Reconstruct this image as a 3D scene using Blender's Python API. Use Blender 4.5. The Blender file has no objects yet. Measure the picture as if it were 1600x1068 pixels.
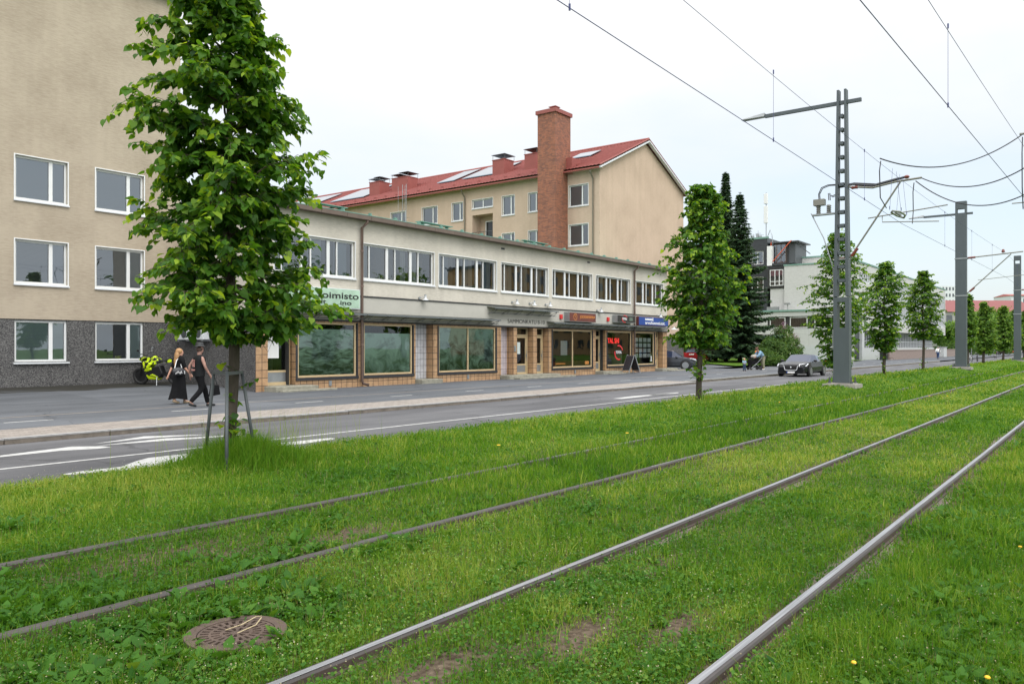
import bpy, math, random
import numpy as np
from mathutils import Vector, Matrix

# ------------------------------------------------------------------ camera, world, sun
sc = bpy.context.scene
F, V0, CA, SA = 1244.0, 541.4, 0.7957, 0.6057
cam = bpy.data.objects.new('camera', bpy.data.cameras.new('camera'))
sc.collection.objects.link(cam)
cam.location = (0, 0, 1.5)
cam.rotation_euler = (math.radians(90), 0, math.radians(37.28 - 90))
cam.data.sensor_width = 36; cam.data.lens = F / 1600 * 36
cam.data.shift_y = 7.4 / 1600
cam.data.clip_start = 0.05; cam.data.clip_end = 3000
sc.camera = cam
sc.view_settings.view_transform = 'Standard'; sc.view_settings.look = 'None'
sc.view_settings.exposure = 0; sc.view_settings.gamma = 1
sc.render.engine = 'CYCLES'
sc.cycles.use_denoising = True
sc.cycles.max_bounces = 6; sc.cycles.diffuse_bounces = 3; sc.cycles.glossy_bounces = 3
sc.cycles.transparent_max_bounces = 8; sc.cycles.transmission_bounces = 3
sc.cycles.caustics_reflective = False; sc.cycles.caustics_refractive = False
sc.cycles.sample_clamp_indirect = 4

SUN_EL, SUN_ROT = math.radians(52), math.radians(200)
w = bpy.data.worlds.new("World"); sc.world = w; w.use_nodes = True
nt = w.node_tree; N = nt.nodes; L = nt.links
bg = N['Background']
sky = N.new('ShaderNodeTexSky'); sky.sky_type = 'NISHITA'; sky.sun_disc = False
sky.sun_elevation = SUN_EL; sky.sun_rotation = SUN_ROT; sky.air_density = 1.2; sky.dust_density = 2
tc = N.new('ShaderNodeTexCoord')
sep = N.new('ShaderNodeSeparateXYZ'); L.new(tc.outputs['Generated'], sep.inputs[0])
# a sheet of thin cloud: direction projected on a plane overhead
dv = N.new('ShaderNodeMath'); dv.operation = 'ADD'; dv.inputs[1].default_value = 0.18; L.new(sep.outputs[2], dv.inputs[0])
mx = N.new('ShaderNodeMath'); mx.operation = 'MAXIMUM'; mx.inputs[1].default_value = 0.05; L.new(dv.outputs[0], mx.inputs[0])
dx = N.new('ShaderNodeMath'); dx.operation = 'DIVIDE'; L.new(sep.outputs[0], dx.inputs[0]); L.new(mx.outputs[0], dx.inputs[1])
dy = N.new('ShaderNodeMath'); dy.operation = 'DIVIDE'; L.new(sep.outputs[1], dy.inputs[0]); L.new(mx.outputs[0], dy.inputs[1])
cb = N.new('ShaderNodeCombineXYZ'); L.new(dx.outputs[0], cb.inputs[0]); L.new(dy.outputs[0], cb.inputs[1])
no = N.new('ShaderNodeTexNoise'); no.inputs['Scale'].default_value = 0.75; no.inputs['Detail'].default_value = 6
no.inputs['Roughness'].default_value = 0.52; L.new(cb.outputs[0], no.inputs['Vector'])
# clouds thicker overhead, thinner low down the street (+X)
el = N.new('ShaderNodeMapRange'); el.inputs['From Min'].default_value = 0.02; el.inputs['From Max'].default_value = 0.50
el.inputs['To Min'].default_value = -0.02; el.inputs['To Max'].default_value = 0.35; L.new(sep.outputs[2], el.inputs[0])
xr = N.new('ShaderNodeMapRange'); xr.inputs['From Min'].default_value = 0.80; xr.inputs['From Max'].default_value = 1.0
xr.inputs['To Min'].default_value = 0.16; xr.inputs['To Max'].default_value = -0.10; L.new(sep.outputs[0], xr.inputs[0])
s1 = N.new('ShaderNodeMath'); s1.operation = 'ADD'; L.new(no.outputs['Fac'], s1.inputs[0]); L.new(el.outputs[0], s1.inputs[1])
s2 = N.new('ShaderNodeMath'); s2.operation = 'ADD'; L.new(s1.outputs[0], s2.inputs[0]); L.new(xr.outputs[0], s2.inputs[1])
rp = N.new('ShaderNodeValToRGB'); cr = rp.color_ramp
cr.elements[0].position = 0.40; cr.elements[0].color = (0.12, 0.12, 0.12, 1)
cr.elements[1].position = 0.80; cr.elements[1].color = (1, 1, 1, 1)
L.new(s2.outputs[0], rp.inputs[0])
sk = N.new('ShaderNodeVectorMath'); sk.operation = 'SCALE'; sk.inputs['Scale'].default_value = 0.10; L.new(sky.outputs[0], sk.inputs[0])
sa = N.new('ShaderNodeVectorMath'); sa.operation = 'ADD'; sa.inputs[1].default_value = (0.48, 0.54, 0.60); L.new(sk.outputs[0], sa.inputs[0])
mixw = N.new('ShaderNodeMix'); mixw.data_type = 'RGBA'
L.new(rp.outputs[0], mixw.inputs['Factor']); L.new(sa.outputs[0], mixw.inputs['A'])
cl = N.new('ShaderNodeValToRGB'); ce = cl.color_ramp.elements       # an overcast sky is brightest overhead
ce[0].position = 0.0; ce[0].color = (0.86, 0.93, 1.0, 1); ce[1].position = 1.0; ce[1].color = (2.5, 2.5, 2.5, 1)
for q_, c_ in ((0.22, (0.97, 1.0, 1.03, 1)), (0.42, (1.08, 1.10, 1.12, 1)), (0.65, (1.9, 1.9, 1.9, 1))):
    k_ = ce.new(q_); k_.color = c_
L.new(sep.outputs[2], cl.inputs[0])
# unseen sky behind the camera gets an added boost, to light the facades
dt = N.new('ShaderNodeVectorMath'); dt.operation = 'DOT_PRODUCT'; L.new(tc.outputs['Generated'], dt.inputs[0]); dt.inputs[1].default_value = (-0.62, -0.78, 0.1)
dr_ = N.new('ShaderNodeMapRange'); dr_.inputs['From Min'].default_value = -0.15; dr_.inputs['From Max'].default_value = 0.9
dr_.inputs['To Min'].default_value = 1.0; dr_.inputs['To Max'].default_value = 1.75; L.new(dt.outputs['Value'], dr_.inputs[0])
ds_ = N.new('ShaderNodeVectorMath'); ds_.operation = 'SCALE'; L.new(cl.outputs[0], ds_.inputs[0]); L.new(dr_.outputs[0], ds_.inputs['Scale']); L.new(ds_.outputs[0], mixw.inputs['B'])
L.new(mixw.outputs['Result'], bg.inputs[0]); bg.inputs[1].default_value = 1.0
sun = bpy.data.objects.new('sun', bpy.data.lights.new('sun', 'SUN')); sc.collection.objects.link(sun)
sun.data.energy = 0.9; sun.data.angle = math.radians(25); sun.data.color = (1, 0.96, 0.9)
sdir = Vector((math.sin(SUN_ROT) * math.cos(SUN_EL), math.cos(SUN_ROT) * math.cos(SUN_EL), math.sin(SUN_EL)))
sun.rotation_euler = sdir.to_track_quat('Z', 'Y').to_euler()

# ------------------------------------------------------------------ helpers
COL = sc.collection
def at_ground(u, v, z=0.0):
    Z = F * (1.5 - z) / (v - V0); X = (u - 800) / F * Z
    return (CA * Z + SA * X, SA * Z - CA * X)
def at_y(u, y):
    r = (u - 800) / F
    return y * (CA + SA * r) / (SA - CA * r)
def hz(u, v, y):      # height of what is seen at (u,v) on the plane y
    x = at_y(u, y); return 1.5 - (v - V0) / F * (CA * x + SA * y)
def at_depth(u, Z):
    X = (u - 800) / F * Z
    return (CA * Z + SA * X, SA * Z - CA * X)

def tag(o, label=None, cat=None, group=None, kind=None):
    if label: o['label'] = label
    if cat: o['category'] = cat
    if group: o['group'] = group
    if kind: o['kind'] = kind
    return o
def thing(name, label, cat, loc=(0, 0, 0), rz=0.0, group=None):
    o = bpy.data.objects.new(name, None); COL.objects.link(o)
    o.location = loc; o.rotation_euler = (0, 0, rz); o.empty_display_size = 0.2
    return tag(o, label, cat, group)
def origin(o):
    p = Vector((0, 0, 0))
    while o is not None:
        p += o.location; o = o.parent
    return p
class B:
    def __init__(s): s.v = []; s.f = []
    def add(s, vs, fs):
        n = len(s.v); s.v += [tuple(p) for p in vs]; s.f += [tuple(n + i for i in f) for f in fs]; return s
    def quad(s, a, b, c, d): return s.add([a, b, c, d], [(0, 1, 2, 3)])
    def box(s, x0, x1, y0, y1, z0, z1):
        return s.add([(x0, y0, z0), (x1, y0, z0), (x1, y1, z0), (x0, y1, z0), (x0, y0, z1), (x1, y0, z1), (x1, y1, z1), (x0, y1, z1)],
                     [(0, 3, 2, 1), (4, 5, 6, 7), (0, 1, 5, 4), (1, 2, 6, 5), (2, 3, 7, 6), (3, 0, 4, 7)])
    def bar(s, p0, p1, w, h, up=(0, 0, 1)):
        p0 = Vector(p0); p1 = Vector(p1); d = (p1 - p0).normalized(); u = Vector(up)
        if abs(d.dot(u)) > 0.95: u = Vector((1, 0, 0))
        sd = d.cross(u).normalized() * w / 2; uu = sd.cross(d).normalized() * h / 2
        vs = [p + a * sd + b * uu for p in (p0, p1) for a, b in ((-1, -1), (1, -1), (1, 1), (-1, 1))]
        return s.add(vs, [(0, 1, 2, 3), (7, 6, 5, 4), (0, 4, 5, 1), (1, 5, 6, 2), (2, 6, 7, 3), (3, 7, 4, 0)])
    def tube(s, pts, r, n=8, cap=True):
        pts = [Vector(p) for p in pts]; rs = r if isinstance(r, (list, tuple)) else [r] * len(pts)
        base = len(s.v); prev = None
        for i, p in enumerate(pts):
            d = (pts[min(i + 1, len(pts) - 1)] - pts[max(i - 1, 0)]).normalized()
            if prev is None:
                a = d.cross(Vector((0, 0, 1)))
                if a.length < 0.05: a = d.cross(Vector((1, 0, 0)))
                a.normalize()
            else:
                a = prev - d * prev.dot(d)
                if a.length < 1e-4: a = d.orthogonal()
                a.normalize()
            prev = a; b = d.cross(a)
            for k in range(n):
                t = 2 * math.pi * k / n; s.v.append(tuple(p + (a * math.cos(t) + b * math.sin(t)) * rs[i]))
        for i in range(len(pts) - 1):
            for k in range(n):
                s.f.append((base + i * n + k, base + i * n + (k + 1) % n, base + (i + 1) * n + (k + 1) % n, base + (i + 1) * n + k))
        if cap:
            s.f.append(tuple(base + k for k in range(n))[::-1]); e = base + (len(pts) - 1) * n
            s.f.append(tuple(e + k for k in range(n)))
        return s
    def lathe(s, prof, c=(0, 0, 0), n=16, axis='z'):
        base = len(s.v)
        for r, h in prof:
            for k in range(n):
                t = 2 * math.pi * k / n; a, b = r * math.cos(t), r * math.sin(t)
                p = (a, b, h) if axis == 'z' else ((h, a, b) if axis == 'x' else (a, h, b))
                s.v.append((c[0] + p[0], c[1] + p[1], c[2] + p[2]))
        m = len(prof)
        for i in range(m - 1):
            for k in range(n):
                s.f.append((base + i * n + k, base + i * n + (k + 1) % n, base + (i + 1) * n + (k + 1) % n, base + (i + 1) * n + k))
        s.f.append(tuple(base + k for k in range(n))); s.f.append(tuple(base + (m - 1) * n + k for k in range(n)))
        return s
    def ell(s, c, r, n=12, m=8, rot=None):
        base = len(s.v); R = rot or Matrix.Identity(3)
        for i in range(m + 1):
            ph = math.pi * i / m
            for k in range(n):
                t = 2 * math.pi * k / n
                p = R @ Vector((r[0] * math.sin(ph) * math.cos(t), r[1] * math.sin(ph) * math.sin(t), r[2] * math.cos(ph)))
                s.v.append((c[0] + p[0], c[1] + p[1], c[2] + p[2]))
        for i in range(m):
            for k in range(n):
                s.f.append((base + i * n + k, base + (i + 1) * n + k, base + (i + 1) * n + (k + 1) % n, base + i * n + (k + 1) % n))
        return s
    def prism(s, poly, t0, t1, P):   # P(a,b,t): polygon plane coords + thickness
        n = len(poly); vs = [P(a, b, t0) for a, b in poly] + [P(a, b, t1) for a, b in poly]
        fs = [tuple(range(n)), tuple(range(2 * n - 1, n - 1, -1))] + [(i, i + n, (i + 1) % n + n, (i + 1) % n) for i in range(n)]
        return s.add(vs, fs)
    def build(s, name, mat, parent=None, world=True, smooth=False, bevel=0.0):
        me = bpy.data.meshes.new(name)
        vs = s.v
        if world and parent is not None:
            o3 = origin(parent); vs = [(a - o3.x, b - o3.y, c - o3.z) for a, b, c in vs]
        me.from_pydata(vs, [], s.f); me.update()
        if mat: me.materials.append(mat)
        if smooth: me.shade_smooth()
        o = bpy.data.objects.new(name, me); COL.objects.link(o); o.parent = parent
        if bevel:
            md = o.modifiers.new('bevel', 'BEVEL'); md.width = bevel; md.segments = 2; md.limit_method = 'ANGLE'
        return o
def big_mesh(name, V, FA, nper, mat, parent=None, tint=None, smooth=False):
    """V (n,3), FA (m,nper) index array; tint per vertex (n,)"""
    me = bpy.data.meshes.new(name)
    if parent is not None:
        o3 = origin(parent); V = V - np.array([o3.x, o3.y, o3.z])
    me.vertices.add(len(V)); me.vertices.foreach_set('co', np.ascontiguousarray(V, dtype=np.float32).ravel())
    me.loops.add(FA.size); me.loops.foreach_set('vertex_index', FA.astype(np.int32).ravel())
    me.polygons.add(len(FA)); me.polygons.foreach_set('loop_start', np.arange(0, FA.size, nper, dtype=np.int32))
    me.polygons.foreach_set('loop_total', np.full(len(FA), nper, dtype=np.int32))
    me.update(calc_edges=True)
    if tint is not None:
        at = me.attributes.new('tint', 'FLOAT', 'POINT'); at.data.foreach_set('value', np.ascontiguousarray(tint, dtype=np.float32))
    me.materials.append(mat)
    if smooth: me.shade_smooth()
    o = bpy.data.objects.new(name, me); COL.objects.link(o); o.parent = parent
    return o
def copy_tree(o, parent=None):
    c = o.copy(); COL.objects.link(c)
    if parent is not None: c.parent = parent
    for ch in o.children: copy_tree(ch, c)
    return c

# ------------------------------------------------------------------ materials
def new_mat(name):
    m = bpy.data.materials.new(name); m.use_nodes = True
    return m, m.node_tree.nodes, m.node_tree.links, m.node_tree.nodes['Principled BSDF']
def mat(name, col, rough=0.6, metal=0.0, spec=0.5, var=0.0, scale=4.0, bump=0.0, bscale=60.0, stretch=(1, 1, 1), emit=0.0):
    m, n, l, p = new_mat(name)
    p.inputs['Base Color'].default_value = (*col, 1); p.inputs['Roughness'].default_value = rough
    p.inputs['Metallic'].default_value = metal; p.inputs['Specular IOR Level'].default_value = spec
    if emit: p.inputs['Emission Color'].default_value = (*col, 1); p.inputs['Emission Strength'].default_value = emit
    if var or bump:
        t = n.new('ShaderNodeTexCoord'); mp = n.new('ShaderNodeMapping'); mp.inputs['Scale'].default_value = stretch
        l.new(t.outputs['Object'], mp.inputs[0])
    if var:
        a = n.new('ShaderNodeTexNoise'); a.inputs['Scale'].default_value = scale; a.inputs['Detail'].default_value = 7; a.inputs['Roughness'].default_value = 0.65
        l.new(mp.outputs[0], a.inputs['Vector'])
        r = n.new('ShaderNodeMapRange'); r.inputs['From Min'].default_value = 0.25; r.inputs['From Max'].default_value = 0.75
        r.inputs['To Min'].default_value = 1 - var; r.inputs['To Max'].default_value = 1 + var; l.new(a.outputs['Fac'], r.inputs[0])
        s = n.new('ShaderNodeVectorMath'); s.operation = 'SCALE'; s.inputs[0].default_value = col; l.new(r.outputs[0], s.inputs['Scale'])
        l.new(s.outputs[0], p.inputs['Base Color'])
    if bump:
        a = n.new('ShaderNodeTexNoise'); a.inputs['Scale'].default_value = bscale; a.inputs['Detail'].default_value = 5
        l.new(mp.outputs[0], a.inputs['Vector'])
        b = n.new('ShaderNodeBump'); b.inputs['Strength'].default_value = min(1, bump); b.inputs['Distance'].default_value = 0.02
        l.new(a.outputs['Fac'], b.inputs['Height']); l.new(b.outputs[0], p.inputs['Normal'])
    return m
def wall_uv(n, l):      # (x+y, z) : runs along either face of an axis-aligned wall
    t = n.new('ShaderNodeNewGeometry'); s = n.new('ShaderNodeSeparateXYZ'); l.new(t.outputs['Position'], s.inputs[0])
    a = n.new('ShaderNodeMath'); a.operation = 'ADD'; l.new(s.outputs[0], a.inputs[0]); l.new(s.outputs[1], a.inputs[1])
    c = n.new('ShaderNodeCombineXYZ'); l.new(a.outputs[0], c.inputs[0]); l.new(s.outputs[2], c.inputs[1]); return c
def stucco(name, col, dark, streak=0.5, sc_=3.0, bump=0.5):
    m, n, l, p = new_mat(name); p.inputs['Roughness'].default_value = 0.92; p.inputs['Specular IOR Level'].default_value = 0.2
    c = wall_uv(n, l)
    mp = n.new('ShaderNodeMapping'); mp.inputs['Scale'].default_value = (1.2, 7.0, 1); l.new(c.outputs[0], mp.inputs[0])
    a = n.new('ShaderNodeTexNoise'); a.inputs['Scale'].default_value = sc_; a.inputs['Detail'].default_value = 9; a.inputs['Roughness'].default_value = 0.7; l.new(mp.outputs[0], a.inputs['Vector'])
    b = n.new('ShaderNodeTexNoise'); b.inputs['Scale'].default_value = 0.55; b.inputs['Detail'].default_value = 5; l.new(c.outputs[0], b.inputs['Vector'])
    ad = n.new('ShaderNodeMath'); ad.operation = 'MULTIPLY_ADD'; ad.inputs[1].default_value = 0.75; l.new(b.outputs['Fac'], ad.inputs[0]); l.new(a.outputs['Fac'], ad.inputs[2])
    r = n.new('ShaderNodeValToRGB'); r.color_ramp.elements[0].position = 0.62; r.color_ramp.elements[0].color = (*dark, 1)
    r.color_ramp.elements[1].position = 1.0; r.color_ramp.elements[1].color = (*col, 1); l.new(ad.outputs[0], r.inputs[0])
    ms_ = n.new('ShaderNodeMapping'); ms_.inputs['Scale'].default_value = (2.6, 0.10, 1); l.new(c.outputs[0], ms_.inputs[0])
    st_ = n.new('ShaderNodeTexNoise'); st_.inputs['Scale'].default_value = 1.0; st_.inputs['Detail'].default_value = 6; l.new(ms_.outputs[0], st_.inputs['Vector'])
    sr_ = n.new('ShaderNodeMapRange'); sr_.inputs['From Min'].default_value = 0.3; sr_.inputs['From Max'].default_value = 0.7; sr_.inputs['To Min'].default_value = 0.955; sr_.inputs['To Max'].default_value = 1.03; l.new(st_.outputs['Fac'], sr_.inputs[0])
    sv_ = n.new('ShaderNodeVectorMath'); sv_.operation = 'SCALE'; l.new(r.outputs[0], sv_.inputs[0]); l.new(sr_.outputs[0], sv_.inputs['Scale']); l.new(sv_.outputs[0], p.inputs['Base Color'])
    f = n.new('ShaderNodeTexNoise'); f.inputs['Scale'].default_value = 9; f.inputs['Detail'].default_value = 8; f.inputs['Roughness'].default_value = 0.75; l.new(mp.outputs[0], f.inputs['Vector'])
    bp = n.new('ShaderNodeBump'); bp.inputs['Strength'].default_value = bump; bp.inputs['Distance'].default_value = 0.02
    l.new(f.outputs['Fac'], bp.inputs['Height']); l.new(bp.outputs[0], p.inputs['Normal'])
    return m
def speckle(name, c0, c1, c2, scale=45):
    m, n, l, p = new_mat(name); p.inputs['Roughness'].default_value = 0.8
    t = n.new('ShaderNodeNewGeometry')
    a = n.new('ShaderNodeTexVoronoi'); a.inputs['Scale'].default_value = scale; l.new(t.outputs['Position'], a.inputs['Vector'])
    s = n.new('ShaderNodeSeparateXYZ'); l.new(a.outputs['Color'], s.inputs[0])
    b = n.new('ShaderNodeTexNoise'); b.inputs['Scale'].default_value = 1.2; b.inputs['Detail'].default_value = 4; l.new(t.outputs['Position'], b.inputs['Vector'])
    ad = n.new('ShaderNodeMath'); ad.operation = 'MULTIPLY_ADD'; ad.inputs[1].default_value = 0.35; l.new(b.outputs['Fac'], ad.inputs[0]); l.new(s.outputs[0], ad.inputs[2])
    r = n.new('ShaderNodeValToRGB'); e = r.color_ramp.elements; e[0].position = 0.25; e[0].color = (*c0, 1); e[1].position = 1.1 if False else 1.0; e[1].color = (*c2, 1)
    x = e.new(0.62); x.color = (*c1, 1); l.new(ad.outputs[0], r.inputs[0]); l.new(r.outputs[0], p.inputs['Base Color'])
    bp = n.new('ShaderNodeBump'); bp.inputs['Strength'].default_value = 0.4; bp.inputs['Distance'].default_value = 0.01
    l.new(a.outputs['Distance'], bp.inputs['Height']); l.new(bp.outputs[0], p.inputs['Normal'])
    return m
def bricks(name, c1, c2, mortar, w, h, ms, rib=0.0, offset=0.5, rough=0.7, flat=False, bias=0.0, lo=0.72, hi=1.22):
    m, n, l, p = new_mat(name); p.inputs['Roughness'].default_value = rough
    if flat:
        t = n.new('ShaderNodeNewGeometry'); src = t.outputs['Position']
    else:
        src = wall_uv(n, l).outputs[0]
    b = n.new('ShaderNodeTexBrick'); b.inputs['Scale'].default_value = 1; b.offset = offset
    b.inputs['Color1'].default_value = (*c1, 1); b.inputs['Color2'].default_value = (*c2, 1); b.inputs['Mortar'].default_value = (*mortar, 1)
    b.inputs['Mortar Size'].default_value = ms; b.inputs['Brick Width'].default_value = w; b.inputs['Row Height'].default_value = h
    b.inputs['Mortar Smooth'].default_value = 0.1; b.inputs['Bias'].default_value = bias
    l.new(src, b.inputs['Vector'])
    a = n.new('ShaderNodeTexNoise'); a.inputs['Scale'].default_value = 3.5; a.inputs['Detail'].default_value = 8; a.inputs['Roughness'].default_value = 0.7; l.new(src, a.inputs['Vector'])
    r = n.new('ShaderNodeMapRange'); r.inputs['From Min'].default_value = 0.3; r.inputs['From Max'].default_value = 0.7; r.inputs['To Min'].default_value = lo; r.inputs['To Max'].default_value = hi
    l.new(a.outputs['Fac'], r.inputs[0])
    s = n.new('ShaderNodeVectorMath'); s.operation = 'SCALE'; l.new(b.outputs['Color'], s.inputs[0]); l.new(r.outputs[0], s.inputs['Scale'])
    last = s.outputs[0]; hsrc = b.outputs['Fac']
    if rib:
        sx = n.new('ShaderNodeSeparateXYZ'); l.new(src, sx.inputs[0])
        mu = n.new('ShaderNodeMath'); mu.operation = 'MULTIPLY'; mu.inputs[1].default_value = 2 * math.pi / rib; l.new(sx.outputs[0], mu.inputs[0])
        si = n.new('ShaderNodeMath'); si.operation = 'SINE'; l.new(mu.outputs[0], si.inputs[0])
        gt = n.new('ShaderNodeMapRange'); gt.inputs['From Min'].default_value = 0.75; gt.inputs['From Max'].default_value = 0.95; gt.inputs['To Min'].default_value = 1; gt.inputs['To Max'].default_value = 0.42
        l.new(si.outputs[0], gt.inputs[0])
        s2_ = n.new('ShaderNodeVectorMath'); s2_.operation = 'SCALE'; l.new(last, s2_.inputs[0]); l.new(gt.outputs[0], s2_.inputs['Scale']); last = s2_.outputs[0]
    l.new(last, p.inputs['Base Color'])
    bp = n.new('ShaderNodeBump'); bp.invert = True; bp.inputs['Strength'].default_value = 0.5; bp.inputs['Distance'].default_value = 0.01
    l.new(hsrc, bp.inputs['Height']); l.new(bp.outputs[0], p.inputs['Normal'])
    return m
def glass_mat(name, tint=(0.75, 0.8, 0.8), ior=1.9, rough=0.0):
    m, n, l, p = new_mat(name); n.remove(p); out = n['Material Output']
    fr = n.new('ShaderNodeFresnel'); fr.inputs['IOR'].default_value = ior
    t = n.new('ShaderNodeBsdfTransparent'); t.inputs[0].default_value = (*tint, 1)
    g = n.new('ShaderNodeBsdfGlossy'); g.inputs['Roughness'].default_value = rough; g.inputs['Color'].default_value = (0.9, 0.95, 1, 1)
    x = n.new('ShaderNodeMixShader'); l.new(fr.outputs[0], x.inputs[0]); l.new(t.outputs[0], x.inputs[1]); l.new(g.outputs[0], x.inputs[2])
    # faint waviness, as in real panes
    tt = n.new('ShaderNodeNewGeometry'); a = n.new('ShaderNodeTexNoise'); a.inputs['Scale'].default_value = 0.9; l.new(tt.outputs['Position'], a.inputs['Vector'])
    b = n.new('ShaderNodeBump'); b.inputs['Strength'].default_value = 0.05; b.inputs['Distance'].default_value = 0.05; l.new(a.outputs['Fac'], b.inputs['Height'])
    l.new(b.outputs[0], g.inputs['Normal']); l.new(x.outputs[0], out.inputs[0])
    return m
def leaf_mat(name, c0, c1, c2, trans=0.35, rough=0.5, spec=0.35):
    m, n, l, p = new_mat(name); out = n['Material Output']
    a = n.new('ShaderNodeAttribute'); a.attribute_name = 'tint'
    r = n.new('ShaderNodeValToRGB'); e = r.color_ramp.elements; e[0].position = 0; e[0].color = (*c0, 1); e[1].position = 1; e[1].color = (*c2, 1)
    x = e.new(0.55); x.color = (*c1, 1); l.new(a.outputs['Fac'], r.inputs[0])
    l.new(r.outputs[0], p.inputs['Base Color']); p.inputs['Roughness'].default_value = rough; p.inputs['Specular IOR Level'].default_value = spec
    t = n.new('ShaderNodeBsdfTranslucent')
    s = n.new('ShaderNodeVectorMath'); s.operation = 'MULTIPLY'; s.inputs[1].default_value = (1.5, 1.35, 0.5); l.new(r.outputs[0], s.inputs[0]); l.new(s.outputs[0], t.inputs[0])
    mx_ = n.new('ShaderNodeMixShader'); mx_.inputs[0].default_value = trans
    l.new(p.outputs[0], mx_.inputs[1]); l.new(t.outputs[0], mx_.inputs[2]); l.new(mx_.outputs[0], out.inputs[0])
    return m

M = {}
M['white_paint'] = mat('white_paint', (0.72, 0.73, 0.72), 0.45, var=0.05, scale=3)
M['white_metal'] = mat('white_metal', (0.66, 0.68, 0.70), 0.4, var=0.06, scale=5)
M['tan_paint'] = mat('tan_paint', (0.52, 0.40, 0.23), 0.5, var=0.06)
M['black_trim'] = mat('black_trim', (0.025, 0.026, 0.03), 0.5, var=0.2)
M['interior'] = mat('interior', (0.035, 0.035, 0.033), 0.9, var=0.3, scale=1.5)
M['room_warm'] = mat('room_warm', (0.16, 0.13, 0.09), 0.9, var=0.5, scale=3)
M['curtain'] = mat('curtain', (0.42, 0.42, 0.42), 0.9, var=0.35, scale=6, stretch=(3, 3, 0.1))
M['curtain_dark'] = mat('curtain_dark', (0.12, 0.11, 0.10), 0.9, var=0.35, scale=6, stretch=(3, 3, 0.1))
M['glass'] = glass_mat('glass', (0.93, 0.96, 0.96), 2.35)
M['glass_shop'] = glass_mat('glass_shop', (0.95, 0.97, 0.96), 1.75)
M['beige_stucco'] = stucco('beige_stucco', (0.465, 0.395, 0.305), (0.345, 0.285, 0.215), bump=.8)
M['rear_stucco'] = stucco('rear_stucco', (0.55, 0.42, 0.32), (0.45, 0.34, 0.255), bump=0.35)
M['grey_stucco'] = stucco('grey_stucco', (0.60, 0.56, 0.485), (0.45, 0.42, 0.36))
M['smooth_grey'] = mat('smooth_grey', (0.44, 0.425, 0.38), 0.85, var=0.09, scale=1.3, bump=0.1, bscale=30)
M['dark_granite'] = speckle('dark_granite', (0.025, 0.025, 0.027), (0.062, 0.060, 0.060), (0.17, 0.165, 0.16), 50)
M['clinker'] = bricks('clinker', (0.50, 0.315, 0.17), (0.42, 0.25, 0.13), (0.035, 0.03, 0.028), 0.30, 0.30, 0.010, rib=0.05, offset=0.0)
M['pale_clinker'] = bricks('pale_clinker', (0.50, 0.50, 0.52), (0.46, 0.46, 0.48), (0.10, 0.10, 0.11), 0.20, 0.30, 0.008, offset=0.0)
M['pink_clinker'] = bricks('pink_clinker', (0.52, 0.45, 0.47), (0.47, 0.42, 0.45), (0.12, 0.10, 0.11), 0.20, 0.30, 0.008, offset=0.0)
M['red_brick'] = bricks('red_brick', (0.36, 0.115, 0.055), (0.17, 0.055, 0.035), (0.16, 0.11, 0.085), 0.27, 0.085, 0.012, bias=-0.15)
M['red_tile'] = mat('red_tile', (0.27, 0.072, 0.062), 0.65, var=0.22, scale=2.5)
M['red_metal'] = mat('red_metal', (0.27, 0.075, 0.062), 0.6, var=0.12, scale=2)
M['copper'] = mat('copper', (0.16, 0.29, 0.24), 0.7, var=0.25, scale=2)
M['brown_metal'] = mat('brown_metal', (0.13, 0.095, 0.075), 0.55, var=0.2, scale=2)
M['pipe_brown'] = mat('pipe_brown', (0.115, 0.075, 0.058), 0.45, var=0.25, scale=2.5)
M['pipe_olive'] = mat('pipe_olive', (0.16, 0.14, 0.10), 0.5, var=0.1)
M['steel'] = mat('steel', (0.33, 0.35, 0.36), 0.4, 0.6, var=0.15)
M['dark_steel'] = mat('dark_steel', (0.075, 0.085, 0.09), 0.5, 0.2, var=0.12, scale=3)
M['mast_paint'] = mat('mast_paint', (0.072, 0.088, 0.098), 0.5, 0.0, var=0.12, scale=2.5, stretch=(1, 1, 0.3))
M['wire'] = mat('wire', (0.05, 0.06, 0.17), 0.5)
M['cable'] = mat('cable', (0.02, 0.022, 0.028), 0.5)
M['arm_tube'] = mat('arm_tube', (0.22, 0.215, 0.19), 0.5, 0.4, var=0.1)
M['insulator'] = mat('insulator', (0.17, 0.035, 0.025), 0.35)
M['porcelain'] = mat('porcelain', (0.20, 0.20, 0.19), 0.3)
M['canopy_glass'] = mat('canopy_glass', (0.30, 0.33, 0.32), 0.25, 0.1, var=0.25, scale=2)
M['canopy_sheet'] = leaf_mat('canopy_sheet', (.20, .22, .215), (.20, .22, .215), (.20, .22, .215), .55, .3, .5)
M['canopy_top'] = mat('canopy_top', (0.12, 0.135, 0.14), 0.6, var=0.2)
M['concrete'] = mat('concrete', (0.30, 0.28, 0.25), 0.9, var=0.25, scale=3, bump=0.3, bscale=25)
M['concrete_old'] = mat('concrete_old', (0.26, 0.25, 0.20), 0.95, var=0.35, scale=4, bump=0.5, bscale=20)
M['panel_white'] = bricks('panel_white', (0.52, 0.525, 0.51), (0.49, 0.495, 0.48), (0.42, 0.42, 0.40), 3.4, 1.6, 0.02, offset=0.0, lo=.9, hi=1.05)
M['brick_white'] = bricks('brick_white', (0.54, 0.54, 0.52), (0.51, 0.51, 0.49), (0.50, 0.50, 0.47), 0.5, 0.14, 0.01, lo=.9, hi=1.05)
M['panel_black'] = bricks('panel_black', (0.035, 0.042, 0.046), (0.028, 0.034, 0.038), (0.015, 0.016, 0.018), 1.6, 1.4, 0.02, offset=0.0, rough=0.35)
M['pale_concrete'] = mat('pale_concrete', (0.48, 0.50, 0.50), 0.85, var=0.06, scale=2)
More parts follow.
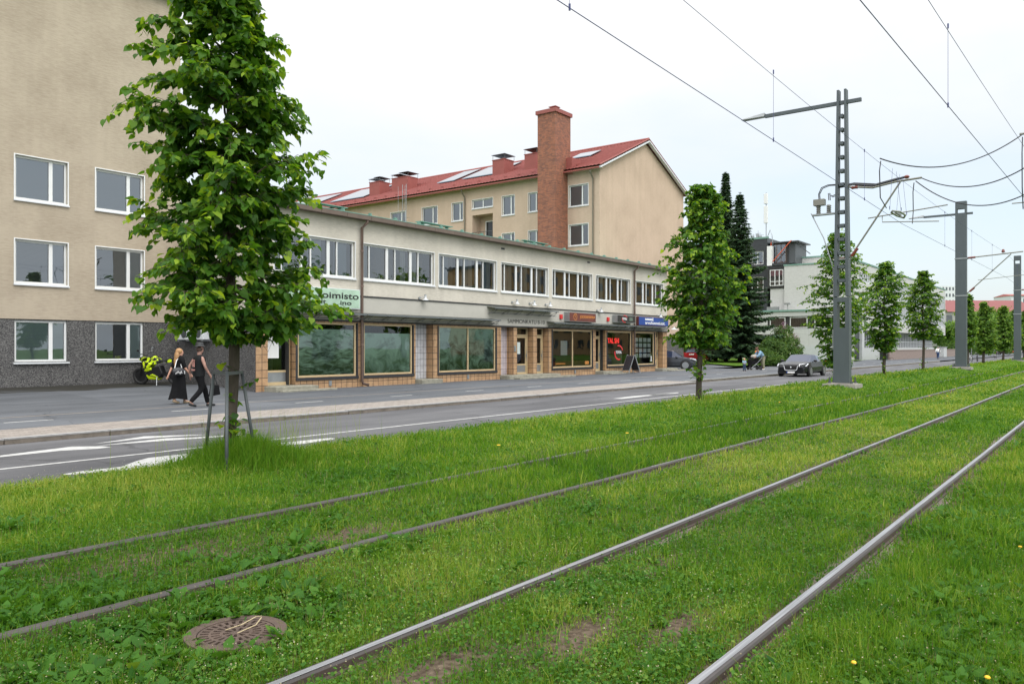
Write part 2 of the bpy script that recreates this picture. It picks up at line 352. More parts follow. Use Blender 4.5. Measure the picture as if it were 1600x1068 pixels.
M['red_granite'] = mat('red_granite', (0.26, 0.205, 0.18), 0.85, var=0.3, scale=4, bump=0.3, bscale=12)
M['rubber'] = mat('rubber', (0.018, 0.018, 0.018), 0.7)
M['alloy'] = mat('alloy', (0.30, 0.31, 0.32), 0.3, 0.7)
M['black_plastic'] = mat('black_plastic', (0.012, 0.012, 0.013), 0.4)
M['solar'] = mat('solar', (0.30, 0.34, 0.40), 0.04, 0.85)
M['bark'] = mat('bark', (0.055, 0.043, 0.033), 0.95, var=0.45, scale=10, bump=1.0, bscale=26, stretch=(1, 1, 0.25))
M['twig'] = mat('twig', (0.06, 0.045, 0.03), 0.9, var=0.2)
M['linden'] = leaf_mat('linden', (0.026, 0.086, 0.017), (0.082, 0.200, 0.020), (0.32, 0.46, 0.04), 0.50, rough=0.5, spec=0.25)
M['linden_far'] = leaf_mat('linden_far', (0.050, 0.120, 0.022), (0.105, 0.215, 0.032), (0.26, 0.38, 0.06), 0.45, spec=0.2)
M['spruce'] = leaf_mat('spruce', (0.020, 0.046, 0.024), (0.042, 0.088, 0.038), (0.085, 0.145, 0.05), 0.2, 0.7, 0.2)
M['shrub'] = leaf_mat('shrub', (0.035, 0.085, 0.018), (0.075, 0.15, 0.035), (0.17, 0.24, 0.07), 0.35, spec=.15)
M['lilac'] = leaf_mat('lilac', (0.22, 0.10, 0.24), (0.28, 0.14, 0.28), (0.45, 0.28, 0.42), 0.3)
M['blossom'] = leaf_mat('blossom', (0.55, 0.50, 0.45), (0.7, 0.68, 0.62), (0.8, 0.8, 0.75), 0.2)
M['grass'] = leaf_mat('grass', (0.028, 0.104, 0.010), (0.112, 0.240, 0.016), (0.34, 0.38, 0.09), 0.40, rough=0.65, spec=0.10)
M['weed'] = leaf_mat('weed', (0.019, 0.076, 0.011), (0.062, 0.168, 0.019), (0.21, 0.30, 0.05), 0.35, rough=0.55, spec=0.15)
M['seed'] = leaf_mat('seed', (0.10, 0.055, 0.03), (0.30, 0.27, 0.15), (0.50, 0.50, 0.36), 0.2)
M['yellow_flower'] = mat('yellow_flower', (0.75, 0.45, 0.02), 0.7)
M['skin'] = mat('skin', (0.50, 0.27, 0.19), 0.55)
M['black_cloth'] = mat('black_cloth', (0.009, 0.009, 0.010), 0.95, var=0.3, spec=0.15, scale=8)
M['black_leather'] = mat('black_leather', (0.016, 0.018, 0.019), 0.5, var=0.2)
M['blond'] = mat('blond', (0.36, 0.20, 0.085), 0.6, var=0.4, scale=8, stretch=(8, 8, 0.6))

# ------------------------------------------------------------------ ground, rails, road, pavement
rng = np.random.default_rng(7)
RAILS = (1.5, 3.0, 4.65, 6.15)
ROAD_Z, PAVE_Z = -0.31, -0.22
def sm(a, b, t): t = np.clip((t - a) / (b - a), 0, 1); return t * t * (3 - 2 * t)
def gz(x, y):
    x = np.asarray(x, float); y = np.asarray(y, float)
    berm = -0.09 + 0.14 * sm(10, 38, x)
    z = -0.055 + 0.02 * np.sin(x * 1.3 + y * 2.1) * np.sin(x * 0.7 - y * 1.7)
    z = z + sm(6.6, 8.0, y) * (berm + 0.055)
    z = z + sm(9.9, 10.9, y) * (-0.36 - berm) + 0.15 * sm(16, 30, x) * np.exp(-((y - 7.6) / 0.8) ** 2)
    z = z - 0.03 * np.exp(-(((x - 2.50) ** 2 + (y - 3.76) ** 2) / 0.08) ** 3)
    return z
SOIL = [(4.3, 5.0, 0.8, 0.26, .85), (3.0, 5.6, 0.7, 0.22, .9), (3.35, 5.3, 0.8, .18, .7), (3.5, 2.3, 0.55, 0.2, .75), (2.75, 2.6, .5, .2, .8), (4.0, 1.95, 0.5, 0.15, .7), (2.9, 0.55, .35, .15, .8), (5.2, 2.6, .4, .15, .6)]
def soil(x, y):
    s = np.zeros_like(x)
    for a, b_, sx, sy, k in SOIL: s = np.maximum(s, k * np.exp(-(((x - a) / sx) ** 2 + ((y - b_) / sy) ** 2)))
    n = 0.5 + 0.5 * np.sin(x * 3.1 + 1.7 * np.sin(y * 4.3)) * np.sin(y * 5.2 + 1.3 * np.sin(x * 2.7))
    s = np.clip(s * (0.6 + 0.9 * n), 0, 1)
    for r in RAILS: s = np.maximum(s, 0.9 * np.exp(-((y - r) / 0.13) ** 2) * (x < 60))
    return s
def axis_pts(parts):
    o = []
    for a, b_, st in parts: o += list(np.arange(a, b_, st))
    return np.array(o)
gx = axis_pts([(-200, -20, 30), (-20, -2, 2), (-2, 14, 0.14), (14, 40, 0.6), (40, 140, 4), (140, 900, 60)])
gy = axis_pts([(-400, -40, 40), (-40, -4, 3), (-4, 6.6, 0.12), (6.6, 11.2, 0.15), (11.2, 40, 3), (40, 700, 40)])
GX, GY = np.meshgrid(gx, gy, indexing='ij')
GZ = np.where(GY < 11.0, gz(GX, GY), -0.42)
GV = np.stack([GX, GY, GZ], -1).reshape(-1, 3)
nx_, ny_ = GX.shape; ii, jj = np.meshgrid(np.arange(nx_ - 1), np.arange(ny_ - 1), indexing='ij')
a0 = (ii * ny_ + jj).ravel(); GF = np.stack([a0, a0 + ny_, a0 + ny_ + 1, a0 + 1], -1)
def ground_mat():
    m, n, l, p = new_mat('ground_turf'); p.inputs['Roughness'].default_value = 1; p.inputs['Specular IOR Level'].default_value = 0.1
    a = n.new('ShaderNodeAttribute'); a.attribute_name = 'tint'
    t = n.new('ShaderNodeNewGeometry')
    x = n.new('ShaderNodeTexNoise'); x.inputs['Scale'].default_value = 1.1; x.inputs['Detail'].default_value = 8; x.inputs['Roughness'].default_value = 0.7; l.new(t.outputs['Position'], x.inputs['Vector'])
    f = n.new('ShaderNodeTexNoise'); f.inputs['Scale'].default_value = 30; f.inputs['Detail'].default_value = 6; l.new(t.outputs['Position'], f.inputs['Vector'])
    g = n.new('ShaderNodeValToRGB'); e = g.color_ramp.elements; e[0].position = 0.3; e[0].color = (0.040, 0.095, 0.009, 1); e[1].position = 0.7; e[1].color = (0.095, 0.170, 0.016, 1); l.new(x.outputs['Fac'], g.inputs[0])
    s = n.new('ShaderNodeValToRGB'); e = s.color_ramp.elements; e[0].position = 0.3; e[0].color = (0.045, 0.032, 0.022, 1); e[1].position = 0.75; e[1].color = (0.16, 0.125, 0.09, 1); l.new(f.outputs['Fac'], s.inputs[0])
    mx_ = n.new('ShaderNodeMix'); mx_.data_type = 'RGBA'; l.new(a.outputs['Fac'], mx_.inputs['Factor']); l.new(g.outputs[0], mx_.inputs['A']); l.new(s.outputs[0], mx_.inputs['B'])
    l.new(mx_.outputs['Result'], p.inputs['Base Color'])
    b = n.new('ShaderNodeBump'); b.inputs['Strength'].default_value = 0.8; b.inputs['Distance'].default_value = 0.03; l.new(f.outputs['Fac'], b.inputs['Height']); l.new(b.outputs[0], p.inputs['Normal'])
    return m
near = (GX > -3) & (GX < 16) & (GY < 7)
tint = np.where(near, np.clip(0.55 + soil(GX, GY), 0, 1), soil(GX, GY)).ravel()
g = big_mesh('ground', GV, GF, 4, ground_mat(), tint=tint); tag(g, kind='structure')

def asphalt(name, c0, c1, patch=0.5, damp=False):
    m, n, l, p = new_mat(name)
    t = n.new('ShaderNodeNewGeometry')
    mp = n.new('ShaderNodeMapping'); mp.inputs['Scale'].default_value = (0.25, 1.2, 1); l.new(t.outputs['Position'], mp.inputs[0])
    a = n.new('ShaderNodeTexNoise'); a.inputs['Scale'].default_value = 1.0; a.inputs['Detail'].default_value = 8; a.inputs['Roughness'].default_value = 0.6; l.new(mp.outputs[0], a.inputs['Vector'])
    f = n.new('ShaderNodeTexNoise'); f.inputs['Scale'].default_value = 55; f.inputs['Detail'].default_value = 3; l.new(t.outputs['Position'], f.inputs['Vector'])
    ad = n.new('ShaderNodeMath'); ad.operation = 'MULTIPLY_ADD'; ad.inputs[1].default_value = 0.55; l.new(f.outputs['Fac'], ad.inputs[0]); l.new(a.outputs['Fac'], ad.inputs[2])
    r = n.new('ShaderNodeValToRGB'); e = r.color_ramp.elements; e[0].position = 0.55; e[0].color = (*c0, 1); e[1].position = 1.0; e[1].color = (*c1, 1); l.new(ad.outputs[0], r.inputs[0])
    last = r.outputs[0]
    # cracks and darker mended patches
    vo = n.new('ShaderNodeTexVoronoi'); vo.feature = 'DISTANCE_TO_EDGE'; vo.inputs['Scale'].default_value = 0.22
    wn = n.new('ShaderNodeTexNoise'); wn.inputs['Scale'].default_value = 1.1; wn.inputs['Detail'].default_value = 5; l.new(t.outputs['Position'], wn.inputs['Vector'])
    wa = n.new('ShaderNodeVectorMath'); wa.operation = 'MULTIPLY_ADD'; wa.inputs[1].default_value = (1.6, 1.6, 0); l.new(wn.outputs['Color'], wa.inputs[0]); l.new(t.outputs['Position'], wa.inputs[2]); l.new(wa.outputs[0], vo.inputs['Vector'])
    ck = n.new('ShaderNodeMapRange'); ck.inputs['From Min'].default_value = 0.0; ck.inputs['From Max'].default_value = 0.006; ck.inputs['To Min'].default_value = 0.55; ck.inputs['To Max'].default_value = 1.0; l.new(vo.outputs['Distance'], ck.inputs[0])
    v2 = n.new('ShaderNodeTexVoronoi'); v2.inputs['Scale'].default_value = 0.16; v2.distance = 'CHEBYCHEV'; l.new(t.outputs['Position'], v2.inputs['Vector'])
    sp_ = n.new('ShaderNodeSeparateXYZ'); l.new(v2.outputs['Color'], sp_.inputs[0]); pr_ = n.new('ShaderNodeMapRange'); pr_.inputs['To Min'].default_value = 0.86; pr_.inputs['To Max'].default_value = 1.08; l.new(sp_.outputs[0], pr_.inputs[0])
    mm_ = n.new('ShaderNodeMath'); mm_.operation = 'MULTIPLY'; l.new(ck.outputs[0], mm_.inputs[0]); l.new(pr_.outputs[0], mm_.inputs[1])
    cs_ = n.new('ShaderNodeVectorMath'); cs_.operation = 'SCALE'; l.new(last, cs_.inputs[0]); l.new(mm_.outputs[0], cs_.inputs['Scale']); last = cs_.outputs[0]
    if damp:   # dark damp moss stain along the foot of the walls
        s = n.new('ShaderNodeSeparateXYZ'); l.new(t.outputs['Position'], s.inputs[0])
        q = n.new('ShaderNodeMapRange'); q.inputs['From Min'].default_value = 28.2; q.inputs['From Max'].default_value = 31.0; l.new(s.outputs[1], q.inputs[0])
        d = n.new('ShaderNodeMath'); d.operation = 'MULTIPLY_ADD'; d.inputs[1].default_value = 1.5; l.new(a.outputs['Fac'], d.inputs[0]); l.new(q.outputs[0], d.inputs[2])
        k = n.new('ShaderNodeMapRange'); k.inputs['From Min'].default_value = 1.22; k.inputs['From Max'].default_value = 1.42; l.new(d.outputs[0], k.inputs[0])
        mx_ = n.new('ShaderNodeMix'); mx_.data_type = 'RGBA'; l.new(k.outputs[0], mx_.inputs['Factor']); l.new(last, mx_.inputs['A']); mx_.inputs['B'].default_value = (0.028, 0.027, 0.022, 1); last = mx_.outputs['Result']
    l.new(last, p.inputs['Base Color']); p.inputs['Roughness'].default_value = 0.82; p.inputs['Specular IOR Level'].default_value = 0.3
    b = n.new('ShaderNodeBump'); b.inputs['Strength'].default_value = 0.35; b.inputs['Distance'].default_value = 0.01; l.new(f.outputs['Fac'], b.inputs['Height']); l.new(b.outputs[0], p.inputs['Normal'])
    return m
M['road'] = asphalt('road_asphalt', (0.072, 0.072, 0.078), (0.145, 0.145, 0.152))
M['walk'] = asphalt('walk_asphalt', (0.072, 0.078, 0.088), (0.135, 0.145, 0.160), damp=True)
M['paver'] = bricks('paver', (0.30, 0.265, 0.235), (0.255, 0.225, 0.20), (0.14, 0.12, 0.10), 0.28, 0.14, 0.008, flat=True)
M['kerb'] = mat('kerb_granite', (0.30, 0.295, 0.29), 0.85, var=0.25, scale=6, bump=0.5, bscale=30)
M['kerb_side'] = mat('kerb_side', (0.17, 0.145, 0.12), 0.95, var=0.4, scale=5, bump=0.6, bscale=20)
M['road_paint'] = mat('road_paint', (0.44, 0.44, 0.43), 0.8, var=0.30, scale=9)
M['tan_line'] = mat('tan_line', (0.25, 0.22, 0.19), 0.8, var=0.3, scale=3)
def sheet(name, rects, mat_, step=None):
    b = B()
    for x0, x1, y0, y1, z0, z1 in rects:
        b.quad((x0, y0, z0), (x1, y0, z0), (x1, y1, z1), (x0, y1, z1))
    return tag(b.build(name, mat_), kind='structure')
sheet('road', [(-60, 420, 10.75, 16.9, ROAD_Z, ROAD_Z)], M['road'])
KX = 36.6
sheet('pavement', [(-60, KX, 18.35, 26.0, PAVE_Z, PAVE_Z), (KX, 420, 17.3, 24.0, PAVE_Z, PAVE_Z), (KX, 60, 24.0, 26.0, PAVE_Z, PAVE_Z),
                   (-60, 18.14, 26.0, 31.4, PAVE_Z, 0.045), (52.6, 100, 26.0, 48, PAVE_Z, -0.1), (100, 420, 24.0, 26.0, PAVE_Z, PAVE_Z)], M['walk'])
sheet('paved_verge', [(-60, KX, 16.55, 18.35, PAVE_Z + .004, PAVE_Z + .004)], M['paver'])
lawn = B()
for a in [[(73, 32), (64.5, 25.5), (104, 24.6), (104, 50), (84, 50)]]:
    lawn.add([(x, y, -0.10 - 0.0 * y) for x, y in a], [tuple(range(len(a)))])
tag(lawn.build('lawn', ground_mat()), kind='structure')
# kerb stones: one thing per run, stones cut by dark joints
def kerb(x0, x1, y, label, h0=ROAD_Z, h1=PAVE_Z):
    t = thing('kerb', label, 'kerb', (x0, y, h0))
    b = B(); s_ = B(); x = x0; r_ = random.Random(3)
    while x < x1:
        L_ = min(r_.uniform(1.3, 2.4) * (1 if x < 80 else 6), x1 - x); dz = r_.uniform(-0.008, 0.008)
        b.box(x + 0.008, x + L_ - 0.008, y - 0.06, y + 0.12, h1 - 0.01 + dz, h1 + 0.018 + dz)
        s_.box(x + 0.01, x + L_ - 0.01, y - 0.052, y + 0.10, h0 - 0.05, h1 - 0.0102 + dz); x += L_
    b.build('kerb_top', M['kerb'], t); s_.build('kerb_face', M['kerb_side'], t)
kerb(-40, KX, 16.42, 'long granite kerb between the road and the brick paved strip')
kerb(KX + .1, 108, 17.18, 'far granite kerb between the road and the grey pavement behind the parked car')
# markings
mk = B(); z_ = ROAD_Z + 0.004
def gp(pts, z=ROAD_Z): return [(*at_ground(u, v, z), z + 0.004) for u, v in pts]
x = -30.0
b = B(); b.quad((-30, 13.42, z_), (42, 12.72, z_), (42, 12.82, z_), (-30, 13.53, z_)); tag(b.build('lane_line', M['road_paint']), kind='structure')
def mark(name, polys, z=ROAD_Z):
    b = B()
    for p_ in polys: b.add(gp(p_, z), [tuple(range(len(p_)))])
    return tag(b.build(name, M['road_paint']), kind='structure')
mark('lane_arrow_marking', [[(0, 714), (95, 704), (150, 701), (175, 698.5), (160, 697), (112, 697.5), (0, 711.5)],
    [(145, 693.5), (215, 686), (270, 682), (335, 678.5), (272, 680), (225, 681.5)],
    [(150, 696.3), (225, 690.8), (300, 685.5), (380, 679.5), (380, 678.3), (300, 683.5), (260, 684.5)]])
mark('merge_marking', [[(96, 741), (110, 741.3), (205, 733.2), (285, 727), (345, 717), (360, 706), (300, 708), (232, 715), (212, 720.5), (190, 728.8), (120, 737)],
    [(395, 700.5), (470, 693.5), (519, 686.5), (524, 684.8), (516, 684), (470, 688.5), (395, 697)]])
mark('far_arrow_marking', [[(957, 622.6), (972, 622.8), (1060, 613.8), (1060, 612.8), (985, 619)], [(1103, 619.5), (1125, 619.5), (1157, 613.8), (1150, 612.8), (1112, 617)],
    [(1192, 605.8), (1205, 605.4), (1213, 603.6), (1200, 604)], [(1224, 603), (1236, 602.6), (1243, 601.4), (1231, 601.7)], [(1260, 600.3), (1270, 600), (1277, 599), (1267, 599.2)], [(1000, 620), (1013, 618), (1056, 614.7), (1056, 614), (1020, 616.4)]])
dz = PAVE_Z + 0.004
b = B(); b.quad((-30, 21.35, dz), (70, 21.35, dz), (70, 21.47, dz), (-30, 21.47, dz)); tag(b.build('tan_path_line', M['tan_line']), kind='structure')
b = B(); x = 3.35 - 24
while x < 110:
    b.quad((x, 19.95, dz), (x + 1.05, 19.95, dz), (x + 1.05, 20.06, dz), (x, 20.06, dz)); x += 4.0
tag(b.build('cycle_path_dashes', M['road_paint']), kind='structure')
# iron cover with rust stain by the tall block
xx, yy = at_ground(124, 619.5, -0.2); c = B().lathe([(0.33, 0), (0.33, 0.012), (0.30, 0.012)], (xx, yy, PAVE_Z + .004), 24)
tag(c.build('manhole_cover', mat('rusty_iron', (0.13, 0.055, 0.03), 0.8, var=0.3)), 'rusty round iron cover set in the asphalt before the tall block', 'manhole cover')

# rails
def rail_mat():
    m, n, l, p = new_mat('rail_steel'); t = n.new('ShaderNodeNewGeometry')
    mp = n.new('ShaderNodeMapping'); mp.inputs['Scale'].default_value = (0.6, 60, 1); l.new(t.outputs['Position'], mp.inputs[0])
    a = n.new('ShaderNodeTexNoise'); a.inputs['Scale'].default_value = 2; a.inputs['Detail'].default_value = 4; l.new(mp.outputs[0], a.inputs['Vector'])
    r = n.new('ShaderNodeValToRGB'); e = r.color_ramp.elements; e[0].position = .3; e[0].color = (0.22, 0.22, 0.23, 1); e[1].position = .7; e[1].color = (0.46, 0.47, 0.49, 1); l.new(a.outputs['Fac'], r.inputs[0])
    l.new(r.outputs[0], p.inputs['Base Color']); p.inputs['Metallic'].default_value = 0.75; p.inputs['Roughness'].default_value = 0.38; return m
M['rail_top'] = rail_mat()
M['rail_dull'] = mat('rail_dull', (0.062, 0.054, 0.052), 0.55, 0.25, var=.3, scale=2)
M['rail_side'] = mat('rail_side', (0.060, 0.042, 0.034), 0.75, 0.2, var=0.25, scale=3)
M['rail_bed'] = mat('rail_bed', (0.13, 0.105, 0.085), 0.95, var=0.35, scale=8, bump=0.3)
def extrude_x(b, prof, y, x0, x1, n=1):
    for i in range(len(prof) - 1):
        (a0_, h0), (a1_, h1) = prof[i], prof[i + 1]
        b.quad((x0, y + a0_, h0), (x1, y + a0_, h0), (x1, y + a1_, h1), (x0, y + a1_, h1))
for y, lab in zip(RAILS, ('nearest shiny tram rail, running from the bottom right up to the right edge', 'second tram rail from the camera, bare and shiny near the front',
                          'third tram rail from the camera, partly hidden in the grass', 'farthest tram rail, mostly overgrown, beside the tree strip')):
    t = thing('tram_rail', lab, 'rail', (0, y, 0), group='tram rails in the grass')
    b = B(); extrude_x(b, [(-0.036, -0.014), (-0.028, -0.003), (-0.018, 0), (0.018, 0), (0.028, -0.003), (0.036, -0.014)], y, -12, 260); b.build('rail_head', M['rail_dull'], t, smooth=False); o_ = .006 if y < 2 or 4 < y < 5 else -.006; b = B(); q_ = .020 if y < 4 else .010; b.quad((-12, y + o_ - q_, .0015), (260, y + o_ - q_, .0015), (260, y + o_ + q_, .0015), (-12, y + o_ + q_, .0015)); b.v = [(9.0 if (p[0] < 0 and y > 4) else p[0], p[1], p[2]) for p in b.v]; b.build('running_band', M['rail_top'], t)
    b = B(); extrude_x(b, [(-0.065, -0.10), (-0.058, -0.052), (-0.040, -0.046), (-0.036, -0.014)], y, -12, 260); extrude_x(b, [(0.036, -0.014), (0.040, -0.046), (0.058, -0.052), (0.065, -0.10)], y, -12, 260); b.build('rail_web', M['rail_side'], t)
    b = B(); extrude_x(b, [(-0.15, -0.066), (-0.060, -0.0615)], y, -12, 60); extrude_x(b, [(0.060, -0.0615), (0.15, -0.066)], y, -12, 60); b.build('rail_bedding', M['rail_bed'], t)

# round drain grate between the tracks
GCX, GCY, GCZ = 2.50, 3.76, -0.028
t = thing('drain_grate', 'round brown cast iron drain grate with radial slots in the weeds', 'drain grate', (GCX, GCY, GCZ))
iron = mat('cast_iron', (0.085, 0.058, 0.044), 0.9, 0.05, var=0.35, scale=9, bump=0.4, bscale=60)
b = B()
def ring_cells(b, r0, r1, n, solid, z0, z1):
    for k in range(n):
        ta, tb = 2 * math.pi * k / n, 2 * math.pi * (k + 1) / n
        if not solid(k): continue
        P = lambda r, a, z: (GCX + r * math.cos(a), GCY + r * math.sin(a), GCZ + z)
        sub = 3 if n < 60 else 1
        for q in range(sub):
            a_, c_ = ta + (tb - ta) * q / sub, ta + (tb - ta) * (q + 1) / sub
            b.quad(P(r0, a_, z1), P(r1, a_, z1), P(r1, c_, z1), P(r0, c_, z1))
            b.quad(P(r0, a_, z0), P(r0, c_, z0), P(r0, c_, z1), P(r0, a_, z1)); b.quad(P(r1, a_, z0), P(r1, c_, z0), P(r1, c_, z1), P(r1, a_, z1))
        b.quad(P(r0, ta, z0), P(r1, ta, z0), P(r1, ta, z1), P(r0, ta, z1)); b.quad(P(r0, tb, z0), P(r1, tb, z0), P(r1, tb, z1), P(r0, tb, z1))
full = lambda k: True; alt = lambda k: k % 2 == 0
for r0, r1, n, f_ in [(0, .028, 24, full), (.028, .068, 18, alt), (.068, .084, 48, full), (.084, .128, 40, alt), (.128, .142, 48, full), (.142, .185, 56, alt), (.185, .197, 72, full)]:
    ring_cells(b, r0, r1, n, f_, -0.012, 0.0)
b.build('grate', iron, t)
b = B(); ring_cells(b, .201, .262, 72, full, -0.05, 0.003); b.build('frame', iron, t)
bb = B().lathe([(0.20, -0.018), (0.20, -0.014)], (GCX, GCY, GCZ), 32); bb.build('pit', M['black_plastic'], t)

# ------------------------------------------------------------------ buildings
class Fr:
    """a wall plane: axis 'y' faces -Y (s = x), axis 'x' faces -X (s = y); d goes into the wall"""
    def __init__(s, axis, c): s.axis = axis; s.c = c
    def P(s, a, t, d=0.0): return (a, s.c + d, t) if s.axis == 'y' else (s.c + d, a, t)
    def box(s, b, a0, a1, t0, t1, d0, d1):
        return b.box(a0, a1, s.c + d0, s.c + d1, t0, t1) if s.axis == 'y' else b.box(s.c + d0, s.c + d1, a0, a1, t0, t1)
def wall(b, fr, s0, s1, t0, t1, holes=(), reveal=0.14):
    ss = sorted({s0, s1, *[v for h in holes for v in h[:2] if s0 < v < s1]}); ts = sorted({t0, t1, *[v for h in holes for v in h[2:4] if t0 < v < t1]})
    for i in range(len(ss) - 1):
        for j in range(len(ts) - 1):
            cs, ct = (ss[i] + ss[i + 1]) / 2, (ts[j] + ts[j + 1]) / 2
            if any(h[0] < cs < h[1] and h[2] < ct < h[3] for h in holes): continue
            b.quad(fr.P(ss[i], ts[j]), fr.P(ss[i + 1], ts[j]), fr.P(ss[i + 1], ts[j + 1]), fr.P(ss[i], ts[j + 1]))
    for h in holes:
        a0, a1, h0, h1 = h[:4]; r = h[4] if len(h) > 4 else reveal
        for (p, q) in (((a0, h0), (a1, h0)), ((a1, h0), (a1, h1)), ((a1, h1), (a0, h1)), ((a0, h1), (a0, h0))):
            b.quad(fr.P(*p), fr.P(*q), fr.P(*q, r), fr.P(*p, r))
    return b
def rect_frame(b, fr, a0, a1, t0, t1, w_, d0, d1, mull=(), trans=()):
    fr.box(b, a0, a0 + w_, t0, t1, d0, d1); fr.box(b, a1 - w_, a1, t0, t1, d0, d1)
    fr.box(b, a0 + w_, a1 - w_, t0, t0 + w_, d0, d1); fr.box(b, a0 + w_, a1 - w_, t1 - w_, t1, d0, d1)
    for m_, mw in mull: fr.box(b, m_ - mw / 2, m_ + mw / 2, t0 + w_, t1 - w_, d0 - 0.004, d1)
    for m_, mw in trans: fr.box(b, a0 + w_, a1 - w_, m_ - mw / 2, m_ + mw / 2, d0 + 0.002, d1)
def window(parent, fr, a0, a1, t0, t1, mull=(), trans=(), depth=0.13, fw=0.06, fmat='white_paint', gmat='glass', back=None, backs=None, room='interior', sill=True, lip=True, name='window', sillmat='white_metal', roomd=0.7):
    b = B(); rect_frame(b, fr, a0 + .004, a1 - .004, t0 + .004, t1 - .004, fw, depth - 0.02, depth + 0.06, mull, trans)
    if lip:   # thin surround standing proud of the plaster
        rect_frame(b, fr, a0 - .035, a1 + .035, t0 - .02, t1 + .035, 0.037, -0.025, 0.02)
    wdw = b.build(name, M[fmat], parent)
    g_ = B(); cs_ = [fr.P(a0 + fw * .8, t0 + fw * .8, depth + .02), fr.P(a1 - fw * .8, t0 + fw * .8, depth + .02), fr.P(a1 - fw * .8, t1 - fw * .8, depth + .02), fr.P(a0 + fw * .8, t1 - fw * .8, depth + .02)]; g_.quad(*(cs_ if fr.axis == 'y' else cs_[::-1])); g_.build('pane', M[gmat], wdw)
    r = B(); D = depth + roomd; e = 0.01
    r.quad(fr.P(a0 - .3, t0 - .3, D), fr.P(a1 + .3, t0 - .3, D), fr.P(a1 + .3, t1 + .3, D), fr.P(a0 - .3, t1 + .3, D))
    for (p, q) in (((a0 - .3, t0 - .3), (a1 + .3, t0 - .3)), ((a1 + .3, t0 - .3), (a1 + .3, t1 + .3)), ((a1 + .3, t1 + .3), (a0 - .3, t1 + .3)), ((a0 - .3, t1 + .3), (a0 - .3, t0 - .3))):
        r.quad(fr.P(*p, depth + .10), fr.P(*q, depth + .10), fr.P(*q, D), fr.P(*p, D))
    r.build('room', M[room], wdw)
    for (s0, s1, h0, h1, mm, dd, nm) in (backs or ()):
        q = B(); q.quad(fr.P(s0, h0, depth + dd), fr.P(s1, h0, depth + dd), fr.P(s1, h1, depth + dd), fr.P(s0, h1, depth + dd)); q.build(nm, mm, wdw)
    if sill:
        s_ = B(); fr.box(s_, a0 - .05, a1 + .05, t0 - .075, t0 - .022, -.07, depth); s_.build('sill', M[sillmat], wdw)
    return wdw
def blind_mat(name, col, pitch=0.03, contrast=0.35):
    m, n, l, p = new_mat(name); c = wall_uv(n, l); s = n.new('ShaderNodeSeparateXYZ'); l.new(c.outputs[0], s.inputs[0])
    mu = n.new('ShaderNodeMath'); mu.operation = 'MULTIPLY'; mu.inputs[1].default_value = 2 * math.pi / pitch; l.new(s.outputs[1], mu.inputs[0])
    si = n.new('ShaderNodeMath'); si.operation = 'SINE'; l.new(mu.outputs[0], si.inputs[0])
    r = n.new('ShaderNodeMapRange'); r.inputs['From Min'].default_value = -1; r.inputs['To Min'].default_value = 1 - contrast; r.inputs['To Max'].default_value = 1; l.new(si.outputs[0], r.inputs[0])
    k = n.new('ShaderNodeVectorMath'); k.operation = 'SCALE'; k.inputs[0].default_value = col; l.new(r.outputs[0], k.inputs['Scale']); l.new(k.outputs[0], p.inputs['Base Color']); return m
M['blind_blue_sheen'] = blind_mat('blind_blue_sheen', (0.31, 0.385, 0.48), .04, .15)  # blind tone lifted to put pale sky reflection into the panes
M['blind_dark'] = blind_mat('blind_dark', (0.13, 0.15, 0.16), .045, .65)
M['blind_teal'] = blind_mat('blind_teal', (0.55, 0.74, 0.73), .05, .12)
M['blind_pale'] = blind_mat('blind_pale', (0.42, 0.46, 0.50), .04, .2)
def text_mesh(s_, w_=None, h_=None, depth=0.01, weight=0.0):
    c = bpy.data.curves.new('lettering', 'FONT'); c.body = s_; c.extrude = depth / 2; c.offset = weight
    o = bpy.data.objects.new('tmp', c); me = bpy.data.meshes.new_from_object(o)
    v = np.array([x.co[:] for x in me.vertices]); f = [tuple(p.vertices) for p in me.polygons]
    bpy.data.objects.remove(o); lo, hi = v.min(0), v.max(0); v = v - [lo[0], lo[1], 0]
    if w_: v[:, 0] *= w_ / (hi[0] - lo[0])
    if h_: v[:, 1] *= h_ / (hi[1] - lo[1])
    return v, f
def letters(parent, fr, s_, a0, t0, w_, h_, d, mat_, name='lettering', weight=0.0, depth=0.012):
    v, f = text_mesh(s_, w_, h_, depth, weight); b = B(); b.add([fr.P(a0 + p[0], t0 + p[1], d - p[2]) for p in v], f); return b.build(name, M[mat_] if isinstance(mat_, str) else mat_, parent)
def ring(b, fr, ca, ct, r0, r1, d0, d1, a_from=0, a_to=360, n=28, sx=1.0):
    for k in range(n):
        t0 = math.radians(a_from + (a_to - a_from) * k / n); t1 = math.radians(a_from + (a_to - a_from) * (k + 1) / n)
        pt = lambda r, t: (ca + sx * r * math.cos(t), ct + r * math.sin(t))
        b.quad(fr.P(*pt(r0, t0), d0), fr.P(*pt(r1, t0), d0), fr.P(*pt(r1, t1), d0), fr.P(*pt(r0, t1), d0))
        b.quad(fr.P(*pt(r1, t0), d0), fr.P(*pt(r1, t0), d1), fr.P(*pt(r1, t1), d1), fr.P(*pt(r1, t1), d0))

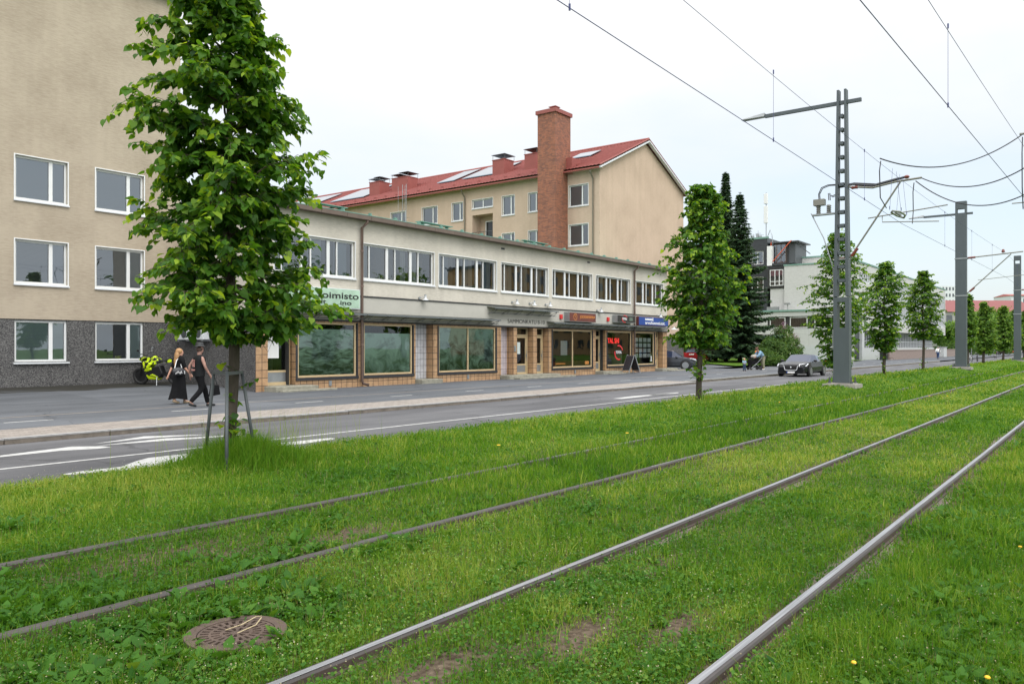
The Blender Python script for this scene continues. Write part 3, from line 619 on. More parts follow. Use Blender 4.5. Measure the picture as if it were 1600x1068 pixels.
# --- tall beige block on the left
TY = 31.38; fy = Fr('y', TY)
T = thing('apartment_building', 'tall beige stucco apartment block with a dark pebble base on the left edge', 'apartment building', (5, TY, 0))
wins = [(11.88, 13.68), (14.71, 16.62)]; wx = [(5.2, 7.1), (8.3, 10.1)] + wins
holes_up = [(a, b_, z0, z0 + 1.58) for a, b_ in wx for z0 in (6.80, 3.78)]
wall(B(), fy, -30, 18.2, 2.5, 15.9, holes_up, 0.13)
b = wall(B(), fy, -30, 18.2, 2.5, 15.9, holes_up, 0.13); b.quad((18.2, TY, 2.5), (18.2, TY + 14, 2.5), (18.2, TY + 14, 15.9), (18.2, TY, 15.9)); b.quad((-30, TY, 2.5), (-30, TY + 14, 2.5), (-30, TY + 14, 15.9), (-30, TY, 15.9)); b.quad((-30, TY + 14, -1), (18.2, TY + 14, -1), (18.2, TY + 14, 15.9), (-30, TY + 14, 15.9))
b.build('wall', M['beige_stucco'], T)
b = wall(B(), fy, -30, 18.2, -0.5, 2.5, [(a, b_, 0.95, 2.46) for a, b_ in wx], 0.10); b.v = [(x, y + (0.03 if abs(y - TY) < 1e-6 else 0), z) for x, y, z in b.v]
b.quad((-30, TY, 2.5), (18.2, TY, 2.5), (18.2, TY + .03, 2.5), (-30, TY + .03, 2.5)); b.build('stone_base', M['dark_granite'], T)
b = B().box(-30.3, 18.5, TY - .3, TY + 14.3, 15.9, 16.1); b.build('roof', M['brown_metal'], T)
for i, (a, b_) in enumerate(wx):
    for j, z0 in enumerate((6.80, 3.78, 0.95)):
        k = i * 3 + j; h = 1.58 if j < 2 else 1.51; m0 = a + (b_ - a) * 0.69
        bm = {0: 'blind_blue_sheen', 1: 'blind_dark', 2: 'blind_teal'}[j]
        if i == 3 and j == 2: bm = 'blind_dark'
        if i == 3 and j == 1: bm = 'blind_dark'
        right = {0: 'blind_blue_sheen', 1: 'blind_blue_sheen', 2: 'blind_teal'}[j]
        window(T, fy, a, b_, z0, z0 + h, mull=((m0, 0.13),), depth=0.12, fw=0.075, lip=(j < 2),
               backs=[(a + .06, m0, z0 + .05, z0 + h - .05, M[bm], .07, 'blind'), (m0, b_ - .06, z0 + .05, z0 + h - .05, M[right], .07, 'blind')])
# --- shop building
SX0, SX1, SY = 18.14, 52.68, 26.0; fs = Fr('y', SY)
S = thing('shop_building', 'long two storey shop building with grey plaster above brown tiled shopfronts', 'shop building', (35, SY, PAVE_Z))
upw = [(18.95, 23.05), (23.52, 28.01), (28.34, 32.80), (33.20, 37.55), (38.00, 42.36), (42.82, 47.21), (47.79, 52.06)]
b = wall(B(), fs, SX0, SX1, 3.70, 6.96, [(a, c_, 4.42, 5.97) for a, c_ in upw], 0.13)
b.quad((SX0, SY, 2.5), (SX0, TY, 2.5), (SX0, TY, 7.0), (SX0, SY, 7.0)); b.quad((SX1, SY, 2.6), (SX1, 38, 2.6), (SX1, 38, 7.0), (SX1, SY, 7.0)); b.quad((18.2, 38, -1), (SX1, 38, -1), (SX1, 38, 7.0), (18.2, 38, 7.0))
b.build('upper_wall', M['grey_stucco'], S)
b = B(); b.quad((SX0 + .004, SY + .03, -0.5), (SX0 + .004, TY, -0.5), (SX0 + .004, TY, 2.5), (SX0 + .004, SY + .03, 2.5)); b.build('stone_base', M['dark_granite'], S); b = B(); b.quad((SX1 - .003, 27, -0.5), (SX1 - .003, 38, -0.5), (SX1 - .003, 38, 2.6), (SX1 - .003, 27, 2.6)); b.build('stone_base', M['dark_granite'], S)
b = B(); b.box(SX0, SX1, SY - .015, SY + .3, 2.62, 3.64); b.build('fascia', M['smooth_grey'], S)
b = B(); b.box(SX0, SX1, SY - .05, SY + .1, 3.64, 3.70); b.box(SX0, SX1 + .1, SY - .06, SY + .5, 2.55, 2.62); b.build('dark_band', M['black_trim'], S)
# roof: shallow slope up to the back, copper sheet over a brown fascia board
b = B(); b.add([(SX0 - .15, SY - .38, 7.12), (SX1 + .3, SY - .38, 7.12), (SX1 + .3, 38.3, 7.62), (SX0 - .15, 38.3, 7.62), (SX0 - .15, SY - .38, 7.155), (SX1 + .3, SY - .38, 7.155), (SX1 + .3, 38.3, 7.655), (SX0 - .15, 38.3, 7.655)], [(0, 3, 2, 1), (4, 5, 6, 7), (0, 1, 5, 4), (1, 2, 6, 5), (2, 3, 7, 6), (3, 0, 4, 7)])
rf = b.build('roof', M['copper'], S)
b = B(); x = SX0 + .1
while x < SX1:
    b.box(x, x + 1.33, SY - .42, SY - .385, 6.93, 7.10); x += 1.345
b.box(SX0 - .1, SX1 + .3, SY - .384, SY + .02, 6.945, 6.985); b.build('fascia_board', M['brown_metal'], S)
b = B(); x = SX0 + 1.0
while x < SX1:
    b = B(); b.box(x, x + .05, SY - .3, SY - .1, 7.15, 7.26); b.box(x - .03, x + .08, SY - .22, SY - .19, 7.24, 7.28); b.build('snow_guard', M['copper'], rf); x += 1.52
for a in (20.3, 27.0, 35.2): b = B(); b.bar((a, SY + .1, 7.36), (a + 2.3, SY + .1, 7.36), .35, .03); b.box(a + .3, a + .33, SY, SY + .2, 7.1, 7.36); b.box(a + 2, a + 2.03, SY, SY + .2, 7.1, 7.36); b.build('roof_walkway', M['copper'], rf)
for a in (33.2, 41.8): b = B(); b.box(a, a + .3, SY - .012, SY + .03, 6.65, 6.75); b.build('wall_vent', M['black_trim'], S)
rw = random.Random(5)
for i, (a, c_) in enumerate(upw):
    W_ = (c_ - a); mull = []; bk = []
    z0, z1 = 4.42, 5.97
    for q in range(3):
        p0 = a + W_ * q / 3; p1 = a + W_ * (q + 1) / 3
        if q: mull.append((p0, 0.15))
        vent = p0 + (0.24 + 0.04 * (q > 0)) * W_ / 3 * 1.2; mull.append((vent, 0.06))
        col = 'curtain' if (i == 1 and q != 1) or i in (4, 5) and q == 0 or i == 3 and q == 0 else None
        if col: bk.append((p0 + .05, vent, z0, z1, M['curtain'], .06, 'curtain'))
        if rw.random() < .75: bk.append((p1 - .5, p1 - .18, z0, z1, M['curtain'] if rw.random() < .65 else M['curtain_dark'], .16, 'curtain'))
        if i in (2, 3) or (i == 0): bk.append((vent, p1 - .2, z0, z1, M['blind_blue_sheen'], .20, 'blind'))  # blue sheets behind these panes stand in for reflected pale sky
    window(S, fs, a, c_, z0, z1, mull=mull, depth=0.12, fw=0.075, backs=bk, room='room_warm' if i in (1, 4) else 'interior')
# ground floor tiles
SH = [(20.03, 23.16, 0), (23.52, 26.57, 0), (28.31, 32.77, 1), (38.0, 42.4, 1), (44.19, 47.43, 0), (47.79, 50.72, 0)]
NI = [(18.66, 19.95, .42), (26.75, 27.95, .45), (33.20, 34.27, .45), (34.62, 36.10, .45), (36.47, 37.59, .45), (42.80, 43.99, .45), (50.93, 52.0, .45)]
ztop = 2.56
hol = [(a, c_, 0.26, 2.50, .05) for a, c_, _ in SH] + [(a, c_, -0.6, ztop, d) for a, c_, d in NI]
b = wall(B(), fs, SX0, SX1, -0.6, ztop, hol)
b.quad((SX1, SY, -.6), (SX1, 27, -.6), (SX1, 27, ztop), (SX1, SY, ztop)); b.quad((SX0, SY, -.6), (SX0, SY + .03, -.6), (SX0, SY + .03, ztop), (SX0, SY, ztop))
b.build('tiled_wall', M['clinker'], S)
b = B(); fs.box(b, 26.75, 27.95, -.3, ztop, .45, .5); b.build('tiled_niche', M['pale_clinker'], S)
b = B(); fs.box(b, 33.20, 34.27, -.3, ztop, .45, .5); b.build('tiled_niche', M['pink_clinker'], S)
def film_mat(name, c0, c1, sc_, thr=0.5, st=(1, 1, 1)):
    m, n, l, p = new_mat(name); c = wall_uv(n, l); mp = n.new('ShaderNodeMapping'); mp.inputs['Scale'].default_value = st; l.new(c.outputs[0], mp.inputs[0])
    a = n.new('ShaderNodeTexNoise'); a.inputs['Scale'].default_value = sc_; a.inputs['Detail'].default_value = 9; a.inputs['Roughness'].default_value = .62; a.inputs['Distortion'].default_value = .6; l.new(mp.outputs[0], a.inputs['Vector'])
    s = n.new('ShaderNodeSeparateXYZ'); l.new(c.outputs[0], s.inputs[0])
    g_ = n.new('ShaderNodeMapRange'); g_.inputs['From Min'].default_value = .3; g_.inputs['From Max'].default_value = 2.3; g_.inputs['To Min'].default_value = -.12; g_.inputs['To Max'].default_value = .16; l.new(s.outputs[1], g_.inputs[0])
    ad = n.new('ShaderNodeMath'); l.new(a.outputs['Fac'], ad.inputs[0]); l.new(g_.outputs[0], ad.inputs[1])
    r = n.new('ShaderNodeValToRGB'); e = r.color_ramp.elements; e[0].position = thr - .13; e[0].color = (*c0, 1); e[1].position = thr + .13; e[1].color = (*c1, 1); l.new(ad.outputs[0], r.inputs[0]); l.new(r.outputs[0], p.inputs['Base Color']); p.inputs['Roughness'].default_value = .5
    return m
M['film_a'] = film_mat('aerial_photo_film', (0.025, 0.060, 0.035), (0.40, 0.62, 0.50), 2.6, st=(.7, 2.2, 1))
M['film_b'] = film_mat('pale_photo_film', (0.05, 0.12, 0.075), (0.46, 0.70, 0.58), 1.3, .44)
M['film_c'] = film_mat('street_photo_film', (0.022, 0.05, 0.035), (0.36, 0.56, 0.46), 1.9, .50)
M['maroon'] = mat('maroon_film', (0.105, 0.025, 0.022), .5, var=.2)
M['orange'] = mat('orange_print', (0.65, 0.26, 0.06), .5)
M['red_neon'] = mat('red_neon', (0.95, 0.03, 0.02), .5, emit=.3)
M['white_print'] = mat('white_print', (0.8, 0.8, 0.8), .5)
M['black_print'] = mat('black_print', (0.012, 0.012, 0.012), .5)
M['red_print'] = mat('red_print', (0.6, 0.03, 0.03), .5)
M['paper'] = mat('paper', (0.55, 0.62, 0.60), .7, var=.15, scale=12)
for i, (a, c_, m2) in enumerate(SH):
    z0, z1 = .26, 2.50
    bk = []
    if i == 0: bk = [(a + .1, c_ - .1, z0, 2.22, M['film_a'], .05, 'photo_film')]
    if i == 1: bk = [(a + .1, c_ - .1, z0, 2.10, M['film_b'], .05, 'photo_film')]
    if i == 2: bk = [(a + .1, c_ - .1, z0, z1, M['film_c'], .05, 'photo_film')]
    if i == 3: bk = [(a + .1, c_ - .1, z0 + .04, z0 + .40, M['maroon'], .03, 'printed_strip'), (a + 1.0, a + 1.7, 1.0, 1.85, M['paper'], .04, 'poster')]
    if i == 4: bk = [(a + .3, c_ - .5, z0, 1.0, M['curtain_dark'], .4, 'counter')]
    if i == 5: bk = [(a + .35 + .62 * q, a + .83 + .62 * q, .75 + .36 * r_, 1.02 + .36 * r_, M['paper'], .12, 'notice') for q in range(4) for r_ in range(4)]
    wdw = window(S, fs, a + .03, c_ - .03, z0, z1, mull=(((a + c_) / 2, .07),) if m2 else (), depth=.05, fw=.075, fmat='tan_paint', gmat='glass_shop', backs=bk, sill=False, lip=False, name='shop_window', room='interior', roomd=1.6)
    b = B(); fs.box(b, a - .07, c_ + .07, z0 - .12, z0 - .004, -.05, .04); fs.box(b, a - .07, a + .02, z0, z1, -.03, .03); fs.box(b, c_ - .02, c_ + .05, z0, z1, -.03, .03); b.build('dark_surround', M['black_trim'], wdw)
    if i == 3:
        letters(wdw, fs, 'oo', c_ - .75, .42, .42, .2, .065, 'orange', weight=.03); letters(wdw, fs, 'JOOGAPAIKKA', a + .45, .44, 1.0, .1, .065, 'orange')
        b = B(); ring(b, fs, a + .3, .49, .07, .09, .07, .075); b.build('logo_ring', M['orange'], wdw)
    if i == 4:
        letters(wdw, fs, 'TAL SHI', a + .12, 1.72, 1.45, .34, .03, 'red_neon', weight=.02)
        b = B(); ring(b, fs, a + 1.6, 1.12, .40, .50, .05, .055, 20, 110, sx=1.15); ring(b, fs, a + 1.6, 1.12, .40, .50, .05, .055, 170, 290, sx=1.15); b.build('logo_arc', M['red_print'], wdw)
        b = B(); fs.box(b, a + 1.15, a + 2.0, 1.0, 1.28, .052, .056); b.build('logo_plate', M['black_print'], wdw)
        letters(wdw, fs, 'TOTAL', a + 1.2, 1.06, .75, .17, .045, 'white_print', weight=.02)
    if i == 5:
        b = B(); fs.box(b, c_ - .55, c_ - .25, .50, .54, .04, .05); fs.box(b, c_ - .45, c_ - .35, .54, .85, .04, .05); b.build('white_mark', M['white_print'], wdw)
# doors set back in their niches
def door(fr, a0, a1, t0, t1, d, notice=None):
    b = B(); rect_frame(b, fr, a0, a1, t0, t1, .07, d - .06, d + .02, trans=((t1 - .42, .07),)); 
    rect_frame(b, fr, a0 + .075, a1 - .075, t0 + .03, t1 - .47, .10, d - .04, d + .02, trans=((t0 + .55, .08),))
    dd = b.build('door', M['tan_paint'], S)
    b = B(); fr.box(b, a0 + .17, a1 - .17, t0 + .12, t0 + .51, d - .02, d + .0); b.build('kick_plate', M['steel'], dd)
    b = B(); b.quad(fr.P(a0 + .1, t0 + .5, d), fr.P(a1 - .1, t0 + .5, d), fr.P(a1 - .1, t1 - .05, d), fr.P(a0 + .1, t1 - .05, d)); b.build('pane', M['glass_shop'], dd)
    b = B(); b.quad(fr.P(a0, t0, d + .8), fr.P(a1, t0, d + .8), fr.P(a1, t1, d + .8), fr.P(a0, t1, d + .8)); b.quad(fr.P(a0, t0, d + .03), fr.P(a0, t1, d + .03), fr.P(a0, t1, d + .8), fr.P(a0, t0, d + .8)); b.quad(fr.P(a1, t0, d + .03), fr.P(a1, t1, d + .03), fr.P(a1, t1, d + .8), fr.P(a1, t0, d + .8)); b.quad(fr.P(a0, t1, d + .03), fr.P(a1, t1, d + .03), fr.P(a1, t1, d + .8), fr.P(a0, t1, d + .8)); b.build('hallway', M['interior'], dd)
    b = B(); b.tube([fr.P(a1 - .12, t0 + .75, d - .1), fr.P(a1 - .12, t0 + 1.35, d - .1)], .014, 6); fr.box(b, a1 - .15, a1 - .1, t0 + .98, t0 + 1.12, d - .08, d - .035); b.build('handle', M['steel'], dd)
    if notice:
        s0, s1, h0, h1, mm = notice; b = B(); fr.box(b, s0, s1, h0, h1, d - .012, d - .006); b.build('notice', M[mm], dd)
        for q in range(5):
            pass
    return dd
door(fs, 18.68, 19.94, -.02, ztop, .40, (18.85, 19.45, 1.05, 2.0, 'white_print'))
door(fs, 34.64, 36.08, -.04, ztop, .43, (35.1, 35.45, 1.1, 1.75, 'paper'))
door(fs, 36.49, 37.57, -.04, ztop, .43, (36.8, 37.05, 1.2, 1.8, 'white_print'))
door(fs, 42.82, 43.97, -.04, ztop, .43)
door(fs, 50.95, 51.98, -.04, ztop, .43)
b = B(); x0_ = 34.5; fs.box(b, 34.33, 34.47, 1.25, 1.55, -.04, 0); b.build('intercom', M['steel'], S)
for x_ in (21.7, 30.6 - .1, 40.4): b = B(); fs.box(b, x_ - .07, x_ + .07, -.12, .10, -.03, .02); b.build('wall_grille', M['steel'], S)
letters(S, fs, 'SAMMONKATU 8-10', 33.75, 2.77, 3.45, .21, -.02, 'black_print', weight=-.004)
# downpipes
for xp, zt in ((23.34, 6.92), (47.6, 6.92)):
    b = B(); b.tube([(xp + .12, SY - .33, 6.95), (xp + .12, SY - .33, 6.82), (xp, SY - .13, 6.6), (xp, SY - .13, 3.0), (xp, SY - .13, .05), (xp + .05, SY - .14, -.08), (xp + .25, SY - .3, -.15)], .062, 10)
    for zc in (5.6, 4.1, 1.6): b.lathe([(.072, -.03), (.072, .03)], (xp, SY - .13, zc), 10)
    b.build('downpipe', M['pipe_brown'], S, smooth=True)
# steps: worn concrete blocks before the doors (each lies on the ground)
def step(name, label, x0, x1, y0, y1, h, low=None):
    t = B(); t.box(x0, x1, y0, y1, PAVE_Z - .02, PAVE_Z + h)
    if low: t.box(*low[:4], PAVE_Z - .02, PAVE_Z + low[4])
    o = t.build(name, M['concrete_old'], None, bevel=.02); return tag(o, label, 'step', 'concrete door steps')
step('door_step', 'low mossy concrete step at the leftmost shop door by the dark pebble wall', 18.5, 20.5, 25.25, 26.35, .20, (18.6, 21.2, 24.95, 25.24, .07))
step('door_step', 'broken concrete step before the pale blue tiled niche', 26.72, 28.15, 25.55, 26.44, .20)
step('door_step', 'widest two level concrete step in front of the middle pair of doors', 33.1, 37.9, 25.35, 26.42, .20, (33.5, 38.9, 24.95, 25.34, .09))
step('door_step', 'concrete step at the narrow door right of the brown yoga sign', 42.75, 45.0, 25.4, 26.42, .18, (43.3, 45.8, 25.1, 25.39, .08))
step('door_step', 'concrete step at the right hand corner pillar under the blue sign', 50.8, 53.2, 25.4, 26.42, .18, (51.5, 54.0, 25.05, 25.39, .08))
# canopies
def canopy(label, x0, x1, zt, dep=.55, drop=.26):
    t = thing('canopy', label, 'canopy', (x0, SY, zt), group='metal canopies along the shopfronts')
    b = B(); b.add([(x0, SY - .02, zt), (x1, SY - .02, zt), (x1 + .02, SY - dep, zt - .09), (x0 - .02, SY - dep, zt - .09), (x0, SY - .02, zt + .03), (x1, SY - .02, zt + .03), (x1 + .02, SY - dep, zt - .06), (x0 - .02, SY - dep, zt - .06)], [(0, 1, 2, 3), (4, 7, 6, 5), (3, 2, 6, 7), (0, 3, 7, 4), (1, 5, 6, 2)]); b.build('canopy_sheet', M['canopy_sheet'], t); b = B(); b.box(x0 - .02, x1 + .02, SY - dep - .03, SY - dep, zt - .10, zt - .04); b.build('front_edge', M['canopy_top'], t)
    b = B(); b.tube([(x0 - .05, SY - .35, zt - drop), (x1 + .1, SY - .35, zt - drop)], .018, 6); n = max(2, int((x1 - x0) / 1.05))
    for k in range(n + 1):
        x = x0 + .15 + (x1 - x0 - .3) * k / n
        b.bar((x, SY - .02, zt - drop), (x, SY - dep, zt - .1), .02, .02); b.bar((x, SY - .35, zt - drop), (x + .25, SY - .40, zt - .1), .018, .018); b.bar((x, SY - .02, zt - drop), (x, SY - .38, zt - drop), .05, .02)
    b.build('bracket', M['dark_steel'], t)
canopy('grey metal canopy under the pale green sign', 18.3, 23.2, 2.93)
canopy('grey metal canopy between the left downpipe and the street name lettering', 23.3, 32.45, 2.93)
canopy('higher short canopy directly above the street name lettering', 32.0, 37.8, 3.56, drop=.32)
canopy('grey metal canopy under the brown sign and the black logo sign', 37.4, 46.9, 2.92)
canopy('grey metal canopy under the blue sign at the right corner', 47.1, 51.9, 2.92)
# signs
def signbox(label, x0, x1, z0, z1, d, face, side):
    t = thing('shop_sign', label, 'sign', (x0, SY, z0)); b = B(); fs.box(b, x0, x1, z0, z1, -d, -.02); b.build('sign_case', M[side], t)
    b = B(); fs.box(b, x0 + .03, x1 - .03, z0 + .03, z1 - .03, -d - .01, -d + .005); b.build('sign_face', face, t); return t
green = mat('green_sign', (0.38, 0.53, 0.41), .4, var=.25, scale=2.2)
t = signbox('pale green shop sign with black lettering, half hidden by leaves', 19.4, 23.2, 3.10, 3.93, .16, green, 'white_metal')
letters(t, fs, 'toimisto', 20.9, 3.50, 2.2, .25, -.178, 'black_print', weight=.01); letters(t, fs, 'ino', 22.1, 3.25, .6, .17, -.178, 'black_print', weight=.01); letters(t, fs, 'it', 21.1, 3.25, .25, .19, -.178, 'black_print', weight=.01)
rust = mat('rust_face', (0.13, 0.035, 0.025), .6, var=.5, scale=4, stretch=(1, 1, .4))
t = signbox('brown sign box with orange yoga shop lettering', 39.2, 42.2, 2.98, 3.54, .38, rust, 'steel')
letters(t, fs, 'JOOGAPAIKKA', 40.35, 3.16, 1.70, .21, -.395, 'orange'); b = B(); ring(b, fs, 39.85, 3.27, .17, .20, -.395, -.389); b.bar((39.72, SY - .395, 3.38), (39.98, SY - .395, 3.16), .012, .02, (0, 1, 0)); b.bar((39.9, SY - .395, 3.4), (39.8, SY - .395, 3.25), .012, .02, (0, 1, 0)); b.build('logo', M['orange'], t)
blackface = mat('black_face', (0.025, 0.023, 0.023), .3)
t = signbox('silver edged black sign with a red ring logo between two canopies', 44.8, 47.2, 3.06, 3.55, .40, blackface, 'steel')
b = B(); ring(b, fs, 45.75, 3.31, .20, .245, -.418, -.412, 25, 120, sx=1.5); ring(b, fs, 45.75, 3.31, .20, .245, -.418, -.412, 160, 290, sx=1.5); b.build('logo_arc', M['red_print'], t)
letters(t, fs, 'TOTAL', 45.42, 3.24, .62, .15, -.42, 'white_print', weight=.02); letters(t, fs, 'hiusta', 46.4, 3.34, .38, .08, -.415, green); letters(t, fs, 'koti', 46.4, 3.22, .38, .08, -.415, green)
blue = mat('blue_face', (0.012, 0.055, 0.27), .35)
t = signbox('wide blue sign with white lettering at the right corner', 48.0, 52.45, 2.95, 3.55, .22, blue, 'maroon')
letters(t, fs, 'arvohuoneistot.', 48.9, 3.04, 3.0, .22, -.24, 'white_print', weight=.012)
b = B(); fs.box(b, 48.9, 50.05, 3.32, 3.40, -.236, -.23); fs.box(b, 50.0, 50.10, 3.26, 3.50, -.236, -.23)
for q in range(5): fs.box(b, 48.92 + .22 * q, 49.06 + .22 * q, 3.40, 3.45, -.236, -.23)
b.build('logo', M['white_print'], t)
# alarm boxes, wall lamps
for x_, lb in ((38.7, 'small red alarm box left of the brown sign'), (44.1, 'small red alarm box left of the black logo sign')):
    b = B(); fs.box(b, x_, x_ + .22, 3.12, 3.38, -.12, -.015); o = b.build('alarm_box', M['red_print'], bevel=.015); tag(o, lb, 'alarm box', 'red alarm boxes')
def lamp(x_, z_, label, y_=SY):
    t = thing('wall_lamp', label, 'wall lamp', (x_, y_ - .02, z_), group='small wall lamps on the shop building')
    b = B(); b.lathe([(.06, 0), (.06, -.05)], (x_ - .22, y_ - .0, z_ + .03), 10, 'y'); b.tube([(x_ - .22, y_ - .05, z_ + .03), (x_ - .1, y_ - .14, z_ + .08), (x_, y_ - .18, z_ + .05)], .018, 6); b.build('bracket', M['steel'], t)
    b = B(); b.lathe([(.05, .20), (.055, .06), (.06, .0), (.15, -.05), (.16, -.075), (.05, -.07)], (x_, y_ - .20, z_), 14); b.build('lamp_shade', M['white_metal'], t, smooth=True)
for x_, z_, lb in ((27.2, 3.74, 'small wall lamp above the pale blue tiled niche'), (34.35, 3.86, 'left lamp of the three above the short middle canopy'), (35.95, 3.86, 'middle lamp of the three above the short middle canopy'),
                   (37.5, 3.86, 'right lamp of the three above the short middle canopy'), (43.15, 3.74, 'wall lamp between the brown sign and the black sign'), (51.3, 3.66, 'wall lamp just above the blue sign')): lamp(x_, z_, lb)
t = thing('wall_lamp', 'white dish lamp hanging at the right corner of the canopy', 'wall lamp', (52.6, 25.4, 2.9)); b = B(); b.lathe([(.03, .14), (.05, .06), (.24, -.02), (.26, -.05), (.05, -.04)], (52.62, 25.4, 2.78), 16); b.build('lamp_shade', M['white_metal'], t); b = B(); b.tube([(52.62, 25.4, 2.9), (52.62, 25.9, 2.98)], .015, 6); b.build('bracket', M['steel'], t)
# air conditioner on the end wall of the shop building
for k_, yy_ in enumerate((29.4, 30.45)):
    ax = Fr('x', SX0); t = thing('air_conditioner', ['white air conditioner on the dark wall behind the tree, the one nearer the road', 'white air conditioner on the dark wall, in the inner corner'][k_], 'air conditioner', (SX0, yy_, 1.75), group='air conditioners on the dark wall')
    b = B(); ax.box(b, yy_ - .42, yy_ + .42, 1.78, 2.32, -.38, -.08); b.build('housing', M['white_metal'], t, bevel=.02)
    b = B(); b.lathe([(.2, 0), (.2, .01)], (SX0 - .395, yy_ - .08, 2.05), 16, 'x'); b.build('fan_grille', M['dark_steel'], t)
    b = B(); ax.box(b, yy_ - .35, yy_ - .31, 1.72, 1.778, -.40, 0); ax.box(b, yy_ + .31, yy_ + .35, 1.72, 1.778, -.40, 0); b.build('bracket', M['steel'], t)

# --- rear building with the gabled red roof: long side faces -X, gable faces -Y
RX0, RX1, RY0, RY1 = 51.22, 65.6, 30.77, 100.0; EZ, RZ = 15.05, 18.25; RXM = (RX0 + RX1) / 2
fx = Fr('x', RX0); fg = Fr('y', RY0)
R_ = thing('apartment_building', 'beige apartment block with a red gabled roof behind the shops', 'apartment building', (58, RY0, 0))
rw_ = []
for y0_, y1_, z0_, z1_ in [(31.77, 33.5, 12.2, 13.8), (31.77, 33.5, 9.2, 10.8), (35.6 + .7, 37.35, 12.2, 13.7), (36.3, 37.35, 9.2, 10.7), (38.73, 40.0, 12.18, 13.74), (38.73, 40.0, 9.1, 10.7), (40.98, 43.18, 13.06, 13.78), (44.21, 45.47, 12.23, 13.77), (44.21, 45.47, 9.2, 10.75),
                              (47.15, 49.0, 12.23, 13.75), (47.15, 49.0, 9.2, 10.75), (51.0, 52.93, 12.2, 13.7), (55.6, 57.5, 12.2, 13.7), (59.5, 61.2, 12.2, 13.7), (31.77, 33.5, 6.2, 7.8)]: rw_.append((y0_, y1_, z0_, z1_))
logg = (40.98, 43.18, 9.9, 12.5, 1.1)
b = wall(B(), fx, RY0, RY1, 0, EZ, [(*h, .13) for h in rw_] + [logg])
b.quad(fx.P(40.98, 9.9, 1.1), fx.P(43.18, 9.9, 1.1), fx.P(43.18, 12.5, 1.1), fx.P(40.98, 12.5, 1.1))
b.add([(RX0, RY0, 2.4), (RX1, RY0, 2.4), (RX1, RY0, EZ), (RXM, RY0, RZ - .1), (RX0, RY0, EZ)], [(0, 1, 2, 3, 4)])
b.quad((RX1, RY0, -1), (RX1, RY1, -1), (RX1, RY1, EZ), (RX1, RY0, EZ)); b.build('wall', M['rear_stucco'], R_)
b = B(); b.box(RX0 + .02, RX1 - .02, RY0 + .02, RY0 + 1, -1, 2.4); b.build('stone_base', M['dark_granite'], R_)
for k, h in enumerate(rw_):
    wdt = h[1] - h[0]; ver = (h[3] - h[2]) < 1
    window(R_, fx, *h, mull=(((h[0] + h[1]) / 2, .09),) if ver else ((h[0] + wdt * .33, .10),), depth=.12, fw=.07, backs=[(h[0], h[1], h[2], h[3], M['blind_blue_sheen' if k % 3 else 'blind_pale'], .08, 'blind')] if k not in (1, 5) else [(h[0] + wdt * .4, h[1], h[2], h[3], M['blind_pale'], .08, 'blind')])
b = B(); f2 = Fr('x', RX0 + 1.1); rect_frame(b, f2, 41.1, 42.6, 9.95, 12.1, .08, -.06, -.002, mull=((41.75, .1),)); d_ = b.build('balcony_door', M['white_paint'], R_)
b = B(); f2.box(b, 41.18, 42.52, 10.0, 12.0, -.03, -.01); b.build('pane', mat('dark_pane', (.03, .035, .04), .05), d_)
b = B(); b.tube([(RX0 - .02, 40.98, 11.05), (RX0 - .02, 43.18, 11.05)], .025, 6); 
for q in range(8): b.tube([(RX0 - .02, 41.1 + q * .28, 10.0), (RX0 - .02, 41.1 + q * .28, 11.05)], .012, 5)
b.build('balcony_rail', M['dark_steel'], R_)
# tiled roof as a real corrugated sheet
def tiled_slope(xa, za, xb, zb, ya, yb, wave=.32, rows=22):
    ny = int((yb - ya) / wave * 6); ys = np.linspace(ya, yb, ny); vs = []; 
    ts = np.repeat(np.arange(rows + 1) / rows, 2)[1:-1]; off = np.tile([0.035, 0.0], rows)
    nrm = np.array([-(zb - za), 0, (xb - xa)]); nrm = nrm / np.linalg.norm(nrm); nrm *= np.sign(nrm[2])
    P0 = np.array([xa, 0, za]); P1 = np.array([xb, 0, zb]); V = []
    for k, tt in enumerate(ts):
        p = P0 + (P1 - P0) * tt; h = off[k] + 0.03 * np.abs(np.sin(ys * math.pi / wave))
        V.append(np.stack([p[0] + nrm[0] * h, ys, p[2] + nrm[2] * h], -1))
    V = np.concatenate(V); n = len(ts); ii, jj = np.meshgrid(np.arange(n - 1), np.arange(ny - 1), indexing='ij'); a = (ii * ny + jj).ravel()
    return V, np.stack([a, a + 1, a + ny + 1, a + ny], -1)
sl = (RZ - EZ) / (RXM - RX0)
V, FF = tiled_slope(RX0 - .55, EZ - .55 * sl + .12, RXM, RZ + .12, RY0 - .35, RY1); rf = big_mesh('roof', V, FF, 4, M['red_tile'], R_)
b = B(); b.quad((RXM, RY0 - .35, RZ + .12), (RX1 + .55, RY0 - .35, EZ - .55 * sl + .12), (RX1 + .55, RY1, EZ - .55 * sl + .12), (RXM, RY1, RZ + .12)); b.build('roof_back', M['red_tile'], rf)
b = B(); b.tube([(RXM, RY0 - .35, RZ + .16), (RXM, RY1, RZ + .16)], .12, 8); b.tube([(RX0 - .56, RY0 - .36, EZ - .55 * sl + .15), (RXM, RY0 - .36, RZ + .17), (RX1 + .56, RY0 - .36, EZ - .55 * sl + .15)], .05, 6); b.build('ridge', M['red_metal'], rf)
b = B(); b.bar((RX0 - .55, RY0 - .30, EZ - .55 * sl - .04), (RXM, RY0 - .30, RZ - .03), .1, .26, (0, 1, 0)); b.bar((RXM, RY0 - .30, RZ - .03), (RX1 + .55, RY0 - .30, EZ - .55 * sl - .04), .1, .26, (0, 1, 0))
b.v = b.v; b.build('verge_board', M['white_metal'], R_)
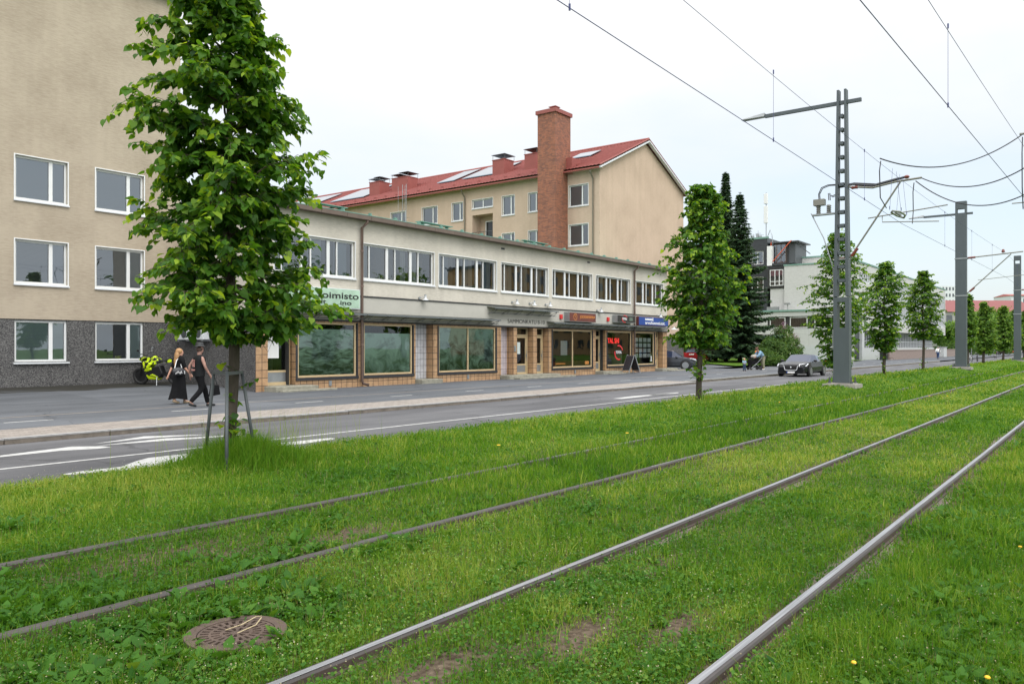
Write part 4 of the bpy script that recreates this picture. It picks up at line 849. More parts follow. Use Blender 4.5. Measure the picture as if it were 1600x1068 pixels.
b = B(); b.box(RX0 - .5, RX0 + .02, RY0 - .3, RY1, EZ - .30, EZ - .24); b.build('eaves_board', M['rear_stucco'], R_)
b = B(); b.tube([(RX0 - .58, RY0 - .3, EZ - .30), (RX0 - .58, RY1, EZ - .30)], .07, 8); b.build('gutter', M['red_metal'], R_)
for y_ in (31.3, 43.95):
    b = B(); b.tube([(RX0 - .5, y_, EZ - .35), (RX0 - .5, y_, EZ - .5), (RX0 - .1, y_, EZ - .95), (RX0 - .1, y_, 3)], .06, 8); b.build('downpipe', M['pipe_olive'], R_)
for q in range(36): b = B(); b.box(RX0 + .25, RX0 + .35, RY0 + 2 + q * 1.4, RY0 + 2.25 + q * 1.4, EZ + .30, EZ + .40); b.build('snow_guard', M['red_metal'], rf)
def rz_at(x): return EZ + (x - RX0) * sl + .15
def stack(y0, y1, x0, x1, h, hat=True):
    z0 = rz_at(x0) - .3; zt = rz_at(x1) + h; b = B(); b.box(x0, x1, y0, y1, z0, zt); b.box(x0 - .04, x1 + .04, y0 - .04, y1 + .04, zt - .06, zt); c = b.build('chimney', M['red_metal'], rf)
    if hat:
        b = B(); n_ = 2 if y1 - y0 > 1.3 else 1
        for q in range(n_):
            ya, yb = y0 + (y1 - y0) * q / n_ - .15, y0 + (y1 - y0) * (q + 1) / n_ + .05; xm, ym = (x0 + x1) / 2, (ya + yb) / 2; zz = zt + .38 - .1 * q
            b.add([(x0 - .15, ya, zz), (x1 + .15, ya, zz), (x1 + .15, yb, zz), (x0 - .15, yb, zz), (xm, ym, zz + .18)], [(0, 1, 4), (1, 2, 4), (2, 3, 4), (3, 0, 4), (3, 2, 1, 0)])
            for px, py in ((x0, ya + .1), (x1, ya + .1), (x0, yb - .1), (x1, yb - .1)): b.tube([(px, py, zt), (px, py, zz)], .018, 5)
        b.build('chimney_hat', M['dark_steel'], c)
def at_x(u, x): r = (u - 800) / F; return x * (SA - CA * r) / (CA + SA * r)
for ua, ub in ((838, 818), (788, 768), (637, 611), (593, 576)): stack(at_x(ua, 53.4), at_x(ub, 53.4) - .1, 53.4, 54.7, .75)
stack(72.0, 73.5, 54, 55.2, .6)
b = B(); b.box(51.0, 52.2, 33.1, 34.6, rz_at(51) - .4, rz_at(51.6) + .55); b.build('roof_curb', M['red_metal'], rf)
for y0, y1, x0, x1 in ((33.6, 35.6, 54.6, 56.2), (42.6, 46.4, 53.6, 57.4), (47.3, 49.4, 53.6, 57.4), (58.5, 63.5, 53.0, 57.2), (66.5, 73.5, 52.8, 57.2)):
    b = B(); b.add([(x0, y0, rz_at(x0) + .10), (x1, y0, rz_at(x1) + .10), (x1, y1, rz_at(x1) + .10), (x0, y1, rz_at(x0) + .10), (x0, y0, rz_at(x0) + .16), (x1, y0, rz_at(x1) + .16), (x1, y1, rz_at(x1) + .16), (x0, y1, rz_at(x0) + .16)], [(0, 3, 2, 1), (4, 5, 6, 7), (0, 1, 5, 4), (1, 2, 6, 5), (2, 3, 7, 6), (3, 0, 4, 7)]); b.build('solar_panel', M['solar'], rf)
# roof access ladder
b = B()
for dy_ in (0, .45): b.tube([(RX0 - .75, 50.2 + dy_, 9.5), (RX0 - .75, 50.2 + dy_, 15.9)], .025, 5)
for q in range(20): b.tube([(RX0 - .75, 50.2, 9.7 + .3 * q), (RX0 - .75, 50.65, 9.7 + .3 * q)], .012, 4)
for z_ in (11, 13, 14.6): b.tube([(RX0, 50.42, z_), (RX0 - 1.1, 50.42, z_)], .015, 4)
b.tube([(RX0 - 1.1, 50.0, 9.5), (RX0 - 1.1, 50.0, 15.7)], .015, 4); b.tube([(RX0 - 1.1, 50.85, 9.5), (RX0 - 1.1, 50.85, 15.7)], .015, 4)
b.build('roof_ladder', M['steel'], R_)
# the big brick chimney against the long side
CX, CY0, CY1, CZ = 49.53, 33.62, 35.25, 19.15
b = B(); b.box(CX, RX0 + .4, CY0, CY1, 0, CZ); ch_ = b.build('brick_chimney', M['red_brick'], R_)
b = B(); b.box(CX - .12, RX0 + .5, CY0 - .12, CY1 + .12, CZ, CZ + .28); b.build('chimney_cap', M['red_metal'], ch_)
b = B(); b.box(CX + .5, CX + .95, CY0 + .35, CY0 + .8, CZ + .28, CZ + .55); b.box(CX + .4, CX + 1.05, CY0 + .25, CY0 + .9, CZ + .55, CZ + .6); b.build('flue_pot', M['red_metal'], ch_)

# --- pale modern building down the street
WX, WY = 108.2, 27.0; f1 = Fr('y', WY); f3 = Fr('x', WX)
W_ = thing('museum_building', 'large pale panelled modern building down the street with rows of narrow windows', 'modern building', (130, WY, 0))
b = B()
rows = [(8.55, 11.2), (5.2, 7.75)]
hol = [(118.5, 176 - .6, 8.55, 11.2, .3), (118.5, 176 - .6, 5.2, 7.75, .3), (110.5, 117.5, 10.05, 11.25, .3)]
wall(b, f1, 113.0, 176.0, 3.7, 12.6, hol)
wall(b, f1, WX, 113.0, 6.6, 12.6, [(110.5, 113.0, 10.05, 11.25, .3)])
b.quad((176, WY, 3.7), (176, WY + 20, 3.7), (176, WY + 20, 12.6), (176, WY, 12.6)); b.quad((113, WY, 3.7), (176, WY, 3.7), (176, WY + 6, 3.7), (113, WY + 6, 3.7)); b.quad((WX, WY, 12.6), (176, WY, 12.6), (176, WY + 30, 12.6), (WX, WY + 30, 12.6)); b.build('panel_wall', M['panel_white'], W_)
b = B(); b.box(WX - .1, 176.2, WY - .1, WY + .3, 12.55, 12.75); b.build('parapet', M['copper'], W_)
darkpane = mat('window_band', (.055, .065, .075), .06, .0, .9, var=.5, scale=.9); M['darkpane'] = darkpane
for a, c_, z0, z1 in ((118.5, 175.4, 8.55, 11.2), (118.5, 175.4, 5.2, 7.75), (110.5, 117.5, 10.05, 11.25)):
    b = B(); b.quad(f1.P(a, z0, .3), f1.P(c_, z0, .3), f1.P(c_, z1, .3), f1.P(a, z1, .3)); wb = b.build('window_band', darkpane, W_)
    b = B(); x = a
    k = 0
    while x < c_:
        f1.box(b, x, x + .16, z0, z1, .02, .3); x += 1.15; k += 1
    f1.box(b, a, c_, z0, z0 + .12, .1, .3); f1.box(b, a, c_, z1 - .12, z1, .1, .3); b.build('fins', M['white_metal'], wb)
# glazed ground storey
b = B(); f4 = Fr('y', WY + 1.2); b.quad(f4.P(118, .9, .1), f4.P(170, .9, .1), f4.P(170, 3.7, .1), f4.P(118, 3.7, .1)); gb = b.build('glazed_screen', darkpane, W_)
b = B(); x = 118
while x < 170: f4.box(b, x, x + .12, .9, 3.7, -.05, .1); x += 1.3
for z_ in (1.0, 2.2, 3.5): f4.box(b, 118, 170, z_, z_ + .09, -.04, .1)
b.build('screen_frame', M['white_metal'], gb)
b = B(); f1.box(b, 114.2, 171, -.4, 1.35, .6, 1.2); b.box(WX + 6, 172, WY + 2, WY + 3, -1, 3.7); b.build('plinth_wall', M['pale_concrete'], W_)
b = B(); f1.box(b, WX + .05, 112.1, -.4, 6.6, .35, .5); b.quad((WX + .02, WY + .3, -.4), (WX + .02, WY + 2.0, -.4), (WX + .02, WY + 2.0, 6.6), (WX + .02, WY + .3, 6.6)); b.build('black_panels', M['panel_black'], W_)
b = B(); f1.box(b, 112.15, 113.3, -.4, 6.6, .0, .7); b.build('pillar', M['pale_concrete'], W_); b = B(); f1.box(b, 113.4, 114.1, -.4, 6, .4, .7); b.build('door_niche', M['panel_black'], W_)
# end facing the lawn: lower wing with window strip, upper white brick block
b = wall(B(), Fr('x', WX - 1.2), 28.9, 42, -.5, 6.3, [(29.2, 37.9, 3.9, 5.55, .25)]); b.quad((WX - 1.2, 28.9, -.5), (WX, 28.9, -.5), (WX, 28.9, 6.3), (WX - 1.2, 28.9, 6.3)); b.quad((WX - 1.2, 28.9, 6.3), (WX, 28.9, 6.3), (WX, 42, 6.3), (WX - 1.2, 42, 6.3)); b.build('lower_wing', M['panel_white'], W_)
b = B(); b.box(WX - 1.35, WX - .9, 28.75, 42, 6.2, 6.42); b.box(WX - 1.45, WX - 1.2, 28.9, 42, -.5, 1.7) if False else None; b.build('wing_parapet', M['copper'], W_)
fw_ = Fr('x', WX - 1.2); b = B(); b.box(WX - 1.3, WX - 1.2, 28.9, 37, -.5, 1.6); b.build('wing_plinth', M['pale_concrete'], W_)
b = B(); b.quad(fw_.P(29.2, 3.9, .25), fw_.P(37.9, 3.9, .25), fw_.P(37.9, 5.55, .25), fw_.P(29.2, 5.55, .25)); b.build('window_strip_back', M['panel_black'], W_)
for y0, y1 in ((29.5, 31.7), (32.6, 34.9), (35.5, 37.6)):
    window(W_, Fr('x', WX - 1.05), y0, y1, 3.98, 5.45, depth=.02, fw=.1, backs=[(y0, y1, 3.9, 5.5, M['curtain'], .04, 'curtain')], sill=False, lip=False, roomd=.04)
b = B(); b.add([(WX, WY, -.5), (WX, 36.0, -.5), (WX, 36.0, 12.45), (WX, WY, 12.6)], [(0, 1, 2, 3)]); b.build('brick_wall', M['brick_white'], W_)
b = B(); b.box(WX + .3, WX + .8, 35.9, 38.0, -.5, 9.45); b.build('brick_return', M['brick_white'], W_)
b = B(); b.box(WX - .08, WX + .3, WY, 36.1, 12.42, 12.6); b.box(WX + 4, WX + 4.4, 30.5, 37.0, 13.75, 13.95); b.build('roof_edge', M['copper'], W_)
b = B(); b.box(WX + 4.1, WX + 10, 31.5, 37.0, 12.5, 13.75); b.build('roof_block', M['brick_white'], W_)
b = B(); b.box(WX + 5, WX + 9, 29.0, 31.4, 12.5, 13.7); b.build('roof_plant_room', M['brown_metal'], W_)
fb = Fr('x', WX + .2); b = B(); fb.box(b, 36.02, 38.5, 9.45, 12.9, 0, 1); b.build('dark_bay', M['panel_black'], W_)
window(W_, Fr('x', WX + .10), 36.15, 38.0, 9.8, 12.0, mull=((36.7, .1), (37.3, .1)), trans=((10.4, .08),), depth=.0, fw=.09, backs=[(36.2, 38, 9.8, 12, M['blind_pale'], .03, 'curtain')], sill=False, lip=False, roomd=.05)
window(W_, Fr('x', WX + 1.10), 36.1, 38.0, 12.95, 15.6, mull=((36.8, .08), (37.4, .08)), depth=.0, fw=.09, fmat='brown_metal', backs=[(36.2, 38, 12.9, 15.5, M['blind_blue_sheen'], .03, 'curtain')], sill=False, lip=False, roomd=.05, name='penthouse_window')
b = B(); b.box(WX + 1.25, WX + 6, 34.9, 38.4, 12.9, 15.7); b.box(WX + .6, WX + 6, 34.3, 38.6, 15.7, 15.85); b.bar((WX + 1.5, 34.9, 15.6), (WX + 1.5, 33.0, 14.0), .1, .1); b.bar((WX + 1.5, 34.5, 15.0), (WX + 1.5, 33.5, 15.2), .06, .06); b.build('penthouse', M['dark_steel'], W_)
b = B(); b.tube([(WX + .5, 38.0, 12.9), (WX + .5, 35.2, 15.9)], .07, 5); b.tube([(WX + .6, 38.1, 13.0), (WX + .6, 38.0, 15.9)], .05, 5); b.build('orange_strap', mat('orange_strap', (.55, .10, .04), .6), W_)

# dark clad tower with antennas
D_ = thing('office_tower', 'black clad office block with aerials on its roof behind the spruce trees', 'office building', (112, 44, 0))
DX = 108.6; fd = Fr('x', DX)
b = wall(B(), fd, 38.45, 56, 0, 16.5, [(39.0, 55, 12.9, 14.75, .3), (39.0, 55, 9.0, 11.2, .3)]); b.quad((DX, 38.45, 0), (DX + 14, 38.45, 0), (DX + 14, 38.45, 16.5), (DX, 38.45, 16.5)); b.quad((DX, 38.45, 16.5), (DX + 14, 38.45, 16.5), (DX + 14, 56, 16.5), (DX, 56, 16.5)); b.build('wall', M['panel_black'], D_)
b = B(); b.box(DX - .1, DX + .2, 38.3, 56, 16.4, 16.65); b.build('roof_edge', M['copper'], D_)
b = B(); b.box(DX - .3, DX + .5, 37.75, 38.4, 12.6, 15.3); b.build('pillar', M['white_paint'], D_)
for k, (z0, z1) in enumerate(((12.9, 14.75), (9.0, 11.2))):
    for q in range(9):
        y0 = 39.0 + q * 1.75
        window(D_, fd, y0 + .02, y0 + 1.7, z0, z1, mull=((y0 + .85, .1),), depth=.15, fw=.1, fmat='white_paint', backs=[(y0, y0 + 1.7, z0, z1, M['blind_blue_sheen' if k == 0 else 'blind_dark'], .05, 'blind')], sill=False, lip=False, roomd=.06)
b = B(); b.tube([(DX + .8, 38.9, 16.5), (DX + .8, 38.9, 22.9)], .07, 6); b.build('aerial_mast', M['steel'], D_)
for z0, z1 in ((21.3, 22.7), (18.6, 21.0)): b = B(); b.box(DX + .45, DX + .75, 38.62, 39.15, z0, z1); b.build('aerial_panel', M['white_paint'], D_, bevel=.04)
b = B()
for q, (yy_, hh) in enumerate(((39.9, 1.2), (40.6, .8), (41.4, 1.4), (42.0, 1.8), (42.9, 1.0), (43.6, 1.7), (39.5, .7))):
    b.box(DX + .5, DX + .9, yy_, yy_ + .32, 16.5, 16.5 + hh * .6); b.tube([(DX + .7, yy_ + .1, 16.5), (DX + .7, yy_ + .1, 16.5 + hh)], .03, 5); b.tube([(DX + .7, yy_ - .3, 16.7 + hh * .5), (DX + .7, yy_ + .5, 16.7 + hh * .5)], .025, 5)
b.build('roof_equipment', M['steel'], D_)
b = B(); b.tube([(DX + .4, 38.6, 16.6), (DX + .4, 38.2, 17.6), (DX + .3, 37.9, 16.8), (DX + .3, 37.8, 15.5)], .05, 6); b.build('cable_duct', M['steel'], D_)
# roof camera on the low wing and low granite wall by the street
b = B(); b.tube([(WX - 1, 35.2, 6.3), (WX - 1, 35.2, 7.1)], .05, 6); b.box(WX - 1.3, WX - .8, 34.9, 35.6, 7.1, 7.35); b.box(WX - 1.1, WX - .5, 36.5, 38.0, 6.42, 6.9); b.build('roof_vents', M['steel'], W_)
t = thing('retaining_wall', 'long low reddish granite wall beside the far pavement', 'wall', (109.7, 23.5, -.2))
b = B(); b.box(111.5, 168, 23.5, 24.0, -.4, .98); b.box(111.4, 168, 23.45, 24.05, .98, 1.08); b.build('wall_face', M['red_granite'], t); b = B(); b.box(109.7, 111.4, 23.7, 24.3, -.4, .8); b.build('dark_gap', M['panel_black'], t)
t = thing('utility_cabinet', 'grey utility cabinet against the far end of the granite wall', 'utility cabinet', (150, 23, -.2))
b = B(); b.box(146.0, 148.8, 22.6, 23.3, -.2, 1.45); b.build('cabinet_body', M['pale_concrete'], t, bevel=.03); b = B(); b.box(145.9, 148.9, 22.5, 23.35, 1.45, 1.52); b.build('cabinet_top', M['steel'], t)

# --- far buildings at the end of the street
def far_block(name, label, cat, u0, u1, vt, Z, dep, wallm, roofm=None, vr=None, wins_=None, floors=3, z0=-.5):
    x0, y0 = at_depth(u0, Z); x1, y1 = at_depth(u1, Z); zt = 1.5 + (V0 - vt) / F * Z
    t = thing(name, label, cat, ((x0 + x1) / 2, (y0 + y1) / 2, 0)); d = Vector((CA, SA, 0)); A = Vector((x0, y0, 0)); Bv = Vector((x1, y1, 0))
    def P(a, z, dd=0): p = A + (Bv - A) * a + d * dd; return (p.x, p.y, z)
    b = B(); vs = [P(0, z0), P(1, z0), P(1, z0, dep), P(0, z0, dep), P(0, zt), P(1, zt), P(1, zt, dep), P(0, zt, dep)]
    b.add(vs, [(0, 1, 5, 4), (1, 2, 6, 5), (2, 3, 7, 6), (3, 0, 4, 7), (4, 5, 6, 7)]); b.build('wall', wallm, t)
    if roofm:
        zr = 1.5 + (V0 - vr) / F * Z; b = B(); b.add([P(-.01, zt, -.5), P(1.01, zt, -.5), P(1.01, zt, dep + .5), P(-.01, zt, dep + .5), P(.03, zr, dep / 2), P(.97, zr, dep / 2)], [(0, 1, 5, 4), (1, 2, 5), (2, 3, 4, 5), (3, 0, 4)]); b.build('roof', roofm, t)
    n = wins_ or 0
    for j in range(floors):
        for k in range(n):
            a = (k + .5) / n; h = (zt - z0) / floors; zz = z0 + h * (j + .35); b = B(); w2 = .5 / n * .5
            b.add([P(a - w2, zz, -.06), P(a + w2, zz, -.06), P(a + w2, zz + h * .5, -.06), P(a - w2, zz + h * .5, -.06)], [(0, 1, 2, 3)]); b.build('window', M['darkpane'], t)
    return t, P
hw = mat('white_render', (.58, .60, .62), .8)
far_block('high_rise', 'distant white high rise tower beyond the pale building', 'high rise', 1466, 1497, 447, 420, 18, hw, None, None, 6, 10)
far_block('red_roofed_block', 'far grey building with a long dull red roof above the trees', 'apartment building', 1474, 1622, 487, 260, 16, mat('grey_render', (.30, .30, .28), .85), mat('red_sheet', (.20, .060, .058), .7, var=.15), 467, 8, 2)
far_block('far_block', 'small white building at the right edge above the trees', 'building', 1580, 1640, 462, 330, 12, hw, M['red_tile'], 458, 4, 3)
# --- across the street, seen only as reflections in the shop windows
t = thing('apartment_building', 'ochre apartment block across the street, mirrored in the shop windows', 'apartment building', (140, -34, 0))
b = B(); b.box(112, 172, -48, -34, -.5, 16); b.build('wall', mat('ochre_wall', (.50, .31, .15), .9, var=.1), t); b = B(); b.box(111.6, 172.4, -48.4, -33.6, 16, 16.4); b.build('roof', M['dark_steel'], t)
for k in range(14):
    for j in range(5): b = B(); b.box(113.5 + 4.2 * k, 115.4 + 4.2 * k, -33.99, -33.95, 1.2 + 3 * j, 2.8 + 3 * j); b.build('window', M['darkpane'], t)

# ------------------------------------------------------------------ masts, lamp arms and overhead wires
def mast(name_label, x, y, base, top, w_, lattice, lab_group='catenary masts in the tree strip', arm_z=None, lamp_len=4.2, solid_to=None, cant=None):
    t = thing('catenary_mast', name_label, 'mast', (x, y, base), group=lab_group)
    h = w_ / 2; dd = w_ * .30      # the wide side runs across the track
    class SB_(B):
        def build(s, *a, **k):      # turn the mast a quarter round its own axis
            s.v = [(x - (p[1] - y), y + (p[0] - x), p[2]) for p in s.v]; return B.build(s, *a, **k)
    if lattice:
        sol = base + solid_to
        b = SB_()
        # lower box with one window, built of plates
        b.box(x - h, x + h, y - dd, y + dd, base + .06, sol - 1.05)
        b.box(x - h, x - h + .13, y - dd, y + dd, sol - 1.05, sol); b.box(x + h - .13, x + h, y - dd, y + dd, sol - 1.05, sol); b.box(x - h + .13, x + h - .13, y - dd, y + dd, sol - .16, sol)
        b.box(x - h * .5, x - h * .5 + .012, y - dd - .004, y - dd + .02, base + .5, sol - 1.3); b.box(x + h * .5, x + h * .5 + .012, y - dd - .004, y - dd + .02, base + .5, sol - 1.3)
        b.build('mast_box', M['mast_paint'], t)
        b = SB_(); h1 = h * .95; h2 = h * .60; n = 13; z0 = sol + .03
        for sx in (-1, 1):
            b.add([(x + sx * h1, y - dd, z0), (x + sx * (h1 - .105), y - dd, z0), (x + sx * (h1 - .105), y + dd, z0), (x + sx * h1, y + dd, z0),
                   (x + sx * h2, y - dd * .8, top), (x + sx * (h2 - .075), y - dd * .8, top), (x + sx * (h2 - .075), y + dd * .8, top), (x + sx * h2, y + dd * .8, top)], [(0, 3, 2, 1), (4, 5, 6, 7), (0, 1, 5, 4), (1, 2, 6, 5), (2, 3, 7, 6), (3, 0, 4, 7)])
        b.build('mast_leg', M['mast_paint'], t)
        for k in range(n):
            zz = z0 + .55 + (top - .9 - z0 - .55) * k / (n - 1); f_ = (zz - z0) / (top - z0); hh = h1 + (h2 - h1) * f_ - .12
            b = SB_(); b.box(x - hh, x + hh, y - dd * .85, y + dd * .85, zz - .055, zz + .055); b.build('rung', M['mast_paint'], t)
        b = SB_(); b.box(x - .08, x + .08, y - dd - .012, y - dd - .003, sol - 1.3, sol - 1.22); b.build('number_plate', M['white_paint'], t)
    else:
        b = SB_(); b.box(x - h, x + h, y - dd, y + dd, base + .05, top - .75); b.box(x - h, x - h + .1, y - dd, y + dd, top - .75, top - .45); b.box(x + h - .1, x + h, y - dd, y + dd, top - .75, top - .45); b.box(x - h, x + h, y - dd, y + dd, top - .45, top); b.build('mast_body', M['mast_paint'], t)
        b = SB_(); z = base + 1
        while z < top - 1: b.box(x + h, x + h + .02, y - .05, y + .05, z, z + .10); z += .45
        b.build('edge_studs', M['steel'], t)
    b = SB_(); b.box(x - h - .28, x + h + .28, y - .5, y + .5, base - .12, base + .02); b.box(x - h - .16, x + h + .16, y - .34, y + .34, base + .02, base + .05); b.build('base_plate', M['concrete'], t)
    b = SB_()
    for sx in (-1, 1):
        for sy in (-1, 1): b = SB_(); b.lathe([(.05, 0), (.05, .06), (.025, .06), (.025, .2)], (x + sx * (h + .1), y + sy * .25, base + .05), 8); b.build('anchor_bolt', M['dark_steel'], t)
    if arm_z:
        b = B(); b.box(x - .055, x + .055, y - .62, y + lamp_len - .75, arm_z - .06, arm_z + .06); a = b.build('lamp_arm', M['mast_paint'], t)
        b = B(); L1 = y + lamp_len; b.add([(x - .12, L1 - .75, arm_z - .02), (x + .12, L1 - .75, arm_z - .02), (x + .15, L1 + .1, arm_z - .02), (x - .15, L1 + .1, arm_z - .02), (x - .10, L1 - .75, arm_z + .11), (x + .10, L1 - .75, arm_z + .11), (x + .08, L1 + .05, arm_z + .04), (x - .08, L1 + .05, arm_z + .04)],
              [(0, 3, 2, 1), (4, 5, 6, 7), (0, 1, 5, 4), (1, 2, 6, 5), (2, 3, 7, 6), (3, 0, 4, 7)]); b.build('lamp_head', M['steel'], a)
    return t
P1X, P1Y, P1B, P1T = 28.8, 7.58, 0.20, 10.35
t1 = mast('tall ladder-like lattice mast nearest the camera, carrying a street lamp and cables', P1X, P1Y, P1B, P1T, .52, True, arm_z=9.92, lamp_len=3.45, solid_to=3.0)
# cantilever of the lattice mast
b = B(); b.tube([(P1X, P1Y - .2, 7.0), (P1X, 6.6, 6.87), (P1X, 5.9, 6.98), (P1X, 5.1, 7.02)], .035, 8); b.build('cantilever_tube', M['arm_tube'], t1)
b = B(); b.tube([(P1X, P1Y - .25, 4.55), (P1X, 5.75, 6.95)], .03, 8); b.tube([(P1X, 6.75, 5.85), (P1X, 4.35, 6.05)], .02, 6); b.tube([(P1X, 6.3, 5.88), (P1X, 6.3, 5.68), (P1X, 4.6, 5.55)], .017, 6); b.build('cantilever_brace', M['arm_tube'], t1)
b = B(); b.lathe([(.05, 0), (.065, .03), (.04, .06), (.065, .09), (.04, .12), (.065, .15), (.05, .2)], (P1X, P1Y - .5, 6.95), 10, 'y'); b.tube([(P1X, P1Y - .3, 4.6), (P1X, P1Y - .5, 4.86)], .05, 8); b.lathe([(.05, 0), (.08, .03), (.09, .06), (.05, .1)], (P1X, 5.55, 7.05), 10); b.build('insulator', M['insulator'], t1)
b = B(); b.tube([(P1X, P1Y + .1, 7.02), (P1X, 7.2, 7.05), (P1X, 6.6, 6.93), (P1X, 5.9, 7.05), (P1X, 5.6, 7.1)], .04, 6); b.tube([(P1X + .05, P1Y + .1, 7.06), (P1X + .05, 7.2, 7.1), (P1X + .05, 6.5, 6.98), (P1X + .05, 5.8, 7.1)], .03, 6); b.build('feeder_bundle', M['cable'], t1)
# switch gear on the left of the mast
b = B(); b.box(P1X - .1, P1X + .1, P1Y + .15, P1Y + 1.0, 6.10, 6.15); b.tube([(P1X, P1Y + 1.05, 6.2), (P1X, P1Y + .62, 5.3), (P1X, P1Y + .30, 4.2), (P1X, P1Y + .27, 1.9)], .02, 6); b.box(P1X - .05, P1X + .05, P1Y + .24, P1Y + .32, 1.5, 2.1); b.build('switch_bracket', M['steel'], t1)
for dy_ in (.45, .8):
    b = B(); b.lathe([(.05, 0), (.09, .04), (.05, .07), (.09, .11), (.05, .14), (.09, .18), (.05, .21), (.09, .25), (.05, .30)], (P1X, P1Y + dy_, 6.15), 10); b.build('insulator', M['porcelain'], t1)
b = B(); b.box(P1X - .12, P1X + .12, P1Y + .58, P1Y + .95, 6.45, 6.66); b.build('switch_box', M['arm_tube'], t1)
b = B()
for k, dy_ in enumerate((.78, .74, .45, .40)):
    zt = 7.12 - .03 * k - (.28 if k > 1 else 0); b.tube([(P1X, P1Y + dy_, 6.6), (P1X, P1Y + dy_ + .02, 6.85), (P1X, P1Y + dy_ - .08, zt - .05), (P1X, P1Y + dy_ - .3, zt + .02), (P1X, P1Y + .1, zt)], .016, 6)
b.build('jumper_cable', M['cable'], t1)
b = B(); b.tube([(P1X - .02, P1Y - .25, 4.5), (P1X - .02, P1Y + .3, 4.5)], .03, 6); b.tube([(P1X, P1Y - .25, 6.98), (P1X, P1Y - .42, 6.98)], .05, 6); b.build('clamp', M['steel'], t1)
t2 = mast('solid dark steel mast, second from the camera, with a lamp arm', 55.0, P1Y, .24, 10.3, .60, False, arm_z=9.55, lamp_len=2.8)
t3 = mast('slim dark mast, third from the camera near the right edge', 89.0, P1Y, .18, 10.1, .58, False, arm_z=None)
for t_, x_ in ((t2, 55.0), (t3, 89.0)):
    b = B(); b.tube([(x_, P1Y - .2, 6.85), (x_, 4.4, 7.05)], .035, 8); b.tube([(x_, P1Y - .2, 4.6), (x_, 5.0, 6.95)], .03, 8); b.tube([(x_, 6.7, 5.5), (x_, 4.2, 5.7)], .018, 6); b.build('cantilever_tube', M['arm_tube'], t_)
    b = B(); b.tube([(x_, P1Y - .35, 6.86), (x_, P1Y - .75, 6.88)], .06, 8); b.build('insulator', M['insulator'], t_); b = B(); b.tube([(x_, P1Y - .45, 4.83), (x_, P1Y - .7, 5.06)], .06, 8); b.build('insulator', M['insulator'], t_); b = B(); b.lathe([(.05, 0), (.1, .05), (.05, .2)], (x_, 5.4, 7.05), 8); b.build('insulator', M['insulator'], t_)
    b = B(); b.box(x_ - .2, x_ + .2, P1Y - .34, P1Y + .34, 4.55, 4.62); b.box(x_ - .2, x_ + .2, P1Y - .34, P1Y + .34, 6.8, 6.87); b.build('clamp', M['steel'], t_)
def sagline(p0, p1, sag, n=16):
    p0 = Vector(p0); p1 = Vector(p1); return [p0.lerp(p1, k / n) - Vector((0, 0, sag * 4 * (k / n) * (1 - k / n))) for k in range(n + 1)]
XS = [-8, 28.8, 55, 89, 130, 190]
def stag(x, y0): return y0 + float(np.interp(x, XS, (-.52, .27, -.2, .25, -.2, .2))) * (1 if y0 > 4 else -1.1)
for y, lab, r_ in ((2.25, 'nearer track', .0065), (5.40, 'farther track', .0065)):
    t = thing('contact_wire', 'lower taut contact wire over the ' + lab, 'wire', (0, y, 5.5), group='overhead contact wires')
    b = B(); b.tube([(x, stag(x, y), 5.55) for x in XS], r_, 5); b.build('wire', M['wire'], t)
    t = thing('carrier_wire', 'upper carrier wire with thin droppers over the ' + lab, 'wire', (0, y, 6.9), group='overhead carrier wires')
    b = B(); pts = []
    for i in range(len(XS) - 1): pts += sagline((XS[i], stag(XS[i], y), 6.98), (XS[i + 1], stag(XS[i + 1], y), 6.98), .12 * ((XS[i + 1] - XS[i]) / 30) ** 2, 10)[:(-1 if i < len(XS) - 2 else None)]
    b.tube(pts, .0048, 5); b.build('wire', M['wire'], t)
    for x in ([8.0, 15.55, 23.3, 36, 42.5, 49, 62, 70, 78, 97, 108] if y > 4 else [7.5, 15.1, 26.5, 36, 44, 51, 62, 71, 80]):
        yq = stag(x, y); b = B(); b.tube([(x, yq, 5.54), (x, yq, 6.9)], .0035, 4); b.lathe([(.014, -.03), (.014, .05)], (x, yq, 5.55), 5); b.lathe([(.014, -.05), (.014, .03)], (x, yq, 6.9), 5); b.build('dropper', M['wire'], t)
# near-track mast outside the frame on the right, its bracket reaches over the near track
tn = mast('mast on the camera side of the tracks just outside the right edge', 28.8, -.9, .0, 10.1, .58, False, 'catenary masts beside the near track')
b = B(); b.tube([(28.8, -.7, 7.9), (28.8, 2.4, 8.0)], .035, 8); b.tube([(28.8, -.7, 5.0), (28.8, 2.1, 7.9)], .03, 8); b.tube([(28.8, .9, 5.9), (28.8, 2.6, 5.9)], .018, 6); b.build('cantilever_tube', M['arm_tube'], tn)
# hanging feeder cables between the two tracks
def hang(label, p0, p1, sag, r_=.018):
    b = B(); b.tube(sagline(p0, p1, sag, 24), r_, 6); o = b.build('feeder_cable', M['cable'], smooth=True); return tag(o, label, 'cable', 'feeder cables slung between the tracks')
hang('uppermost cable slung in a wide curve to the right edge', (24.4, 5.4, 6.86), (27.8, 2.25, 7.75), .55)
hang('middle cable slung from the end of the lattice mast bracket', (28.8, 5.1, 7.0), (28.2, 2.2, 6.85), .42)
hang('lowest slung cable passing in front of the second mast top', (28.9, 5.3, 6.95), (28.2, 2.2, 6.05), .55)
b = B(); b.tube([(24.5, 5.4, 6.8), (24.35, 5.4, 6.5), (24.45, 5.4, 5.75), (25.2, 5.4, 5.56)], .015, 6); tag(b.build('jumper_cable', M['cable']), 'dark vertical jumper cable just right of the lattice mast', 'cable', 'vertical jumper cables')
